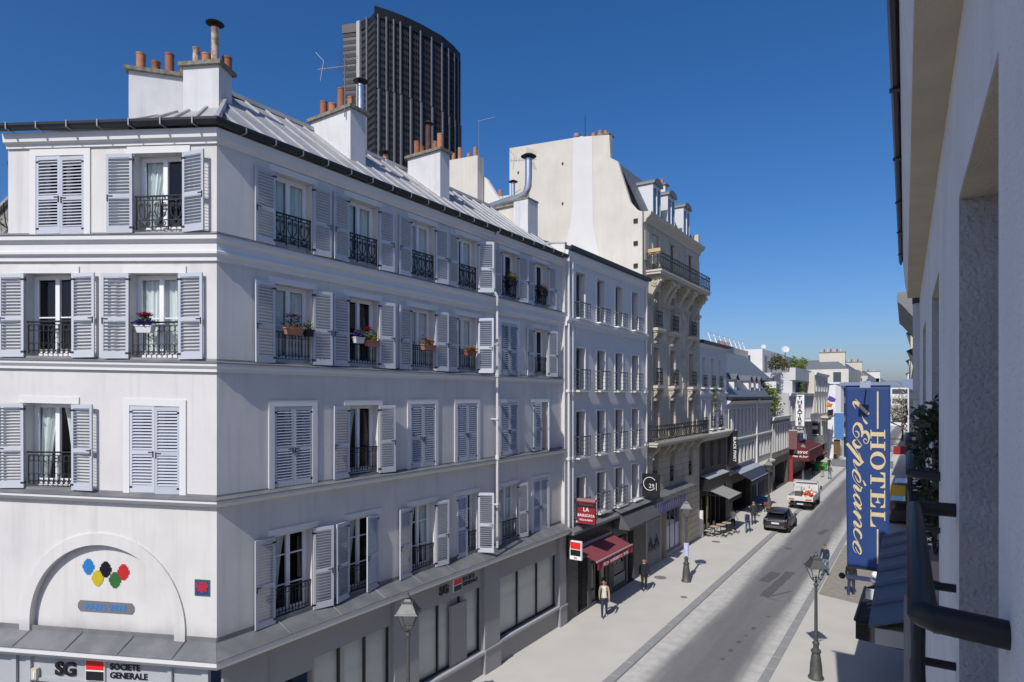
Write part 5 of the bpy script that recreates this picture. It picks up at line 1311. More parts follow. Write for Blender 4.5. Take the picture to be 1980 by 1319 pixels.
mb = MB(); mb.quad((-13.6, E_0, 10.15), (-13.6, E_1, 10.15), (-15.0, E_1, 12.0), (-15.0, E_0, 12.0)); mb.quad((-15.0, E_0, 12.0), (-15.0, 78.5, 12.0), (-17.6, 75.5, 14.9), (-17.6, E_0, 14.9)); mb.quad((-17.6, E_0, 14.9), (-17.6, 75.5, 14.9), (-22, 78.5, 11.5), (-22, E_0, 11.5)); mb.add([(-15.0, 78.5, 12.0), (-22, 78.5, 11.5), (-17.6, 75.5, 14.9)], [(0, 1, 2)])
mb.add([(-13.6, E_0, 10.15), (-15.0, E_0, 12.0), (-17.6, E_0, 14.9), (-22, E_0, 11.5), (-22, E_0, 9)], [(0, 1, 2, 3, 4)]); mb.add([(-13.6, E_1, 10.15), (-15.0, E_1, 12.0), (-22, E_1, 11.9), (-22, E_1, 9)], [(0, 1, 2, 3)]); mb.build("mansard_roof", SLATEL, E_)
for u in (54.3, 57.2, 62.6, 64.6, 66.7):
    d = inst("dormer", None, E_, (-14.2, u, 10.4)); hh = 1.35
    MB().box(-15.0, -14.12, u - 0.55, u + 0.55, 10.4, 10.4 + hh).build("cheek", TRIM, d)
    MB().prism([(u - 0.78, 10.4 + hh - 0.03), (u, 10.4 + hh + 0.5), (u + 0.78, 10.4 + hh - 0.03), (u, 10.4 + hh + 0.38)], -15.6, -13.95, 0).build("dormer_roof", SLATE, d)
    MB().prism([(u - 0.55, 10.4 + hh), (u + 0.55, 10.4 + hh), (u, 10.4 + hh + 0.36)], -14.2, -14.12, 0).build("pediment", TRIM, d)
    MB().box(-14.13, -14.1, u - 0.36, u + 0.36, 10.55, 10.4 + hh - 0.1).build("dormer_window", mat("dormer_glass", (0.09, 0.13, 0.2), 0.1), d)
    MB().box(-14.1, -14.08, u - 0.04, u + 0.04, 10.55, 10.4 + hh - 0.1).build("mullion", PVC, d)
mb = MB(FE.T).tube([(62.5, 0.4, 9.95), (62.5, 0.12, 9.5), (62.5, 0.12, 0.2)], 0.09, 8).lathe([(0.13, 0), (0.2, 0.25), (0.2, 0.35)], (62.5, 0.3, 9.75), 8); mb.build("downpipe", TRIM, E_, True)
A_CUR = E_
chimney(-18.4, -17.5, 58.0, 70.0, 13.8, 15.5, [(0, -0.9, 0.14, 0.5, TERRA2), (0, 0.3, 0.14, 0.45, TERRA), (0, 0.5, 0.14, 0.5, TERRA2), (0, 0.7, 0.14, 0.45, TERRA), (0, 0.9, 0.14, 0.5, TERRA2)], render=STONEL, slab=0.08)
WOODD = mat("shop_wood_dark", (0.075, 0.065, 0.055), 0.7, var=0.5, scale=3, dirt=(0.14, 0.12, 0.10))
mb = MB(FE.T); wall(mb, E_0, E_1, 0, 3.6, [(54, 60.5, 0.1, 2.8), (63.2, 64.2, 0.1, 2.6), (65.2, 66.2, 0.1, 2.6)], 0.4); mb.build("shopfront", WOODD, E_)
rm = MB(FE.T); rooms(rm, [(54, 60.5, 0.1, 2.8), (63.2, 64.2, 0.1, 2.6), (65.2, 66.2, 0.1, 2.6)], -0.4, 1.5, 0.0); rm.build("interior", DARK, E_)
for k in range(12): MB(FE.T).box(61.2 + k * 0.68, 61.26 + k * 0.68, 0.002, 0.08, 0.1, 3.2).build("pilaster", mat("shop_wood_grey", (0.16, 0.15, 0.14), 0.7), E_)
sweep([(-0.02, 3.75), (0.5, 3.6), (0.5, 3.45), (-0.02, 3.4)], [(-13.6, 60.5, 0), (-13.6, E_1, 0)]).build("shop_ledge", STONEL, E_)
NAVY = mat("awning_navy", (0.035, 0.045, 0.085), 0.8, var=0.2, scale=2)
aw = awning("shop_awning", "navy awning with a pale stripe beside the blue painted shop door", FE, 52.6, 60.3, 0.1, 1.9, 4.3, 3.4, NAVY, 0.4, NAVY)
MB(FE.T).add([(52.6, 0.5, 4.12), (60.3, 0.5, 4.12), (60.3, 1.0, 3.87), (52.6, 1.0, 3.87)], [(0, 1, 2, 3)]).build("stripe", mat("canopy_pale", (0.40, 0.42, 0.43), 0.5), aw)
MB(FE.T).prism([(0.1, 4.3), (1.9, 3.4), (1.9, 3.0), (0.1, 3.0)], 60.3, 60.33, 0).build("side_flap", NAVY, aw)
BLUEP = mat("blue_paint", (0.05, 0.13, 0.33), 0.55)
bd = thing("blue_kiosk_frame", "bright blue timber door frame standing at the edge of the navy awning", "door frame", FE.P(60.6, 0.9, 0.1))
for w in (0.3, 0.95, 1.6): MB(FE.T).box(60.4, 60.5, w, w + 0.09, 0.085, 3.1).build("post", BLUEP, bd)
MB(FE.T).box(60.4, 60.5, 0.3, 1.69, 3.1, 3.2).build("head", BLUEP, bd); MB(FE.T).box(60.42, 60.48, 0.39, 1.6, 0.1, 1.0).build("lower_panel", BLUEP, bd)
MB(FE.T).box(60.44, 60.46, 0.39, 1.6, 1.0, 3.1).build("pane", GLASS, bd)

# --- old grey house with a roof tree, theatre, and the buildings further down
FF = street(-13.5)
def simple(name, label, X, y0, y1, H, m, rows, cols, ww, depth=9, roof=None, base=None, corn=True, sur=True, curt='none', glz=None):
    fr = street(X); o = thing(name, label, "building", (X - 3, (y0 + y1) / 2, 0))
    cs_ = [y0 + (y1 - y0) * (i + 0.5) / cols for i in range(cols)]
    hs_ = [(c - ww / 2, c + ww / 2, a, b) for a, b in rows for c in cs_]
    mb = MB(fr.T); wall(mb, y0, y1, 3.6, H, hs_, 0.45); mb.build("wall", m, o)
    shell(o, X - depth, X, y0, y1, 0, H, m)
    MB().quad((X, y0, H), (X, y1, H), (X - depth, y1, H + 0.1), (X - depth, y0, H + 0.1)).build("roof", roof or ZINC, o)
    rm = MB(fr.T); rooms(rm, hs_, -0.45, 0.8, 0.0); rm.build("interior", DARK, o)
    for k, (a, b) in enumerate(rows):
        for c in cs_: plain_window(o, fr, c, ww, a, b, 0.38, None, curt, 200, (), None, (0.1, 0.05, TRIM) if sur else None)
    mb = MB(fr.T); wall(mb, y0, y1, 0, 3.6, [(y0 + 0.8, y1 - 0.8, 0.1, 2.8)], 0.4); mb.build("shopfront", base or WOODD, o)
    rm = MB(fr.T); rooms(rm, [(y0 + 0.8, y1 - 0.8, 0.1, 2.8)], -0.4, 1.5, 0.0); rm.build("interior", DARK, o)
    if corn: sweep([(-0.02, H - 0.4), (0.2, H - 0.3), (0.3, H), (-0.02, H + 0.05)], [(X, y0, 0), (X, y1, 0)]).build("cornice", TRIM if m is not STONE else STONEL, o)
    return o
F_ = simple("terraced_house", "old grey house with tall streaked shutters below a roof tree", -13.5, 69.55, 79.4, 8.0, mat("old_grey", (0.34, 0.33, 0.30), 0.95, var=0.6, scale=1.5, streak=0.6, dirt=(0.16, 0.155, 0.145)), [(4.2, 7.2)], 7, 0.8)
G_ = simple("theatre_building", "grey stucco theatre building carrying the tall vertical sign", -13.5, 79.45, 97.6, 10.6, mat("theatre_grey", (0.42, 0.42, 0.43), 0.9, var=0.2, scale=0.7, streak=0.25, dirt=(0.3, 0.3, 0.3)), [(4.3, 6.3), (7.2, 9.6)], 9, 0.95, base=mat("bistro_red", (0.14, 0.025, 0.03), 0.6))
MB().box(-13.5, -12.6, 90.0, 97.4, 6.9, 7.05).build("balcony_slab", TRIM, G_); MB().box(-12.66, -12.62, 90.0, 97.4, 7.05, 7.9).build("balcony_front", mat("panel_grey", (0.4, 0.4, 0.42), 0.6), G_)
H_ = simple("stone_townhouse", "cream stone townhouse with a projecting carved balcony past the theatre", -13.2, 97.7, 112.0, 13.6, STONEL, [(4.3, 6.6), (7.6, 10.0), (10.9, 12.8)], 5, 1.0, base=STONEL)
MB().box(-13.2, -12.2, 104, 111, 6.9, 7.2).box(-13.2, -12.5, 104.4, 110.6, 6.5, 6.9).build("balcony_slab", STONEL, H_)
inst("railing", rail_scroll(6.8, 0.9, 14, 0.02), H_, (-12.3, 107.5, 7.2), R(90))
I_ = thing("rounded_white_building", "white rounded corner building with dark window bands and a square logo", "building", (-12.8, 118, 0))
IW = mat("panel_white", (0.7, 0.71, 0.72), 0.6, var=0.08, scale=0.5)
plan = [(-17.5, 114.0), (-13.2, 113.6), (-12.3, 113.9), (-11.6, 114.7), (-11.3, 116.0), (-11.0, 135.0), (-17.5, 135.0)]
MB().prism(plan, 0, 12.2, 2).build("wall", IW, I_)
for z0, z1 in ((0.3, 3.4), (5.0, 5.9), (7.0, 9.0), (10.2, 11.6)):
    MB().box(-11.6, -10.94, 116.2, 134.6, z0, z1).build("window_band", mat("band_glass", (0.03, 0.032, 0.04), 0.15), I_)
MB().prism([(x + 0.2, y - 0.2) for x, y in plan], 3.5, 3.8, 2).build("canopy", IW, I_)
MB().prism([(x * 1.0, y) for x, y in [(-17.6, 113.8), (-13.0, 113.4), (-11.2, 114.4), (-10.9, 116), (-10.8, 135), (-17.6, 135)]], 12.2, 12.5, 2).build("parapet", IW, I_)
lg = thing("logo_panel", "square dark panel with a white letter shape high on the rounded white building", "sign", (-14.5, 113.4, 9.8))
MB().box(-15.3, -13.6, 113.3, 113.42, 9.7, 11.6).build("panel", mat("logo_slate", (0.09, 0.11, 0.12), 0.5), lg)
MB().prism([(-15.1, 10.9), (-14.75, 10.9), (-14.3, 10.1), (-14.45, 10.0), (-14.75, 10.1)], 113.24, 113.295, 1).prism([(-14.25, 10.5), (-13.95, 10.9), (-13.8, 10.9), (-13.8, 10.05), (-14.25, 10.05)], 113.24, 113.295, 1).build("emblem", WPAINT, lg)
# concrete terrace block and roofscape behind
RB = thing("terrace_block", "pale concrete block with planted roof terrace behind the theatre", "building", (-20, 100, 0))
CONC = mat("concrete_pale", (0.55, 0.55, 0.54), 0.9, var=0.25, scale=0.6, streak=0.3, dirt=(0.4, 0.4, 0.39))
MB().box(-30, -14.3, 86.5, 99.6, 0, 13.3).build("wall", CONC, RB)
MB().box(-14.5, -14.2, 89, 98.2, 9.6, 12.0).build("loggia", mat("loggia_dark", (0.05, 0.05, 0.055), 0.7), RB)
MB().box(-14.6, -13.9, 86.4, 99.7, 12.3, 13.9).build("parapet", CONC, RB); MB().box(-14.6, -13.9, 98.2, 99.7, 6, 12.3).build("pier", CONC, RB)
def shrubbery(name, label, x0, x1, y0, y1, z, h, n, m, size=0.35, seed=1):
    o = thing(name, label, "shrub", ((x0 + x1) / 2, (y0 + y1) / 2, z)); r = random.Random(seed); mb = MB(); tw = MB()
    for k in range(max(4, int(n / 60))):
        c = (r.uniform(x0, x1), r.uniform(y0, y1), z + h * r.uniform(0.25, 0.75)); s = r.uniform(0.25, 0.5)
        leaves(mb, c, (s * (x1 - x0) * 0.5 + 0.15, s * (y1 - y0) * 0.25 + 0.15, h * s), 60, size, r)
        tw.tube([(c[0], c[1], z), c], 0.04, 4)
    mb.build("foliage", m, o); tw.build("stem", TWIG, o)
    return o
shrubbery("terrace_hedge", "brownish hedge on the roof terrace beside the bright shrub", -16.4, -15.2, 82, 91, 13.6, 2.0, 900, mat("leaf_olive", (0.10, 0.095, 0.045), 0.7, var=0.5, scale=6, dirt=(0.05, 0.06, 0.03)), 0.3, 2)
shrubbery("terrace_shrub", "bright green shrub on the roof terrace above the loggia", -15.4, -14.2, 91, 99, 13.6, 2.1, 1100, LEAFY, 0.3, 3)
shrubbery("roof_tree", "leafy green tree growing on the low roof beside the theatre sign", -15.2, -13.9, 72.5, 77.5, 8.0, 3.6, 1500, LEAFY, 0.3, 4)
shrubbery("loggia_plants", "dark plants hanging in the loggia of the concrete block", -14.3, -13.8, 88, 92, 9.9, 2.0, 300, LEAF, 0.3, 5)
RM = thing("mansard_house", "grey zinc mansard house with one white dormer left of the theatre sign", "building", (-17, 78, 0))
mb = MB(); mb.quad((-15, 75.0, 9.9), (-15, 86.4, 9.9), (-16.6, 86.4, 12.6), (-16.6, 75.0, 12.6)); mb.quad((-15, 75.0, 9.9), (-16.6, 75.0, 12.6), (-25, 75.0, 12.6), (-25, 75.0, 9.9)); mb.quad((-16.6, 75.0, 12.6), (-16.6, 86.4, 12.6), (-25, 86.4, 13.5), (-25, 75.0, 13.5)); mb.build("mansard_roof", SLATEL, RM)
MB().box(-24, -14.9, 75.0, 86.4, 0, 9.9).build("wall", WHITE2, RM)
MB().box(-16.2, -14.95, 79.6, 81.4, 10.3, 12.0).build("dormer", TRIM, RM); MB().box(-14.96, -14.9, 79.8, 80.4, 10.5, 11.7).box(-14.96, -14.9, 80.6, 81.2, 10.5, 11.7).build("dormer_window", mat("dormer_glass", (0.09, 0.13, 0.2), 0.1), RM)
th = thing("vertical_sign", "tall white vertical sign with black theatre letters", "sign", (-12.6, 83.4, 5))
MB().box(-13.4, -12.42, 83.3, 83.6, 6.55, 10.4).build("board", mat("sign_white", (0.75, 0.75, 0.76), 0.5), th); MB().box(-13.42, -12.4, 83.28, 83.62, 5.6, 6.5).build("lower_board", mat("sign_slate", (0.07, 0.075, 0.09), 0.5), th)
for i, ch in enumerate("THEATRE"): inst("letter", text_mesh(ch, 0.62, 0.02, 0.012, BLACK, 'CENTER', xs=1.35), th, (-12.91, 83.27, 9.84 - i * 0.53), 0)
inst("letter", text_mesh("DE LA", 0.24, 0.01, 0.006, WPAINT, 'CENTER'), th, (-12.91, 83.26, 6.2), 0); inst("letter", text_mesh("GAITE", 0.34, 0.01, 0.006, WPAINT, 'CENTER'), th, (-12.91, 83.26, 5.75), 0)
for z in (6.8, 10.0): MB().box(-13.5, -13.4, 83.4, 83.5, z, z + 0.1).build("bracket", IRON, th)
hw = street(-13.5)
aw2 = awning("shop_awning", "dark red bistro awning with white script at the theatre", hw, 79.6, 90.5, 0.1, 2.2, 4.5, 3.9, mat("awning_claret", (0.115, 0.014, 0.02), 0.85), 1.3, mat("awning_claret", (0.115, 0.014, 0.02), 0.85), sides=True)
inst("lettering", text_mesh("Bistrot", 0.55, 0.01, 0.005, WPAINT, 'CENTER', shear=0.35), aw2, (-12.3, 79.55, 3.5), 0); inst("lettering", text_mesh("Plats du Jour", 0.32, 0.01, 0.005, WPAINT, 'CENTER', shear=0.35), aw2, (-12.3, 79.55, 3.05), 0)
MB().box(-13.48, -11.3, 79.57, 79.6, 2.75, 4.2).build("side_panel", mat("awning_claret", (0.115, 0.014, 0.02), 0.85), aw2)
MB().box(-13.45, -13.1, 79.45, 79.9, 0.09, 2.75).build("door_post", mat("bistro_red_bright", (0.26, 0.02, 0.03), 0.6), aw2)
awning("shop_awning", "small red awning beyond the bistro", hw, 91.2, 96.8, 0.1, 2.0, 3.4, 2.5, mat("awning_claret", (0.115, 0.014, 0.02), 0.85), 0.25)
for (lb, x0, x1, y, z0, z1, m_) in (("dusky pink blade sign above the old shopfronts", -13.4, -12.5, 78.7, 4.0, 6.2, mat("sign_brown", (0.16, 0.07, 0.07), 0.6)), ("white framed black notice board on the cream townhouse", -13.9, -12.5, 97.55, 4.6, 6.6, BLACK), ("long pale blue banner hanging before the rounded white building", -11.9, -10.6, 108.5, 3.6, 7.6, mat("banner_sky", (0.06, 0.18, 0.42), 0.7)), ("brown timber panel below the pale blue banner", -12.0, -11.1, 109.0, 0.1, 3.4, mat("timber_tan", (0.12, 0.075, 0.03), 0.8))):
    o = thing("hanging_sign", lb, "sign", ((x0 + x1) / 2, y, z0)); MB().box(x0, x1, y, y + 0.08, z0, z1).build("board", m_, o)
    MB().box(x0, x1, y - 0.02, y + 0.1, z1, z1 + 0.06).build("top_rail", WPAINT, o)
    if 'notice' in lb:
        MB().box(x0 + 0.12, x1 - 0.12, y - 0.02, y - 0.005, z0 + 0.12, z0 + 0.2).box(x0 + 0.12, x1 - 0.12, y - 0.02, y - 0.005, z1 - 0.2, z1 - 0.12).box(x0 + 0.3, x1 - 0.3, y - 0.02, y - 0.005, z0 + 0.9, z0 + 1.4).build("white_marks", WPAINT, o)
fl_ = thing("flag_cluster", "purple and orange flags on the carved balcony", "flags", (-12.4, 106, 8.5))
for (dx, dz, cc) in ((0, 1.2, (0.10, 0.05, 0.35)), (-0.2, 0.2, (0.6, 0.2, 0.05)), (0.25, 1.0, (0.12, 0.06, 0.4))):
    MB().add([(-12.6 + dx, 105.9, 8.4 + dz), (-11.8 + dx, 106.0, 8.3 + dz), (-11.6 + dx, 105.8, 8.8 + dz), (-12.3 + dx, 105.9, 9.1 + dz)], [(0, 1, 2, 3)]).build("flag", mat("flag_%d" % int(dz * 10), cc, 0.8), fl_)
# far end of the street
def far_block(label, X0, X1, y0, y1, H, m, nz=4, ny=5, roof=None, rh=0):
    o = thing("far_building", label, "building", ((X0 + X1) / 2, (y0 + y1) / 2, 0))
    MB().box(X0, X1, y0, y1, 0, H).build("wall", m, o)
    if rh:
        mb = MB(); q = 2.5
        mb.add([(X0, y0, H), (X1, y0, H), (X1, y1, H), (X0, y1, H), (X0 + q, y0 + q, H + rh), (X1 - q, y0 + q, H + rh), (X1 - q, y1 - q, H + rh), (X0 + q, y1 - q, H + rh)], [(0, 1, 5, 4), (1, 2, 6, 5), (2, 3, 7, 6), (3, 0, 4, 7), (4, 5, 6, 7)]); mb.build("roof", roof or SLATEL, o)
    for i in range(nz):
        for j in range(ny):
            z = H * (i + 0.35) / nz; y = y0 + (y1 - y0) * (j + 0.3) / ny
            MB().box(X1, X1 + 0.04, y, y + (y1 - y0) / ny * 0.4, z, z + H / nz * 0.5).build("window", mat("far_glass", (0.06, 0.07, 0.09), 0.2), o)
    for j in range(3):
        x = X0 + (X1 - X0) * (j + 0.3) / 3
        for i in range(nz): MB().box(x, x + (X1 - X0) * 0.12, y0 - 0.04, y0, H * (i + 0.35) / nz, H * (i + 0.85) / nz).build("window", mat("far_glass", (0.06, 0.07, 0.09), 0.2), o)
    return o
far_block("grey zinc roofed block behind the planted terrace", -27, -15.5, 100, 112.5, 13.0, CONC, 3, 4, SLATEL, 3.4)
far_block("cream far block with rows of chimney pots", -24, -12.5, 137, 165, 15.5, CREAM, 4, 6, SLATE, 2.0)
far_block("pale corner block near the street end with round turret", -22, -11.5, 170, 200, 15.0, STONEL, 4, 6, SLATEL, 2.0)
far_block("most distant pale block closing the street", -14, 30, 250, 270, 13.0, WHITE2, 4, 3, SLATEL, 2.5)
far_block("cream block with white railing on its flat roof behind the low slate roof", -32, -21, 74, 92, 16.6, STONEL, 3, 4)
far_block("low white roof block between the cream block and the terrace hedge", -34, -19.5, 94, 112, 17.0, WHITE2, 3, 4)
for (lb, X0, Ya, zb, n_) in (("row of chimney pots on the cream far block nearest the banner", -15.5, 139, 17.3, 7), ("row of chimney pots on the pale corner block near the street end", -15, 172, 16.8, 6), ("small white stack above the far rooftops", -13.0, 205, 15.5, 3)):
    o = thing("chimney_stack", lb, "chimney", (X0, Ya, zb)); MB().box(X0 - 2.4, X0 + 2.2, Ya, Ya + 0.9, zb - 2, zb + 1.6).build("stack", STONEL if n_ > 3 else WHITE2, o); MB().box(X0 - 2.5, X0 + 2.3, Ya - 0.1, Ya + 1.0, zb + 1.6, zb + 1.75).build("coping", SLABC, o)
    for k in range(n_): MB().lathe([(0.16, 0), (0.15, 0.6), (0.12, 0.6), (0.12, 0.3)], (X0 - 2.1 + k * 4.0 / n_, Ya + 0.45, zb + 1.75), 8).build("chimney_pot", TERRA if k % 2 else STONEL, o)
far_block("pale stepped block beyond the rounded white building", -20, -11.0, 205, 240, 15.2, CREAM, 4, 6, SLATEL, 1.5)
rr = thing("roof_railing", "white tubular guard rail along a flat roof against the sky", "railing", (-21.2, 83, 16.6))
for k in range(8): MB().tube([(-21.2, 74.5 + k * 2.4, 16.6), (-21.6, 74.5 + k * 2.4, 17.8)], 0.05, 5).build("post", WPAINT, rr)
for z in (17.2, 17.8): MB().tube([(-21.45, 74.5, z), (-21.45, 91.4, z)], 0.035, 5).build("rail", WPAINT, rr)
for lb, x, y, z in (("large white satellite dish beside the grey zinc roof", -19.6, 112, 17.6), ("small satellite dish above the terrace hedge", -20, 97, 17.1)):
    o = thing("satellite_dish", lb, "dish", (x, y, z))
    MB().tube([(x, y, z - 0.6), (x, y, z + 0.4)], 0.06, 6).build("mast", IRON, o)
    k = 0.62 if 'large' in lb else 0.36
    dsh = MB().lathe([(0.02, 0), (0.5 * k, 0.06 * k), (k, 0.25 * k), (0.98 * k, 0.28 * k), (0.5 * k, 0.1 * k), (0.02, 0.04)], n=18)
    d_ = sub("reflector", dsh.mesh("reflector", mat("dish_grey", (0.5, 0.5, 0.5), 0.6), True), o, (0, 0, 0.4), (R(65), 0, R(25)))
# roofs and stacks behind the corner building
bw = thing("rear_building", "cream rear chimney wall between the corner roof and the tall gable", "building", (-24, 31, 0))
MB().prism([(-25.2, 0), (-22.5, 0), (-22.5, 24.8), (-25.2, 25.0)], 30.0, 30.6, 1).build("chimney_wall", CREAM, bw)
MB().prism([(-23.1, 18), (-20.6, 18), (-20.8, 21.5), (-21.6, 22.4), (-22.4, 23.6), (-23.1, 24.2)], 30.7, 31.0, 1).build("white_gable", WHITE, bw)
MB().prism([(-25.5, 18), (-22.1, 18), (-22.1, 23.2), (-25.5, 23.5)], 33.2, 33.6, 1).build("rear_gable", WHITE, bw)
for k, x in enumerate((-25.0, -24.6, -24.1, -23.4, -22.9)): MB().lathe([(0.12, 0), (0.12, 0.3 + 0.25 * (k % 3)), (0.1, 0.3 + 0.25 * (k % 3)), (0.1, 0.1)], (x, 30.3, 24.9), 10).build("chimney_pot", TERRA2, bw, True)
for k, x in enumerate((-25.0, -24.6, -24.1, -23.7, -23.2)): MB().lathe([(0.13, 0), (0.13, 0.4), (0.1, 0.4), (0.1, 0.1)], (x, 33.4, 23.35), 10).build("chimney_pot", TERRA2, bw, True)
aerial("roof_antenna", "lone television aerial standing against the sky left of the tall gable", (*camxy(926, 37.5), 23.9), 3.0, 'yagi')
aerial("roof_antenna", "small grid aerial in front of the cream gable wall", (-15.2, 24.2, 19.1), 2.35, 'grid')
# ------------------------------------------------------------------ dark tower behind the roofs
TW = thing("office_tower", "dark glass office tower with pale vertical ribs behind the rooftops", "tower", (-235, 250, 0))
TG = mat("tower_glass", (0.010, 0.010, 0.014), 0.4, var=0.5, scale=0.05, dirt=(0.022, 0.021, 0.024))
TS_ = mat("tower_spandrel", (0.045, 0.042, 0.046), 0.6, spec=0.25, var=0.4, scale=0.3, dirt=(0.018, 0.017, 0.02))
TR_ = mat("tower_rib", (0.17, 0.17, 0.18), 0.5, metal=0.3)
front = [(-258.1, 225.2), (-249.1, 229.0), (-242.9, 228.3), (-235.0, 225.8), (-231.6, 233.3), (-229.1, 239.7), (-226.2, 250.9), (-224.0, 264.8), (-224.6, 276.0), (-226.6, 284.5)]
back = [(-250, 286), (-262, 270), (-266, 245)]
MB().prism(front + back, 0, 207, 2).build("glass_body", TG, TW)
cxT, cyT = -243, 252
def off(p, d):
    v = Vector((p[0] - cxT, p[1] - cyT)); v.normalize(); return (p[0] + v.x * d, p[1] + v.y * d)
sb = MB(); fl = 3.55
for k in range(57):
    z = 2 + k * fl
    pts = [off(p, 0.25) for p in front]
    for a, b in zip(pts, pts[1:]):
        sb.quad((a[0], a[1], z), (b[0], b[1], z), (b[0], b[1], z + 1.9), (a[0], a[1], z + 1.9))
        sb.quad((a[0], a[1], z + 1.9), (b[0], b[1], z + 1.9), (b[0] - 0, b[1] + 0.4, z + 1.9), (a[0], a[1] + 0.4, z + 1.9))
sb.build("spandrel_bands", TS_, TW, kind="stuff")
MB().prism([off(p, 0.7) for p in front[3:]] + [off(p, 0.7) for p in back[:1]] + [(-242.9, 240)], 204.5, 210, 2).build("crown_band", mat("tower_crown", (0.012, 0.010, 0.011), 0.5), TW)
MB().prism([off(p, 0.7) for p in front[:3]] + [(-242.9, 240), (-262, 245)], 203.0, 207.6, 2).build("crown_band", mat("tower_crown", (0.012, 0.010, 0.011), 0.5), TW)
fine = MB()
def along(t):
    n = len(front) - 4; s_ = t * n; i = min(int(s_), n - 1); f = s_ - i; a, b = front[3 + i], front[4 + i]
    return (a[0] + (b[0] - a[0]) * f, a[1] + (b[1] - a[1]) * f)
for k in range(12):
    p = off(along((k + 0.55) / 11.2) if k < 11 else front[-1], 0.7)
    zj = 155 + 0.0 * k
    MB().box(p[0] - 0.5, p[0] + 0.5, p[1] - 0.5, p[1] + 0.5, 0, 168).build("rib", TR_, TW)
    MB().box(p[0] - 0.35, p[0] + 0.35, p[1] - 0.9, p[1] - 0.1, 168, 206).build("rib", TR_, TW)
for k in range(46):
    p = off(along((k + 0.5) / 46), 0.3); fine.box(p[0] - 0.1, p[0] + 0.1, p[1] - 0.1, p[1] + 0.1, 0, 204)
fine.build("mullions", mat("tower_mullion", (0.03, 0.03, 0.033), 0.6, spec=0.25), TW, kind="stuff")
for p, w in ((front[1], 1.15), (front[2], 0.45)):
    q = off(p, 0.6); MB().box(q[0] - w, q[0] + w, q[1] - w, q[1] + w, 0, 208).build("rib", mat("tower_rib_white", (0.42, 0.42, 0.40), 0.6) if w > 1 else TR_, TW)

# ------------------------------------------------------------------ hotel facade beside the camera
a_ = R(1.34)
HP = 0.165
HF = Fr((HP * math.cos(a_), HP * math.sin(a_)), (-math.sin(a_), math.cos(a_)), (-math.cos(a_), -math.sin(a_)))
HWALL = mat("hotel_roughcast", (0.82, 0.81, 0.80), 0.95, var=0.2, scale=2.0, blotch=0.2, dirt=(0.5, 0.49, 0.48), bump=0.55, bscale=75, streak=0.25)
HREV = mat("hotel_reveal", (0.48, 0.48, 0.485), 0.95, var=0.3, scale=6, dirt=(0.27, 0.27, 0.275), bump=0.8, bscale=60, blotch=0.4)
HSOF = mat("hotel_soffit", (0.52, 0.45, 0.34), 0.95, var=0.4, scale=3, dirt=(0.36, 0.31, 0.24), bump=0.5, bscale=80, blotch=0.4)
HO = thing("hotel_building", "pale roughcast hotel wall seen close up with deep window recesses", "building", (3, 3, 0))
HWs = [-1.1, 2.2, 4.9, 7.6]
hh_ = []
for c in HWs:
    for z0, z1 in ((9.0, 11.02), (6.1, 8.1), (3.3, 5.2)): hh_.append((c - 0.56, c + 0.56, z0, z1))
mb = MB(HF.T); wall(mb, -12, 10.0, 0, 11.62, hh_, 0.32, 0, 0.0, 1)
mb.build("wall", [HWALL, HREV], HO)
mb = MB(HF.T); mb.quad((10.0, 0, 0), (10.0, -9, 0), (10.0, -9, 12.2), (10.0, 0, 12.2)); mb.quad((-12, 0, 0), (-12, -9, 0), (-12, -9, 12.2), (-12, 0, 12.2)); mb.build("side_wall", HWALL, HO)
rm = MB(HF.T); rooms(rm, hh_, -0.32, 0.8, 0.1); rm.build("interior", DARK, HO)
for c, (z0, z1) in [(c, z) for c in HWs for z in ((9.0, 11.02), (6.1, 8.1), (3.3, 5.2))]:
    put_window(HO, HF, c - 0.56, c + 0.56, z0, z1, -0.27, (), PVC, GLASS, 'none', 3)
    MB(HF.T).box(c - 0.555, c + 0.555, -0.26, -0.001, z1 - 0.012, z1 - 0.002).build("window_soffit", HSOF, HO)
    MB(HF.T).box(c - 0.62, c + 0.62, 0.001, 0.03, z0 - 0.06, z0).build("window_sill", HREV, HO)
# eaves: soffit, fascia, gutter
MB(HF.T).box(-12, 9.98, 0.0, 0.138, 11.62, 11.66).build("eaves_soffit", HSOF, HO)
MB(HF.T).prism([(0.001, 11.661), (0.14, 11.661), (0.165, 11.8), (0.185, 12.05), (0.19, 12.15), (0.001, 12.15)], -12, 10.0, 0).build("eaves_fascia", HWALL, HO)
mb = MB(HF.T); seg = 1.25
for k in range(18):
    u0 = -12 + k * seg
    MB(HF.T).prism([(0.19, 12.14), (0.205, 12.09), (0.225, 12.09), (0.238, 12.14), (0.24, 12.2), (0.232, 12.2), (0.225, 12.15), (0.205, 12.15), (0.198, 12.2), (0.19, 12.2)], u0, min(u0 + seg - 0.004, 10.05), 0).build("gutter_length", GUTTER, HO)
    MB(HF.T).box(u0 - 0.02, u0 + 0.02, 0.187, 0.243, 12.075, 12.088).build("gutter_clip", GUTTER, HO)
mb = MB(HF.T); mb.quad((-12, 0.19, 12.2), (10, 0.19, 12.2), (10, -4.5, 15.3), (-12, -4.5, 15.3)); mb.quad((-12, -4.5, 15.3), (10, -4.5, 15.3), (10, -9, 12.2), (-12, -9, 12.2)); mb.build("roof", ZINC, HO)
RAILB = mat("rail_black_gloss", (0.012, 0.013, 0.016), 0.5, spec=0.4)
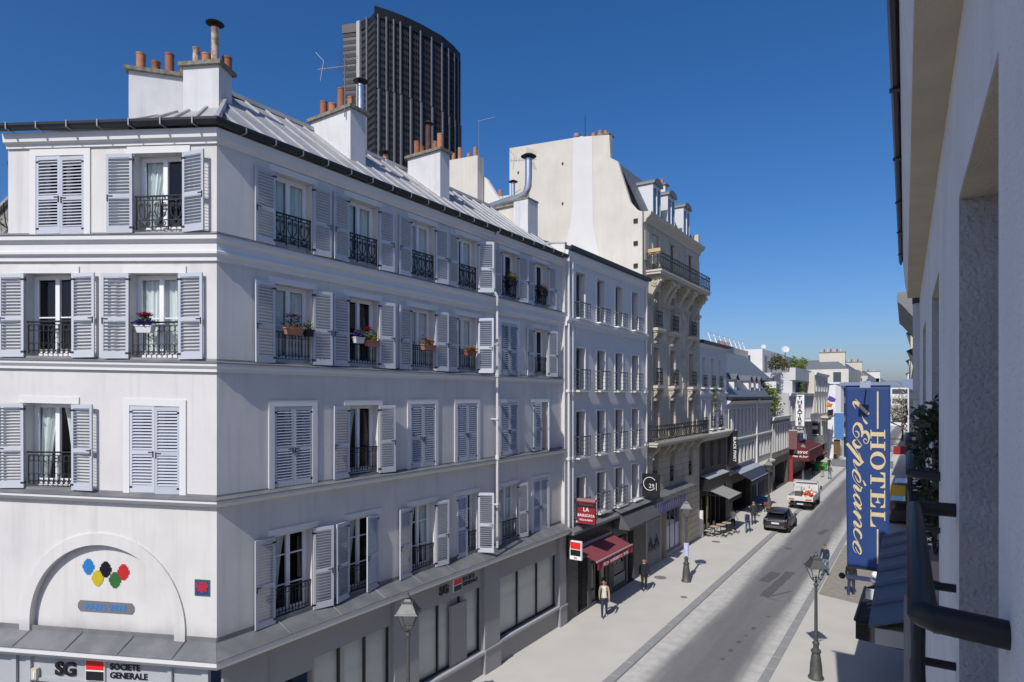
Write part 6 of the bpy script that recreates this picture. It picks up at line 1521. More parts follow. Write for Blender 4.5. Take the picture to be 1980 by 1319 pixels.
for c in HWs[1:]:
    mb = MB(HF.T); u0, u1 = c - 0.72, c + 0.72; o = 0.135
    for z in (9.86, 9.56, 9.26):
        r_ = 0.027 if z > 9.8 else 0.016
        mb.tube([(u0, -0.01, z - 0.01), (u0, o - 0.02, z), (u0 + 0.02, o, z), (u1 - 0.02, o, z), (u1, o - 0.02, z), (u1, -0.01, z)], r_, 12)
    for k in range(5): mb.tube([(u0 + 0.2 + k * 0.26, o, 9.0), (u0 + 0.2 + k * 0.26, o, 9.86)], 0.009, 6)
    mb.build("window_guard", RAILB, HO, True)
# shop ledge with zinc sheets below the windows further along
LR = inst("ledge_roof", None, HO, tuple(HF.P(8, 0.2, 7.7)))
for k in range(6):
    u0 = 7.7 + k * 0.82
    mb = MB(HF.T); mb.add([(u0, 0.02, 8.0), (u0 + 0.8, 0.02, 8.0), (u0 + 0.8, 0.5, 7.82), (u0, 0.5, 7.82), (u0, 0.02, 7.98), (u0 + .8, 0.02, 7.98), (u0 + .8, 0.5, 7.80), (u0, 0.5, 7.80)], [(0, 3, 2, 1), (4, 5, 6, 7), (3, 7, 6, 2), (0, 4, 7, 3), (1, 2, 6, 5)])
    mb.build("zinc_sheet", mat("zinc_slate", (0.07, 0.085, 0.115), 0.5, metal=0.2), LR)
    MB(HF.T).add([(u0 + .79, 0.02, 8.0), (u0 + .83, 0.02, 8.0), (u0 + .83, .5, 7.82), (u0 + .79, .5, 7.82), (u0 + .81, 0.02, 8.04), (u0 + .81, .5, 7.86)], [(0, 1, 2, 3), (0, 3, 5, 4), (1, 4, 5, 2), (3, 2, 5)]).build("seam", mat("zinc_slate", (0.07, 0.085, 0.115), 0.5, metal=0.2), LR)
MB(HF.T).box(7.75, 12.6, 0.002, 0.44, 7.62, 7.795).build("ledge_core", mat("ledge_stone", (0.45, 0.43, 0.39), 0.9, var=0.2), HO)
MB(HF.T).tube([(7.4, 0.12, 8.3), (7.4, 0.12, 0.1)], 0.06, 10).build("downpipe", ZINCD, HO, True)
MB(HF.T).box(8.3, 9.9, 0.1, 0.35, 3.0, 3.2).build("blue_panel", mat("panel_blue", (0.16, 0.28, 0.5), 0.5), HO)
# next buildings on the hotel side
NB_ = thing("neighbour_house", "white rendered house beyond the hotel with shutters seen edge on", "building", (4, 25, 0))
NF = Fr(HF.T(0, -0.12, 0)[:2], HF.d, HF.n)
NF2 = Fr(HF.T(0, -0.75, 0)[:2], HF.d, HF.n)
hn = [(c - 0.5, c + 0.5, a, b) for a, b in ((3.4, 5.3), (6.4, 8.6), (9.5, 11.6)) for c in (17.2, 19.4)]
mb = MB(NF.T); wall(mb, 16.0, 21, 0, 12.4, hn, 0.25); mb.quad((16, 0, 0), (16, -9, 0), (16, -9, 12.4), (16, 0, 12.4)); mb.quad((21, 0, 0), (21, -9, 0), (21, -9, 12.4), (21, 0, 12.4)); mb.build("wall", WHITE, NB_)
rm = MB(NF.T); rooms(rm, hn, -0.25, 0.8, 0.1); rm.build("interior", DARK, NB_)
sm = MB()
for a, b in ((3.4, 5.3), (6.4, 8.6), (9.5, 11.6)):
    for c in (17.2, 19.4):
        put_window(NB_, NF, c - 0.5, c + 0.5, a, b, -0.2)
        put_shutter(NB_, NF, c + 0.5, a, 0.5, b - a, -1, 179, sm, False); put_shutter(NB_, NF, c - 0.5, a, 0.5, b - a, 1, 179, sm, False)
sm.build("louvre_slats", SHUT, NB_, kind="stuff")
m2 = MB(NF2.T); wall(m2, 10.02, 16.0, 0, 11.9, [], 0.2); m2.build('set_back_wall', WHITE, NB_)
MB(NF.T).prism([(0, 11.9), (0.1, 11.95), (0.36, 12.3), (0.42, 12.35), (0.44, 12.55), (0.0, 12.6)], 16, 21, 0).build("eaves", ZINCD, NB_)
mb = MB(NF.T); mb.quad((16, 0.0, 12.4), (21, 0.0, 12.4), (21, -5, 15), (16, -5, 15)); mb.quad((10.02, -0.63, 11.9), (16, -0.63, 11.9), (16, -5, 14), (10.02, -5, 14)); mb.build("roof", ZINC, NB_)
mb = MB(NF.T).tube([(10.5, 0.12, 12.3), (10.5, 0.12, 0.3)], 0.075, 12)
mb.box(10.4, 10.6, 0.0, 0.22, 10.25, 10.33); mb.box(10.39, 10.61, 0.0, 0.23, 7.0, 7.08); mb.build("downpipe", mat("pipe_pale", (0.5, 0.5, 0.5), 0.45), NB_, True)
MB(NF.T).tube([(10.5, 0.12, 12.35), (10.5, 0.12, 11.6)], 0.082, 12).build("pipe_head", GUTTER, NB_, True)
mb = MB(NF.T); mb.box(16.05, 20.9, 0.002, 0.12, 0.1, 3.2); mb.build("shopfront", BLACK, NB_)
def right_row(label, y0, y1, H, m, x=0.35):
    o = thing("far_house", label, "building", (x + 4, (y0 + y1) / 2, 0)); fr = Fr((x, 0), (0, 1), (-1, 0))
    X = x - 0.0234 * y0
    fr = Fr((X, 0), (0, 1), (-1, 0)); n = max(2, int((y1 - y0) / 3)); cs_ = [y0 + (y1 - y0) * (i + 0.5) / n for i in range(n)]
    nr = int((H - 4) / 3.1); rows_ = [(4.2 + 3.1 * k, 6.2 + 3.1 * k) for k in range(nr)]
    hs_ = [(c - 0.5, c + 0.5, a, b) for a, b in rows_ for c in cs_]
    mb = MB(fr.T); wall(mb, y0, y1, 3.4, H, hs_, 0.3); mb.quad((y0, 0, 0), (y0, -9, 0), (y0, -9, H), (y0, 0, H)); mb.quad((y1, 0, 0), (y1, -9, 0), (y1, -9, H), (y1, 0, H)); mb.build("wall", m, o)
    rm = MB(fr.T); rooms(rm, hs_, -0.3, 0.8, 0.0); rm.build("interior", DARK, o)
    mb = MB(fr.T).box(y0, y1, -0.3, 0.05, 0, 3.4); mb.build("shopfront", BLACKM, o)
    mb = MB(fr.T); mb.quad((y0, 0.3, H), (y1, 0.3, H), (y1, -4.5, H + 2.4), (y0, -4.5, H + 2.4)); mb.quad((y0, 0.3, H), (y1, 0.3, H), (y1, 0, H - 0.3), (y0, 0, H - 0.3)); mb.build("roof", ZINC, o)
    for a, b in rows_:
        for c in cs_: MB(fr.T).box(c - 0.5, c + 0.5, -0.26, -0.22, a, b).build("window", PVC, o)
right_row("cream house next after the shuttered one across the street", 21.2, 36, 14.0, CREAM)
right_row("white house halfway down the shaded side", 36.2, 55, 12.5, WHITE2)
right_row("stone house further down the shaded side", 55.2, 78, 15.0, STONE)
right_row("last visible house on the shaded side", 78.2, 110, 14.0, CREAM)
right_row("distant house past the side street crossing", 125, 190, 14.0, WHITE2)

# ------------------------------------------------------------------ hotel banner
BZ0, BZ1 = 6.36, 10.53                    # cloth bottom and top
BY = 16.2; BX0, BX1 = -1.542, -0.653       # out from the wall
BW, BH = BX1 - BX0, BZ1 - BZ0
BN = thing("hotel_banner", "long blue hotel banner with gold lettering hung from a wall bracket", "banner", ((BX0 + BX1) / 2, BY, BZ0))
CLOTH = mat("banner_blue", (0.013, 0.045, 0.165), 0.75, var=0.3, scale=1.2, dirt=(0.011, 0.038, 0.14), bump=0.1, bscale=200)
GOLD = mat("banner_gold", (0.62, 0.52, 0.30), 0.6, var=0.6, scale=26, dirt=(0.50, 0.36, 0.16))
def cloth_y(x, z):
    v = (z - BZ0) / BH; t = (x - BX0) / BW
    return BY + 0.012 * math.sin(t * 7 + v * 3) * (1 - v) + 0.02 * (1 - v) ** 2 * math.sin(t * 3.1 + 1)
mb = MB(); nx, nz = 14, 40; vs_ = []
for i in range(nx + 1):
    for j in range(nz + 1):
        v = j / nz; ins = 0.03 * (1 - v) ** 1.5
        x = BX0 + ins + (BW - 2 * ins) * i / nx; z = BZ0 + BH * v
        vs_.append((x, cloth_y(x, z), z))
mb.add(vs_, [(i * (nz + 1) + j, (i + 1) * (nz + 1) + j, (i + 1) * (nz + 1) + j + 1, i * (nz + 1) + j + 1) for i in range(nx) for j in range(nz)])
o = mb.build("cloth", CLOTH, BN, True); sm_ = o.modifiers.new("thickness", 'SOLIDIFY'); sm_.thickness = 0.004; sm_.offset = 0
# photo frame of the lettering: px 0..87 across, 0..358 down the cloth
def bp_(px, py, d=0.012):
    x = BX0 + BW * px / 87.0; z = BZ1 - BH * py / 358.0
    return (x, cloth_y(x, z) - d, z)
def poly_letter(polys, name, d=0.012):
    mb = MB()
    for pl_ in polys:
        n = len(pl_); mb.add([bp_(*p, d) for p in pl_] + [bp_(*p, 0.001) for p in pl_], [tuple(range(n))] + [(i, i + n, (i + 1) % n + n, (i + 1) % n) for i in range(n)])
    return mb.build(name, GOLD, BN)
def q(x0, x1, y0, y1): return [(x0, y0), (x1, y0), (x1, y1), (x0, y1)]
X0_, X1_ = 49.0, 77.0                     # baseline and cap line of HOTEL (text reads downwards)
def serif(y, at, w=9.0): return q(at, at + 1.9, y - w, y + w) if at < 60 else q(at - 1.9, at, y - w, y + w)
def stem(yc, w=8.0): return q(X0_ + 1.5, X1_ - 1.5, yc - w / 2, yc + w / 2)
poly_letter([stem(94.5), serif(94.5, X0_, 8.5), serif(94.5, X1_, 8.5), stem(117), serif(117, X0_, 8.5), serif(117, X1_, 8.5), q(61.7, 63.8, 98, 113.5)], "letter_h")
def ring(cx, cy, rx, ry, tx, ty, n=36):
    mb = MB()
    for i in range(n):
        a, b = 2 * math.pi * i / n, 2 * math.pi * (i + 1) / n
        P = [(cx + rx * math.cos(a), cy + ry * math.sin(a)), (cx + rx * math.cos(b), cy + ry * math.sin(b)), (cx + (rx - tx) * math.cos(b), cy + (ry - ty) * math.sin(b)), (cx + (rx - tx) * math.cos(a), cy + (ry - ty) * math.sin(a))]
        mb.add([bp_(*p) for p in P], [(0, 1, 2, 3)])
    return mb.build("letter_o", GOLD, BN)
ring(63, 145.5, 14.6, 17.6, 2.0, 8.5)
poly_letter([stem(182.5), serif(182.5, X0_, 9), q(75.2, 77.2, 168, 198), [(75.3, 168), (67.5, 168), (68.5, 170.5), (73.0, 173), (75.3, 178)], [(75.3, 198), (67.5, 198), (68.5, 195.5), (73.0, 193), (75.3, 188)]], "letter_t")
poly_letter([stem(213), serif(207, X0_, 5), serif(207, X1_, 5), q(X0_, X0_ + 1.9, 207, 236), q(X1_ - 1.9, X1_, 207, 236), [(50.8, 236), (60, 236), (58, 233.5), (53.5, 231), (50.8, 226)], [(75.2, 236), (67, 236), (69, 233.5), (73, 231), (75.2, 226)],
             q(62.0, 63.9, 216, 225), [(58, 227.5), (68.5, 227.5), (64.5, 224), (63.9, 221), (62, 221), (61.5, 224)]], "letter_e")
poly_letter([stem(250), serif(250, X0_, 8.5), serif(252, X1_, 8.5), q(X0_, X0_ + 1.9, 250, 274), [(50.8, 274), (60, 274), (58, 271.5), (53.5, 268), (50.8, 260)]], "letter_l")
poly_letter([q(61.3, 64.4, 12, 84)], "rule"); poly_letter([q(61.3, 64.2, 278, 345)], "rule")
def spline(pts, n=8):
    out = []
    P_ = [pts[0]] + list(pts) + [pts[-1]]
    for i in range(1, len(P_) - 2):
        for k in range(n):
            t = k / n; p0, p1, p2, p3 = P_[i - 1], P_[i], P_[i + 1], P_[i + 2]
            out.append(tuple(0.5 * ((2 * p1[c]) + (-p0[c] + p2[c]) * t + (2 * p0[c] - 5 * p1[c] + 4 * p2[c] - p3[c]) * t * t + (-p0[c] + 3 * p1[c] - 3 * p2[c] + p3[c]) * t ** 3) for c in range(3)))
    out.append(tuple(pts[-1]))
    return out
def remap(y): return y if y < 115 else y + (y - 115) * 0.29 if y < 150 else y + 10.3
def pen(strokes, name, raw=False):
    """calligraphic strokes: points (px across, px down, pen width)"""
    mb = MB(); dd = 0.012
    for st_ in strokes:
        s_ = spline([(x, y if raw else remap(y), w) for x, y, w in st_]); L_, R_ = [], []
        for i, (x, y, w) in enumerate(s_):
            a, b = s_[max(i - 1, 0)], s_[min(i + 1, len(s_) - 1)]; dx, dy = b[0] - a[0], b[1] - a[1]; l_ = math.hypot(dx, dy) or 1
            nx_, ny_ = -dy / l_ * w / 2, dx / l_ * w / 2
            L_.append((x + nx_, y + ny_)); R_.append((x - nx_, y - ny_))
        n = len(s_); mb.add([bp_(*p, dd) for p in L_] + [bp_(*p, dd) for p in R_], [(i, i + 1, i + 1 + n, i + n) for i in range(n - 1)])
        dd += 0.0006
    return mb.build(name, GOLD, BN)
# l'Esperance, traced down the cloth
pen([[(20.5, 45, 0.9), (17.5, 41, 1.6), (15.6, 36, 3.0), (17.5, 33, 5.6), (23, 35, 6.4), (31, 42.5, 6.2), (40, 51, 6.2), (45.5, 56.5, 5.6)], [(20, 26.5, 0.9), (25, 31.5, 1.2), (29, 36, 1.0)]], "script_l")
pen([[(32.5, 57.5, 0.8), (34.5, 64, 1.2), (37.5, 69, 3.5), (41, 73, 4.6), (43.0, 75, 2.6)]], "apostrophe")
pen([[(19.0, 90.0, 0.8), (23.5, 90.5, 2.4), (26.5, 95, 2.4), (25.5, 101, 1.6), (21, 101.5, 1.2), (16.5, 96, 1.3), (15.0, 88, 1.8), (17.5, 79, 3.0), (23, 74.6, 5.2), (29, 78, 7.0), (32.5, 87, 5.5), (33.0, 95, 3.4), (31.8, 101, 2.4)],
     [(32.8, 99, 2.2), (34.5, 93.5, 4.0), (40, 90.5, 5.8), (44.8, 96, 5.4), (46, 105, 2.6), (43.0, 112.5, 1.6), (38, 112.5, 1.4), (35.6, 107.5, 1.4), (38.5, 104.0, 1.8), (42, 107, 1.2)]], "script_e")
pen([[(20.5, 102.5, 0.9), (27, 110, 1.2), (33, 117.5, 1.5)], [(20.0, 107, 3.4), (16.8, 108.5, 3.0), (16.0, 113, 5.0), (20.5, 118.5, 7.0), (27, 119.5, 5.0), (30.5, 117.5, 2.0)], [(17, 114, 1.0), (20, 122, 1.0), (26, 130, 1.0), (31.5, 140, 1.0)]], "script_s")
pen([[(3.0, 114.5, 5.6), (12, 122.5, 6.0), (24, 134, 6.0), (34.5, 143.5, 6.0)], [(27, 128, 0.9), (31.0, 137, 1.4), (30.5, 144, 3.4), (26, 146, 6.0), (20.5, 142.5, 6.0), (16.8, 139.5, 3.6), (16.0, 142.5, 1.2), (19, 149, 1.0), (24, 155.5, 1.0)]], "script_p")
EL = [(14.0, 7.5, 1.6), (15.2, 2.5, 3.2), (18.5, 0.3, 4.4), (23, 4.5, 5.0), (27.5, 11, 4.2), (29.8, 18, 3.0), (28.6, 23.3, 2.5), (25.5, 22.5, 2.0), (21.5, 17, 1.6), (18.6, 10.5, 1.2)]
pen([[(x, y + 166, w) for x, y, w in EL], [(14.0, 173, 1.5), (14.6, 179, 1.2), (19, 188, 1.0), (26, 196, 1.0), (31.5, 199.5, 1.4)]], "script_e", True)
pen([[(34.5, 174.5, 1.0), (37.0, 180, 3.0), (39.8, 185.5, 3.8)]], "accent")
pen([[(33, 188.5, 2.4), (30.5, 193, 2.2), (29.5, 196.5, 3.4), (25, 193.5, 6.0), (19.5, 188, 6.0), (17.0, 186, 2.6), (16.0, 189, 1.3), (19, 197, 1.0), (24, 204, 1.0), (28.5, 209, 1.0)]], "script_r")
pen([[(29.5, 216.0, 1.2), (26, 209, 4.0), (20.5, 204.5, 5.0), (16.8, 206.5, 3.4), (17.5, 211.5, 1.6), (22, 219, 2.0), (28, 224.5, 3.0), (31.5, 223.5, 2.0), (29.8, 216.5, 1.6)], [(17, 219.5, 5.4), (23, 224.5, 6.0), (31, 232.5, 5.2)], [(16.5, 221, 1.3), (19, 228, 1.0), (23, 234, 1.0)]], "script_a")
pen([[(16.5, 236.5, 5.4), (22, 242, 6.0), (28, 248, 6.0), (30.5, 250, 3.0)], [(21, 236, 1.0), (26, 240, 1.2), (30.8, 248, 1.2), (28, 252, 0.9)], [(24, 250, 1.0), (29, 256, 1.6), (31, 262, 2.4), (29.0, 267, 3.8), (24, 264, 6.0), (18.8, 258.5, 5.6), (16.6, 257.5, 2.2), (16.5, 262, 1.2), (20, 269, 1.0), (25, 275.5, 1.0)]], "script_n")
pen([[(29.5, 290.0, 3.6), (31.3, 287, 2.6), (30.0, 281, 4.6), (25, 274.5, 5.6), (19.5, 272.5, 4.0), (16.4, 277, 2.2), (18, 286, 1.4), (22.5, 294, 1.2), (26.5, 299, 1.0)]], "script_c")
pen([[(x + 0.8, y + 307, w) for x, y, w in EL], [(14.8, 314, 1.5), (15.2, 320, 1.2), (18.5, 326.5, 1.0), (21.5, 329.5, 0.8)]], "script_e", True)
ARMM = mat("bracket_blue", (0.20, 0.25, 0.36), 0.5, metal=0.2)
MB().box(BX0 - 0.12, -0.1, BY - 0.035, BY + 0.035, BZ1 + 0.0, BZ1 + 0.075).build("bracket_arm", ARMM, BN)
MB().prism([(-0.5, BZ1 + 0.1), (-0.14, BZ1 + 0.16), (-0.14, BZ1 - 0.16), (-0.42, BZ1 - 0.02)], BY - 0.05, BY + 0.05, 1).build("bracket_root", ARMM, BN)
fl3 = thing("banner_floodlight", "small grey floodlight clamped over the blue hotel banner", "floodlight", ((BX0 + BX1) / 2 + 0.02, BY - 0.5, BZ1 - 0.1))
mx_ = (BX0 + BX1) / 2 + 0.0
MB().tube([(mx_, BY, BZ1 + 0.08), (mx_, BY - 0.1, BZ1 + 0.13), (mx_, BY - 0.62, BZ1 + 0.06)], 0.016, 6).build("arm", ARMM, fl3)
MB().add([(mx_ - 0.1, BY - 0.72, BZ1 - 0.06), (mx_ + 0.1, BY - 0.72, BZ1 - 0.06), (mx_ + 0.1, BY - 0.58, BZ1 + 0.09), (mx_ - 0.1, BY - 0.58, BZ1 + 0.09), (mx_ - 0.08, BY - 0.68, BZ1 - 0.1), (mx_ + 0.08, BY - 0.68, BZ1 - 0.1), (mx_ + 0.08, BY - 0.52, BZ1 + 0.03), (mx_ - 0.08, BY - 0.52, BZ1 + 0.03)], [(0, 1, 2, 3), (7, 6, 5, 4), (0, 4, 5, 1), (1, 5, 6, 2), (2, 6, 7, 3), (3, 7, 4, 0)]).build("housing", mat("lamp_grey", (0.22, 0.27, 0.36), 0.5), fl3)
MB().box(BX0 + 0.02, BX1 - 0.02, BY - 0.02, BY + 0.02, BZ0 - 0.02, BZ0 + 0.012).build("bottom_bar", IRON, BN)
# lower wall bracket with lamp, dark shop blind below
lb_ = thing("wall_bracket", "grey blue wall bracket with ball end reaching over the pavement", "bracket", (-0.7, 22.3, 3.4))
MB().box(-2.1, -0.4, 22.25, 22.35, 4.5, 4.62).build("arm", ARMM, lb_); MB().ball((-2.22, 22.3, 4.56), 0.1, n=10).build("ball_end", IRON, lb_, True)
MB().box(-1.55, -1.15, 22.1, 22.4, 4.0, 4.25).build("lamp_head", mat("lamp_white", (0.6, 0.6, 0.6), 0.5), lb_); MB().tube([(-1.35, 22.25, 4.2), (-1.2, 22.3, 4.5)], 0.03, 6).ball((-1.3, 22.2, 4.75), 0.11, n=10).build("globe", WPAINT, lb_, True)
bb = thing("shop_awning", "folded black shop blind below the hotel banner", "awning", (-1.2, 24.5, 2.2))
MB().add([(-0.3, 22.4, 3.9), (-0.3, 26.4, 3.9), (-1.85, 26.4, 3.2), (-1.85, 22.4, 3.2), (-0.3, 22.4, 2.5), (-0.3, 26.4, 2.5), (-1.85, 26.4, 2.6), (-1.85, 22.4, 2.6)], [(0, 1, 2, 3), (7, 6, 5, 4), (0, 3, 7, 4), (3, 2, 6, 7), (2, 1, 5, 6)]).build("canopy", BLACKM, bb)
MB().tube([(-1.86, 22.4, 3.2), (-1.86, 26.4, 3.2)], 0.05, 8).build("front_bar", BLACK, bb); MB().tube([(-0.35, 22.35, 3.3), (-1.8, 22.35, 3.1)], 0.03, 6).build("arm", BLACK, bb)
# pots on the second and third guard
def window_pot(label, u, z, h, n, lm, pm):
    o = thing("potted_shrub", label, "plant", HF.P(u, 0.02, z)); r = random.Random(int(u * 10))
    p = HF.P(u, 0.0, z)
    MB(HF.T).add([(u - 0.2, -0.1, z), (u + 0.2, -0.1, z), (u + 0.2, 0.1, z), (u - 0.2, 0.1, z), (u - 0.24, -0.12, z + 0.26), (u + 0.24, -0.12, z + 0.26), (u + 0.24, 0.12, z + 0.26), (u - 0.24, 0.12, z + 0.26)], [(0, 3, 2, 1), (4, 5, 6, 7), (0, 1, 5, 4), (1, 2, 6, 5), (2, 3, 7, 6), (3, 0, 4, 7)]).build("pot", pm, o)
    mb = MB(); tw = MB()
    for k in range(9):
        e = p + Vector((r.uniform(-0.13, 0.10), r.uniform(-0.3, 0.3), 0.26 + h * r.uniform(0.45, 1.0)))
        m_ = p + (e - p) * 0.5 + Vector((r.uniform(-0.04, 0.04), r.uniform(-0.06, 0.06), 0.05))
        tw.tube([p + Vector((0, 0, 0.2)), m_, e], [0.008, 0.006, 0.003], 4)
        leaves(mb, e, (0.09, 0.14, 0.13), n // 18, 0.05, r); leaves(mb, m_, (0.08, 0.13, 0.12), n // 30, 0.05, r)
    tw.build("stem", TWIG, o); mb.build("foliage", lm, o)
window_pot("olive shrub in a pinkish pot on the second hotel window guard", 4.85, 9.02, 0.95, 1500, LEAFD, mat("pot_pink", (0.5, 0.38, 0.35), 0.8))
window_pot("leafy shrub in a dark pot on the third hotel window guard", 7.5, 9.02, 0.8, 1100, LEAFD, BLACKM)
# ------------------------------------------------------------------ street lamps
LAMPG = mat("lamp_green_grey", (0.075, 0.08, 0.08), 0.5, metal=0.3, var=0.4, scale=9, dirt=(0.13, 0.13, 0.12))
LGL = glass("lantern_glass", (0.93, 0.94, 0.93), 0.9, 0.04)
def lamp_meshes():
    post = MB().lathe([(0.27, 0), (0.27, 0.06), (0.22, 0.12), (0.2, 0.5), (0.15, 0.85), (0.13, 0.9), (0.17, 0.95), (0.17, 1.02), (0.10, 1.08), (0.09, 1.2), (0.12, 1.24), (0.12, 1.3), (0.062, 1.36), (0.058, 2.0), (0.05, 3.2), (0.045, 3.32), (0.085, 3.36), (0.085, 3.4), (0.04, 3.44), (0.04, 3.5)], n=12).mesh("post", LAMPG, True)
    s0, s1, z0, z1 = 0.13, 0.27, 3.6, 4.02
    fr_ = MB()
    for sx in (-1, 1):
        for sy in (-1, 1):
            fr_.tube([(sx * s0, sy * s0, z0), (sx * s1, sy * s1, z1)], 0.014, 5); fr_.tube([(0, 0, 3.46), (sx * 0.09, sy * 0.09, 3.52), (sx * s0, sy * s0, z0)], 0.014, 5)
    for s_, z_ in ((s0, z0), (s1, z1)): fr_.box(-s_ - .012, s_ + .012, -s_ - .012, -s_ + .012, z_ - .012, z_ + .012).box(-s_ - .012, s_ + .012, s_ - .012, s_ + .012, z_ - .012, z_ + .012).box(-s_ - .012, -s_ + .012, -s_ + .012, s_ - .012, z_ - .012, z_ + .012).box(s_ - .012, s_ + .012, -s_ + .012, s_ - .012, z_ - .012, z_ + .012)
    fr_.tube([(0, 0, 3.5), (0, 0, 3.7)], 0.03, 6)
    pn = []
    for k in range(4):
        c_, sn = math.cos(k * math.pi / 2), math.sin(k * math.pi / 2); rot = lambda x, y: (x * c_ - y * sn, x * sn + y * c_)
        P_ = [(*rot(-s0, -s0), z0), (*rot(s0, -s0), z0), (*rot(s1, -s1), z1), (*rot(-s1, -s1), z1)]
        pn.append(MB().quad(*P_).mesh("pane", LGL))
    rf = MB()
    def fr4(a, za, b, zb): rf.add([(-a, -a, za), (a, -a, za), (a, a, za), (-a, a, za), (-b, -b, zb), (b, -b, zb), (b, b, zb), (-b, b, zb)], [(0, 3, 2, 1), (4, 5, 6, 7), (0, 1, 5, 4), (1, 2, 6, 5), (2, 3, 7, 6), (3, 0, 4, 7)])
    fr4(0.33, 4.03, 0.31, 4.06); fr4(0.29, 4.06, 0.14, 4.32); fr4(0.17, 4.32, 0.16, 4.36); fr4(0.11, 4.36, 0.07, 4.42)
    rf.lathe([(0.05, 4.42), (0.08, 4.46), (0.05, 4.5), (0.025, 4.53), (0.04, 4.56), (0.01, 4.6)], n=8)
    return post, fr_.mesh("lantern_frame", LAMPG), pn, rf.mesh("lantern_roof", LAMPG)
LM = lamp_meshes()
for x, y, rz, lb in ((-12.3, 13.1, 0.55, "green grey street lamp standing in front of the bank windows"), (-3.3, 24.75, 0.5, "green grey street lamp on the near right pavement"), (-10.95, 33.7, 0.3, "street lamp with a paper notice on its post near the black circle sign"),
                     (-11.65, 58.8, 0.2, "street lamp standing behind the dark parked car"), (-12.2, 81.0, 0.1, "street lamp before the dark red bistro awning")):
    o = thing("street_lamp", lb, "street lamp", (x, y, 0.085), "street lamps along the pavements", rz)
    sub("post", LM[0], o); f_ = sub("lantern", LM[1], o); sub("lantern_roof", LM[3], o)
    for p in LM[2]: sub("pane", p, f_)
pn_ = thing("paper_notice", "pale blue paper notice wrapped round the lamp post", "notice", (-10.95, 33.6, 1.5))
MB().lathe([(0.13, 0), (0.14, 0.03), (0.14, 0.68), (0.13, 0.7)], (-10.95, 33.7, 1.5), 12).build("sheet", mat("paper_blue", (0.5, 0.55, 0.75), 0.8, var=0.5, scale=9, dirt=(0.25, 0.3, 0.6)), pn_)

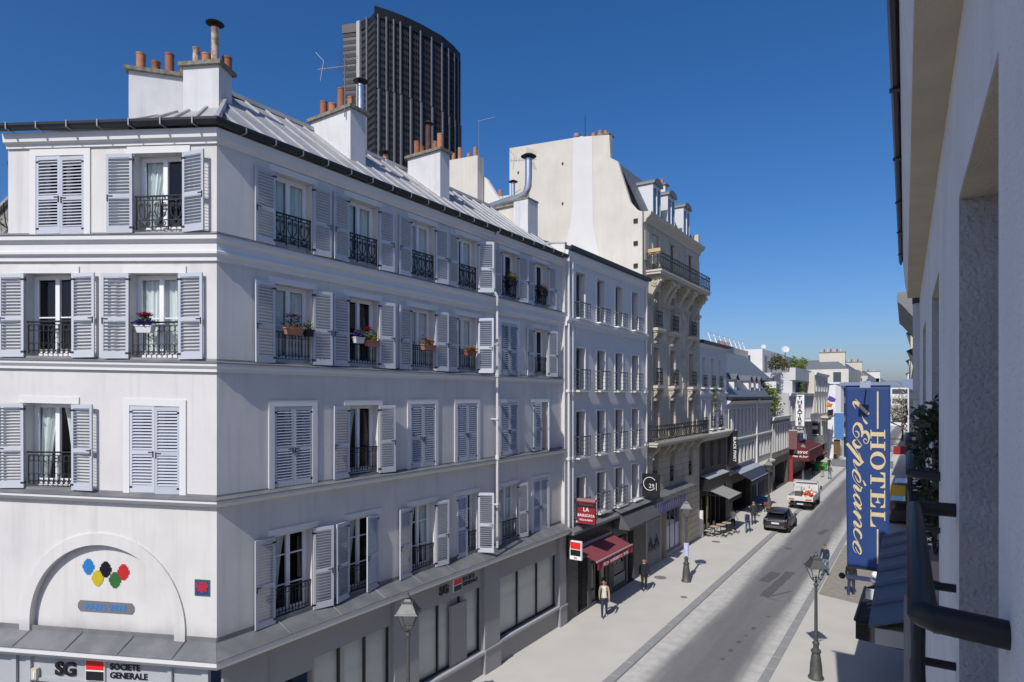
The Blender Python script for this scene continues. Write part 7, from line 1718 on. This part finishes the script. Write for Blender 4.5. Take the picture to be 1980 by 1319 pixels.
# ------------------------------------------------------------------ people
SKIN = mat("skin", (0.40, 0.23, 0.155), 0.6); SKIND = mat("skin_dark", (0.16, 0.085, 0.055), 0.6)
HAIR = mat("hair_dark", (0.018, 0.014, 0.012), 0.7); HAIRG = mat("hair_grey", (0.2, 0.19, 0.18), 0.8)
def cloth(n, c): return mat("cloth_" + n, c, 0.9, var=0.25, scale=12, bump=0.2, bscale=30)
def person(label, x, y, face, top, legs, shoes, hgt=1.74, stride=0.0, arms=(0.1, 0.1), skin=SKIN, hair=HAIR, inner=None, coat=False, bag=None, fingers=True, lean=0.0, z=0.085, sit=False):
    """body grown from a jointed skeleton; face = heading in degrees (0 = +Y, clockwise seen from above)"""
    o = thing("person", label, "person", (x, y, z), "people in the street", -R(face))
    k = hgt / 1.74
    V, E_, rad = [], [], []
    def add(p, r, par=None):
        V.append((p[0] * k, p[1] * k, p[2] * k)); rad.append(r * k)
        if par is not None: E_.append((par, len(V) - 1))
        return len(V) - 1
    fat = 1.12 if coat else 1.0
    pel = add((0, 0, 0.94), (0.145 * fat), None)
    wai = add((0, 0.0, 1.08), 0.135 * fat, pel); che = add((0, 0.02 + lean, 1.30), 0.150 * fat, wai); sho = add((0, 0.01 + lean, 1.43), 0.115, che)
    nec = add((0, 0.01 + lean, 1.50), 0.052, sho); ja = add((0, 0.025 + lean, 1.575), 0.072, nec); cr = add((0, 0.01 + lean, 1.66), 0.088, ja); add((0, 0.005 + lean, 1.71), 0.06, cr)
    fing = []
    for s, sw in ((-1, arms[0]), (1, arms[1])):
        a = add((s * 0.17, 0.0 + lean, 1.41), 0.066 * fat, sho); b = add((s * 0.215, -0.02 + sw * 0.5 + lean, 1.15), 0.050 * fat, a); c = add((s * 0.225, 0.06 + sw * 1.1 + lean, 0.93 + abs(sw) * 0.12), 0.036 * fat, b)
        h1 = add((s * 0.222, 0.085 + sw * 1.25 + lean, 0.87 + abs(sw) * 0.14), 0.026, c); h2 = add((s * 0.218, 0.10 + sw * 1.33 + lean, 0.82 + abs(sw) * 0.15), 0.03, h1)
        fing.append((V[h2], s, V[h1]))
        st = stride * s
        hp = add((s * 0.085, 0, 0.88), 0.098, pel); kn = add((s * 0.095, st * 0.5 + 0.02, 0.50), 0.066, hp); an = add((s * 0.095, st - (0.06 if st < 0 else -0.0), 0.10 + max(0, -st) * 0.12), 0.045, kn)
        he = add((s * 0.095, st - 0.03 - (0.06 if st < 0 else 0), 0.045 + max(0, -st) * 0.10), 0.042, an); add((s * 0.105, st + 0.14 - (0.05 if st < 0 else 0), 0.035 + max(0, -st) * 0.02), 0.038, he)
    me = bpy.data.meshes.new("body"); me.from_pydata(V, E_, []); ob = bpy.data.objects.new("body_cage", me); COL.objects.link(ob)
    ms = ob.modifiers.new("skin", 'SKIN'); ms.use_smooth_shade = True
    sv_ = me.skin_vertices[0].data
    for i, r in enumerate(rad): sv_[i].radius = (r, r * (0.78 if i in (pel, wai, che, sho) else 1.0)); sv_[i].use_root = (i == 0)
    ob.modifiers.new("smooth", 'SUBSURF').levels = 2
    dg = bpy.context.evaluated_depsgraph_get(); bm_ = bpy.data.meshes.new_from_object(ob.evaluated_get(dg)); bpy.data.objects.remove(ob)
    bm_.materials.clear()
    for m_ in (skin, top, legs, shoes, hair, inner or top): bm_.materials.append(m_)
    hem = 0.80 if coat else 0.93
    for p in bm_.polygons:
        c = p.center / k; c = (c[0], c[1] - lean, c[2]); mi = 1
        if c[2] > 1.505: mi = 4 if (c[2] > 1.665 or (c[1] < 0.0 and c[2] > 1.55) or (abs(c[0]) > 0.075 and c[2] > 1.62)) else 0
        elif c[2] > 1.47 and abs(c[0]) < 0.07: mi = 0
        elif abs(c[0]) > 0.165 and c[2] < 0.91 + abs(arms[0 if c[0] < 0 else 1]) * 0.14: mi = 0
        elif c[2] < 0.085: mi = 3
        elif c[2] < hem: mi = 2
        elif inner and abs(c[0]) < 0.075 and c[1] > 0.03 and c[2] > 0.94: mi = 5
        p.material_index = mi; p.use_smooth = True
    bm_.name = "body"
    sub("body", bm_, o)
    fb = MB()
    f0 = 0.105 + lean
    fb.add([((-0.012) * k, f0 * k, 1.585 * k), (0.012 * k, f0 * k, 1.585 * k), (0, (f0 + 0.028) * k, 1.59 * k), (0, (f0 - 0.01) * k, 1.63 * k)], [(0, 1, 2), (0, 2, 3), (1, 3, 2)], 0)
    for s in (-1, 1):
        fb.ball((s * 0.032 * k, (0.088 + lean) * k, 1.635 * k), 0.011 * k, 1, 6); fb.ball((s * 0.092 * k, (0.015 + lean) * k, 1.61 * k), 0.022 * k, 0, 6)
    fb.box(-0.022 * k, 0.022 * k, (f0 - 0.02) * k, (f0 - 0.006) * k, 1.553 * k, 1.56 * k, 2)
    sub("face", fb.mesh("face", [skin, HAIR, mat("lips", (0.25, 0.09, 0.08), 0.6)], True), o)
    if fingers:
        hb_ = MB()
        for (hx, hy, hz), s, (wx, wy, wz) in fing:
            dv = Vector((hx - wx, hy - wy, hz - wz)).normalized()
            for i in range(4):
                off_ = Vector((0, 1, 0.2)) * (i - 1.5) * 0.016 * k; ln = (0.06, 0.072, 0.068, 0.052)[i] * k
                p0 = Vector((hx, hy, hz)) + off_; hb_.tube([p0, p0 + dv * ln * 0.6, p0 + dv * ln + Vector((-s * 0.015, 0.012, 0)) * k], [0.009 * k, 0.008 * k, 0.006 * k], 5)
            p0 = Vector((wx, wy, wz)) + Vector((0, 0.02, 0)) * k; hb_.tube([p0, p0 + (dv * 0.03 + Vector((-s * 0.01, 0.03, 0))) * k, p0 + (dv * 0.055 + Vector((-s * 0.012, 0.035, 0))) * k], [0.011 * k, 0.009 * k, 0.007 * k], 5)
        sub("fingers", hb_.mesh("fingers", skin, True), o)
    if bag:
        b_ = MB(); b_.box(-0.15 * k, 0.15 * k, (-0.30) * k, (-0.13) * k, 1.0 * k, 1.42 * k)
        q_ = sub("backpack", b_.mesh("backpack", bag), o); bv = q_.modifiers.new("round", 'BEVEL'); bv.width = 0.05; bv.segments = 3
    return o
NAVYC = cloth("navy", (0.012, 0.015, 0.03)); BLKC = cloth("black", (0.012, 0.012, 0.014)); JEAN = cloth("denim", (0.04, 0.07, 0.13)); JEANL = cloth("denim_light", (0.14, 0.2, 0.28)); DKJ = cloth("denim_dark", (0.02, 0.028, 0.06))
WHC = cloth("white", (0.62, 0.62, 0.6)); SHW = cloth("shoe_white", (0.5, 0.5, 0.5)); TAN = cloth("tan", (0.40, 0.29, 0.18)); GRC = cloth("grey", (0.10, 0.10, 0.10)); CHAR = cloth("charcoal", (0.035, 0.037, 0.042))
person("man in tan open jacket and white shirt walking past the restaurant", -12.3, 26.1, 155, TAN, DKJ, SHW, 1.74, 0.24, (0.12, -0.14), SKIN, HAIRG, inner=WHC)
person("man in black tracksuit standing beside the roller shutter", -12.2, 30.7, 150, NAVYC, BLKC, SHW, 1.76, 0.05, (0.05, 0.0))
person("man in navy jacket and jeans turning beside the lamp post", -4.75, 39.2, 200, cloth("blue", (0.02, 0.03, 0.075)), JEANL, BLKC, 1.78, 0.12, (0.08, 0.14))
person("hooded figure in black coat walking away below the banner", -3.15, 35.8, 5, BLKC, cloth("indigo", (0.03, 0.04, 0.085)), SHW, 1.82, 0.1, (0.04, -0.04), coat=True)
person("waiter in white shirt beside the cafe tables", -12.15, 48.4, 20, WHC, BLKC, BLKC, 1.7, 0.08, (0.16, 0.16), SKIND)
person("pedestrian in pale top with backpack and blue jeans", -11.0, 48.1, -4, cloth("pale_blue", (0.4, 0.42, 0.46)), JEAN, SHW, 1.74, 0.2, (0.08, -0.08), bag=cloth("bag_navy", (0.02, 0.025, 0.06)))
person("heavy man in dark coat walking ahead of the backpacker", -11.35, 51.5, -10, CHAR, CHAR, BLKC, 1.85, 0.16, (0.05, -0.05), SKIN, HAIRG, coat=True)
person("dark dressed pedestrian under the bistro awning", -12.0, 87.6, 175, BLKC, BLKC, BLKC, 1.75, 0.1, fingers=False)
person("pedestrian in grey trousers approaching past the green planter", -10.7, 85.7, 185, BLKC, cloth("grey_light", (0.3, 0.3, 0.34)), SHW, 1.7, 0.15, fingers=False)
person("pedestrian in grey jacket nearest the kerb far down the pavement", -9.75, 84.6, 10, GRC, JEANL, BLKC, 1.75, 0.16, fingers=False)
person("dark figure standing behind the green planter", -10.9, 94.0, 160, BLKC, CHAR, BLKC, 1.75, 0.1, fingers=False)
person("figure in dark clothes by the bistro door", -12.6, 84.2, 60, CHAR, BLKC, BLKC, 1.72, 0.0, fingers=False)
person("distant walker in blue and white near the barrier", -10.2, 101.0, 200, cloth("white_blue", (0.4, 0.45, 0.62)), JEAN, BLKC, 1.75, 0.1, fingers=False)
person("distant dark walker beside the rounded white building", -11.2, 103.5, 190, BLKC, BLKC, BLKC, 1.78, 0.1, fingers=False)

# ------------------------------------------------------------------ vehicles
CARP = mat("car_paint_dark", (0.030, 0.028, 0.032), 0.35, metal=0.5, coat=0.6)
CGL = mat("car_glass", (0.006, 0.008, 0.014), 0.06, spec=0.8)
TYRE = mat("tyre", (0.012, 0.012, 0.012), 0.85); ALLOY = mat("alloy", (0.35, 0.35, 0.36), 0.35, metal=0.8)
CHROME = mat("chrome", (0.5, 0.5, 0.5), 0.2, metal=1.0)
def wheel(o, x, y, r, w):
    t = MB(); prof = [(r * 0.62, -w / 2), (r * 0.95, -w / 2), (r, -w * 0.35), (r, w * 0.35), (r * 0.95, w / 2), (r * 0.62, w / 2)]
    t.lathe(prof, n=20); q_ = sub("wheel", t.mesh("wheel", TYRE, True), o, (x, y, r), (0, R(90), 0))
    h = MB().lathe([(r * 0.62, -w * 0.46), (r * 0.62, w * 0.46)], n=18)
    for k in range(5):
        a = k * 2 * math.pi / 5; h.add([(math.cos(a - 0.2) * r * 0.1, math.sin(a - 0.2) * r * 0.1, w * 0.48), (math.cos(a - 0.12) * r * 0.6, math.sin(a - 0.12) * r * 0.6, w * 0.47), (math.cos(a + 0.12) * r * 0.6, math.sin(a + 0.12) * r * 0.6, w * 0.47), (math.cos(a + 0.2) * r * 0.1, math.sin(a + 0.2) * r * 0.1, w * 0.48)], [(0, 1, 2, 3)])
    sub("rim", h.mesh("rim", ALLOY, True), q_)
car = thing("parked_car", "dark grey hatchback parked half on the kerb with its rear towards us", "car", (-9.36, 51.6, 0.06))
# lofted body: stations along the car (y back to front), half section (x, z)
def loft(sts, n_sym=True):
    mb = MB(); vs_, fs_ = [], []; n = len(sts[0][1])
    for y, sec in sts:
        for x, z in sec: vs_.append((x, y, z))
        for x, z in reversed(sec): vs_.append((-x, y, z))
    N = 2 * n
    for i in range(len(sts) - 1):
        for j in range(N):
            g = (j + 1) % N; fs_.append((i * N + j, i * N + g, (i + 1) * N + g, (i + 1) * N + j))
    fs_.append(tuple(range(N))[::-1]); fs_.append(tuple(range((len(sts) - 1) * N, len(sts) * N)))
    return mb.add(vs_, fs_)
def sec(w, zb, zs, wt, zt): return [(w * 0.86, zb), (w * 0.98, zb + 0.12), (w, (zb + zs) / 2), (w * 0.97, zs - 0.06), (w * 0.93, zs), (wt, zt)]
bodyS = [(-2.12, sec(0.80, 0.42, 0.82, 0.62, 0.88)), (-2.02, sec(0.90, 0.30, 0.98, 0.7, 1.06)), (-1.7, sec(0.92, 0.26, 1.02, 0.72, 1.08)), (-0.8, sec(0.92, 0.24, 1.0, 0.74, 1.05)), (0.4, sec(0.92, 0.24, 0.98, 0.74, 1.02)), (1.2, sec(0.91, 0.26, 0.93, 0.7, 0.98)), (1.85, sec(0.86, 0.3, 0.80, 0.6, 0.84)), (2.12, sec(0.7, 0.4, 0.62, 0.4, 0.66))]
ob = sub("body", loft(bodyS).mesh("body", CARP, True), car); ss = ob.modifiers.new("smooth", 'SUBSURF'); ss.levels = 1; ss.render_levels = 1
cab = [(-2.0, [(0.66, 1.02), (0.64, 1.05), (0.5, 1.06)]), (-1.62, [(0.76, 1.04), (0.64, 1.40), (0.45, 1.46)]), (-1.0, [(0.79, 1.02), (0.62, 1.52), (0.4, 1.57)]), (-0.1, [(0.79, 1.0), (0.62, 1.54), (0.4, 1.59)]), (0.55, [(0.78, 0.98), (0.6, 1.44), (0.4, 1.49)]), (1.3, [(0.7, 0.94), (0.62, 0.97), (0.4, 0.98)])]
sub("glasshouse", loft(cab).mesh("glasshouse", CGL, True), car)
rf_ = [(-1.78, [(0.58, 1.44), (0.4, 1.475)]), (-1.0, [(0.63, 1.535), (0.4, 1.585)]), (-0.1, [(0.63, 1.555), (0.4, 1.605)]), (0.45, [(0.6, 1.47), (0.4, 1.525)])]
sub("roof_panel", loft(rf_).mesh("roof_panel", CARP, True), car)
for s in (-1, 1):
    for y0, y1, w0 in ((-1.35, -1.0, 0.80), (-0.35, -0.22, 0.80)):
        sub("pillar", MB().add([(s * 0.80, y0, 1.02), (s * 0.80, y1, 1.02), (s * 0.635, y1 + 0.05, 1.55), (s * 0.635, y0 + 0.12, 1.53)], [(0, 1, 2, 3)]).mesh("pillar", CARP), car)
    sub("tail_light", MB().box(s * 0.5, s * 0.84, -2.1, -2.06, 0.9, 1.0).mesh("tail_light", mat("tail_dark", (0.05, 0.01, 0.012), 0.2)), car)
    lg_ = MB()
    for q_ in range(3): lg_.box(s * (0.55 + 0.1 * q_), s * (0.58 + 0.1 * q_), -2.115, -2.1, 0.92, 0.98)
    sub("lamp_bar", lg_.mesh("lamp_bar", mat("lamp_bar_pale", (0.7, 0.65, 0.65), 0.2)), car)
    sub("mirror", MB().ball((s * 1.0, 0.5, 1.05), 0.1, 0, 8).mesh("mirror", CARP, True), car)
    for y in (-1.35, 1.3): wheel(car, s * 0.80, y, 0.34, 0.22)
sub("number_plate", MB().box(-0.27, 0.27, -2.145, -2.12, 0.64, 0.76).mesh("number_plate", mat("plate_white", (0.7, 0.7, 0.68), 0.5, var=0.6, scale=20, dirt=(0.3, 0.3, 0.32))), car)
sub("bumper", MB().box(-0.72, 0.72, -2.13, -2.05, 0.32, 0.42).mesh("bumper", mat("bumper_plastic", (0.06, 0.06, 0.062), 0.6)), car)
sub("bumper_trim", MB().box(-0.6, 0.6, -2.15, -2.1, 0.44, 0.475).mesh("bumper_trim", CHROME), car)
sub("spoiler", MB().box(-0.55, 0.55, -1.98, -1.7, 1.44, 1.47).mesh("spoiler", CARP), car)
sub("boot_trim", MB().box(-0.62, 0.62, -2.13, -2.07, 0.84, 0.875).mesh("boot_trim", CHROME), car)

trk = thing("flatbed_truck", "white flatbed works truck loaded with orange cones, seen from behind", "truck", (-9.35, 62.8, 0.05))
TW_ = mat("truck_white", (0.62, 0.62, 0.60), 0.5, var=0.3, scale=2.5, dirt=(0.42, 0.41, 0.38))
sub("chassis", MB().box(-0.45, 0.45, -2.2, 3.0, 0.45, 0.72).box(-0.95, 0.95, -2.3, -2.2, 0.42, 0.62).mesh("chassis", BLACKM), trk)
sub("bed", MB().box(-1.05, 1.05, -2.3, 1.15, 0.82, 0.92).mesh("bed", TW_), trk)
sub("tailgate", MB().box(-1.05, 1.05, -2.36, -2.3, 0.84, 1.25).mesh("tailgate", TW_), trk)
for s in (-1, 1):
    sub("side_board", MB().box(s * 1.0, s * 1.05, -2.29, 1.14, 0.93, 1.3).mesh("side_board", TW_), trk)
    sub("tail_light", MB().box(s * 0.45, s * 0.95, -2.4, -2.365, 0.92, 1.04).mesh("tail_light", mat("tail_orange", (0.55, 0.13, 0.03), 0.3)), trk)
    for y in (-1.2, 2.3): wheel(trk, s * 0.85, y, 0.36, 0.24)
    sub("mirror", MB().box(s * 1.08, s * 1.22, 1.9, 1.96, 1.4, 1.75).mesh("mirror", BLACK), trk)
cb = [(1.25, [(0.92, 0.5), (0.95, 1.0), (0.93, 1.35), (0.82, 2.1), (0.5, 2.16)]), (2.3, [(0.94, 0.5), (0.96, 1.0), (0.94, 1.35), (0.82, 2.12), (0.5, 2.18)]), (2.9, [(0.92, 0.5), (0.95, 0.95), (0.92, 1.25), (0.8, 1.75), (0.5, 1.8)]), (3.45, [(0.88, 0.5), (0.9, 0.85), (0.86, 1.05), (0.7, 1.15), (0.4, 1.17)])]
sub("cab", loft(cb).mesh("cab", TW_, True), trk)
sub("rear_window", MB().box(-0.6, 0.6, 1.235, 1.248, 1.45, 1.9).mesh("rear_window", CGL), trk)
sub("headboard", MB().box(-1.0, 1.0, 1.1, 1.16, 1.3, 1.9).box(-1.02, -0.94, 1.05, 1.12, 0.9, 2.2).box(0.94, 1.02, 1.05, 1.12, 0.9, 2.2).box(-1.02, 1.02, 1.05, 1.12, 2.12, 2.2).mesh("headboard", TW_), trk)
sub("number_plate", MB().box(-0.26, 0.26, -2.33, -2.31, 0.5, 0.61).mesh("number_plate", mat("plate_white", (0.7, 0.7, 0.68), 0.5)), trk)
ORG = mat("cone_orange", (0.7, 0.10, 0.02), 0.6)
r_ = random.Random(8)
def cone_mesh():
    return MB().box(-0.17, 0.17, -0.17, 0.17, 0, 0.03, 1).lathe([(0.13, 0.03), (0.095, 0.22), (0.09, 0.22), (0.07, 0.34), (0.065, 0.34), (0.03, 0.6), (0.02, 0.6)], n=12).lathe([(0.1, 0.21), (0.075, 0.34)], n=12, m=2).mesh("cone", [ORG, BLACKM, WPAINT], True)
CN = cone_mesh()
for k, (dx, dy, dz, lb) in enumerate(((0.15, -1.6, 0, "orange traffic cone nearest the truck tailgate"), (0.6, -1.9, 0, "orange traffic cone at the tailgate corner of the truck"), (0.1, -0.8, 0.35, "orange cone stacked high in the truck bed"), (0.75, -0.9, 0.3, "orange cone against the truck side board"), (0.45, -0.2, 0.45, "orange cone against the truck headboard"))):
    o = thing("traffic_cone", lb, "traffic cone", (-9.35 + dx, 62.8 + dy, 0.97 + dz), "cones on the works truck"); sub("cone", CN, o)
def crate(lb, dx, dy, dz, sx, sy, sz, m_):
    o = thing("cargo_box", lb, "box", (-9.35 + dx, 62.8 + dy, 0.97 + dz), "load of the works truck")
    sub("box", MB().box(-sx / 2, sx / 2, -sy / 2, sy / 2, 0, sz).mesh("box", m_), o); sub("lid", MB().box(-sx / 2 - .02, sx / 2 + .02, -sy / 2 - .02, sy / 2 + .02, sz, sz + 0.04).mesh("lid", m_), o)
crate("dark grey machine box on the left of the truck bed", -0.35, -0.9, 0, 0.6, 0.8, 0.5, mat("machine_grey", (0.08, 0.085, 0.08), 0.6))
crate("white sack box behind the machine on the truck", -0.6, 0.4, 0, 0.6, 0.7, 0.8, TW_)
crate("yellow box at the middle of the truck bed", 0.4, -1.3, 0, 0.35, 0.3, 0.25, mat("box_yellow", (0.6, 0.42, 0.04), 0.6))
crate("blue canister between the cones on the truck", 0.15, -1.25, 0, 0.2, 0.2, 0.3, mat("canister_blue", (0.04, 0.1, 0.4), 0.5))
crate("red panel box under the cones on the truck", 0.3, -0.3, 0, 0.9, 0.5, 0.35, mat("box_red", (0.5, 0.06, 0.04), 0.6))

# ------------------------------------------------------------------ cafe furniture and street bits
WOODT = mat("table_wood", (0.48, 0.36, 0.24), 0.6, var=0.3, scale=6)
def cafe_table(x, y, lb):
    o = thing("cafe_table", lb, "table", (x, y, 0.085), "cafe tables on the pavement")
    sub("table_top", MB().lathe([(0.33, 0.72), (0.34, 0.725), (0.34, 0.745), (0.33, 0.75), (0.01, 0.75)], n=20).mesh("table_top", WOODT, True), o)
    sub("stem", MB().lathe([(0.03, 0.05), (0.03, 0.72)], n=8).mesh("stem", IRON), o)
    for k in range(3): sub("foot", MB().tube([(0, 0, 0.08), (0.3 * math.cos(k * 2.1), 0.3 * math.sin(k * 2.1), 0.01)], 0.018, 5).mesh("foot", IRON), o)
def cafe_chair(x, y, rz, lb, m_):
    o = thing("cafe_chair", lb, "chair", (x, y, 0.085), "cafe chairs on the pavement", rz)
    sub("seat", MB().box(-0.2, 0.2, -0.2, 0.2, 0.44, 0.47).mesh("seat", m_), o)
    for k in range(3): sub("back_slat", MB().box(-0.2, 0.2, 0.2, 0.22, 0.58 + k * 0.1, 0.64 + k * 0.1).mesh("back_slat", m_), o)
    for sx in (-1, 1):
        sub("leg", MB().tube([(sx * 0.19, 0.21, 0.88), (sx * 0.19, 0.19, 0.45), (sx * 0.19, -0.2, 0.0)], 0.012, 5).mesh("leg", IRON), o)
        sub("leg", MB().tube([(sx * 0.17, -0.18, 0.45), (sx * 0.17, 0.22, 0.0)], 0.012, 5).mesh("leg", IRON), o)
for x, y, lb in ((-12.75, 45.6, "round wooden cafe table nearest the stone pillar"), (-12.55, 46.5, "round wooden cafe table in the middle of the row"), (-12.35, 47.4, "round wooden cafe table closest to the waiter"), (-12.3, 55.3, "pale cafe table in front of the navy awning"), (-12.2, 57.0, "pale cafe table beside the blue door frame")): cafe_table(x, y, lb)
GRY = mat("chair_grey", (0.4, 0.4, 0.41), 0.6)
for i, (x, y, rz, lb, m_) in enumerate(((-13.15, 45.2, 1.6, "pale bench chair nearest the stone pillar", GRY), (-13.1, 46.0, 1.6, "pale chair against the cafe wall", GRY), (-12.95, 46.9, 1.6, "grey chair behind the middle cafe table", GRY), (-12.15, 45.7, -1.4, "black folding chair on the street side of the first table", BLACKM), (-11.95, 46.6, -1.5, "black folding chair on the street side of the middle table", BLACKM), (-11.75, 47.5, -1.2, "black folding chair on the street side of the last table", BLACKM), (-11.9, 55.2, -1.4, "dark chair under the navy awning", BLACKM), (-11.6, 57.6, 0.4, "reddish chair beside the blue door frame", mat("chair_red", (0.3, 0.07, 0.04), 0.6)))): cafe_chair(x, y, rz, lb, m_)
def potplant(x, y, lb, m_, pm, h=0.9):
    o = thing("potted_plant", lb, "plant", (x, y, 0.085)); sub("pot", MB().lathe([(0.2, 0), (0.27, 0.4), (0.29, 0.4), (0.29, 0.45), (0.24, 0.45), (0.22, 0.4)], n=14).mesh("pot", pm, True), o)
    mb = MB(); leaves(mb, (0, 0, 0.45 + h * 0.4), (0.35, 0.35, h * 0.5), 240, 0.2, random.Random(int(y))); sub("foliage", mb.mesh("foliage", m_), o)
gpl = thing("green_planter", "large bright green tub in front of the bistro terrace", "planter", (-11.9, 93.2, 0.085))
sub("tub", MB().lathe([(0.75, 0), (0.95, 1.05), (1.0, 1.05), (1.0, 1.15), (0.9, 1.15), (0.85, 1.0)], n=20).mesh("tub", mat("tub_green", (0.05, 0.36, 0.07), 0.5), True), gpl)
sub("soil", MB().lathe([(0.88, 1.0), (0.01, 1.1)], n=20).mesh("soil", mat("sand_soil", (0.4, 0.35, 0.22), 0.9)), gpl)
sub("sapling", MB().tube([(0, 0, 1), (0.05, 0, 2.6), (0, 0.05, 4.2)], [0.06, 0.04, 0.02], 6).mesh("sapling", TWIG), gpl)
for k in range(4):
    o = thing("crowd_barrier", ("grey steel crowd barrier section " + ("nearest the left houses", "second from the left houses", "third across the street end", "fourth, partly behind the blue banner")[k]), "barrier", (-10.4 + k * 1.9, 100.5 + k * 0.4, 0.02), "barriers closing the street")
    sub("panel", MB().box(-0.9, 0.9, -0.02, 0.02, 0.15, 1.05).mesh("panel", mat("barrier_mesh", (0.16, 0.17, 0.19), 0.6)), o)
    sub("frame", MB().tube([(-0.92, 0, 0.1), (-0.92, 0, 1.1), (0.92, 0, 1.1), (0.92, 0, 0.1)], 0.025, 6).mesh("frame", ALLOY), o)
    for s in (-1, 1): sub("foot", MB().box(s * 0.7 - 0.03, s * 0.7 + 0.03, -0.3, 0.3, 0, 0.04).mesh("foot", ALLOY), o)
# wild tree and house glimpsed past the end of the top storey
def branch_tree(name, label, base, h, spread, seed, lm, nl, ls, tw=0.25, twm=None):
    o = thing(name, label, "tree", base); r = random.Random(seed); tb = MB(); lv = MB()
    bx, by, bz = base
    def grow(p, d, L, rad, lev):
        q_ = p + d * L; mid = p + d * L * 0.5 + Vector((r.uniform(-1, 1), r.uniform(-1, 1), 0)) * L * 0.06
        tb.tube([p, mid, q_], [rad, rad * 0.85, rad * 0.65], 5 if lev < 2 else 3, cap=False)
        if lev >= 4:
            leaves(lv, q_, (L * 0.5, L * 0.5, L * 0.4), nl, ls, r); return
        for _ in range(3 if lev else 5):
            nd = (d + Vector((r.gauss(0, 0.55), r.gauss(0, 0.55), r.gauss(0.12, 0.3))) * spread).normalized()
            grow(p + d * L * r.uniform(0.55, 1.0), nd, L * r.uniform(0.62, 0.8), rad * 0.6, lev + 1)
    grow(Vector(base), Vector((0, 0, 1)), h * 0.36, tw, 0)
    tb.build("trunk", twm or TWIG, o); lv.build("crown", lm, o)
    return o
p = camxy(4, 46)
branch_tree("budding_tree", "budding spring tree behind the end of the corner building", (p[0], p[1], 0), 31, 1.0, 5, mat("bud_brown", (0.14, 0.10, 0.05), 0.8), 5, 0.16, 0.35)
p = camxy(-40, 60)
hb2 = thing("rear_house", "grey house with slanting roof glimpsed behind the budding tree", "building", (p[0], p[1], 0))
MB().prism([(p[0] - 10, 0), (p[0] + 8, 0), (p[0] + 8, 27.5), (p[0] - 10, 24.0)], p[1], p[1] + 8, 1).build("wall", mat("flecked_grey", (0.3, 0.3, 0.27), 0.95, var=0.8, scale=1.2, dirt=(0.12, 0.12, 0.09)), hb2)
MB().prism([(p[0] - 10.5, 24.0), (p[0] + 8.5, 27.7), (p[0] + 8.5, 28.0), (p[0] - 10.5, 24.4)], p[1] - 0.4, p[1] + 8.4, 1).build("roof", ZINC, hb2)
pale = mat("bud_pale", (0.42, 0.40, 0.33), 0.8)
for x, y, h, s, lb in ((-1.3, 128, 12, 21, "pale budding street tree at the far end of the shaded side"), (-2.0, 145, 13, 22, "second pale budding tree beyond the first at the street end"), (-4.5, 165, 11, 23, "most distant pale tree at the street end")):
    branch_tree("street_tree", lb, (x, y, 0), h, 1.0, s, pale, 6, 0.35, 0.22)
for i, (x, y, c_, lb) in enumerate(((-1.6, 60, (0.02, 0.02, 0.022), "black motor van parked on the shaded side"), (-1.7, 72, (0.10, 0.11, 0.13), "grey motor van parked further down the shaded side"))):
    v = thing("parked_van", lb, "van", (x, y, 0.085))
    sub("body", loft([(-2.2, [(0.85, 0.3), (0.9, 0.9), (0.85, 1.8), (0.6, 1.9)]), (1.2, [(0.88, 0.3), (0.92, 0.9), (0.86, 1.85), (0.6, 1.95)]), (1.9, [(0.86, 0.3), (0.9, 0.9), (0.84, 1.15), (0.6, 1.2)]), (2.3, [(0.7, 0.4), (0.75, 0.8), (0.7, 0.9), (0.5, 0.92)])]).mesh("body", mat("van_paint_%d" % i, c_, 0.3, coat=0.4), True), v)
    sub("rear_window", MB().box(-0.6, 0.6, -2.22, -2.19, 1.15, 1.7).mesh("rear_window", CGL), v)
    for s in (-1, 1):
        for yy in (-1.4, 1.4): wheel(v, s * 0.78, yy, 0.32, 0.2)
        sub("tail_light", MB().box(s * 0.68, s * 0.82, -2.23, -2.2, 0.8, 1.1).mesh("tail_light", mat("tail_red", (0.4, 0.02, 0.02), 0.3)), v)
rs = thing("hanging_sign", "dark red shop sign far down the shaded side", "sign", (-1.6, 62, 5.2)); MB().box(-2.3, -1.0, 62, 62.1, 5.3, 6.0).build("board", REDP, rs); MB().box(-1.0, -0.9, 62, 62.1, 5.0, 6.2).build("bracket", IRON, rs)
ys = thing("hanging_sign", "yellow shop sign far down the shaded side", "sign", (-1.6, 48, 3.5)); MB().box(-2.0, -1.1, 48, 48.1, 3.7, 4.4).build("board", mat("sign_yellow", (0.6, 0.4, 0.05), 0.6), ys); MB().box(-1.1, -1.0, 48, 48.1, 3.5, 4.5).build("bracket", IRON, ys)
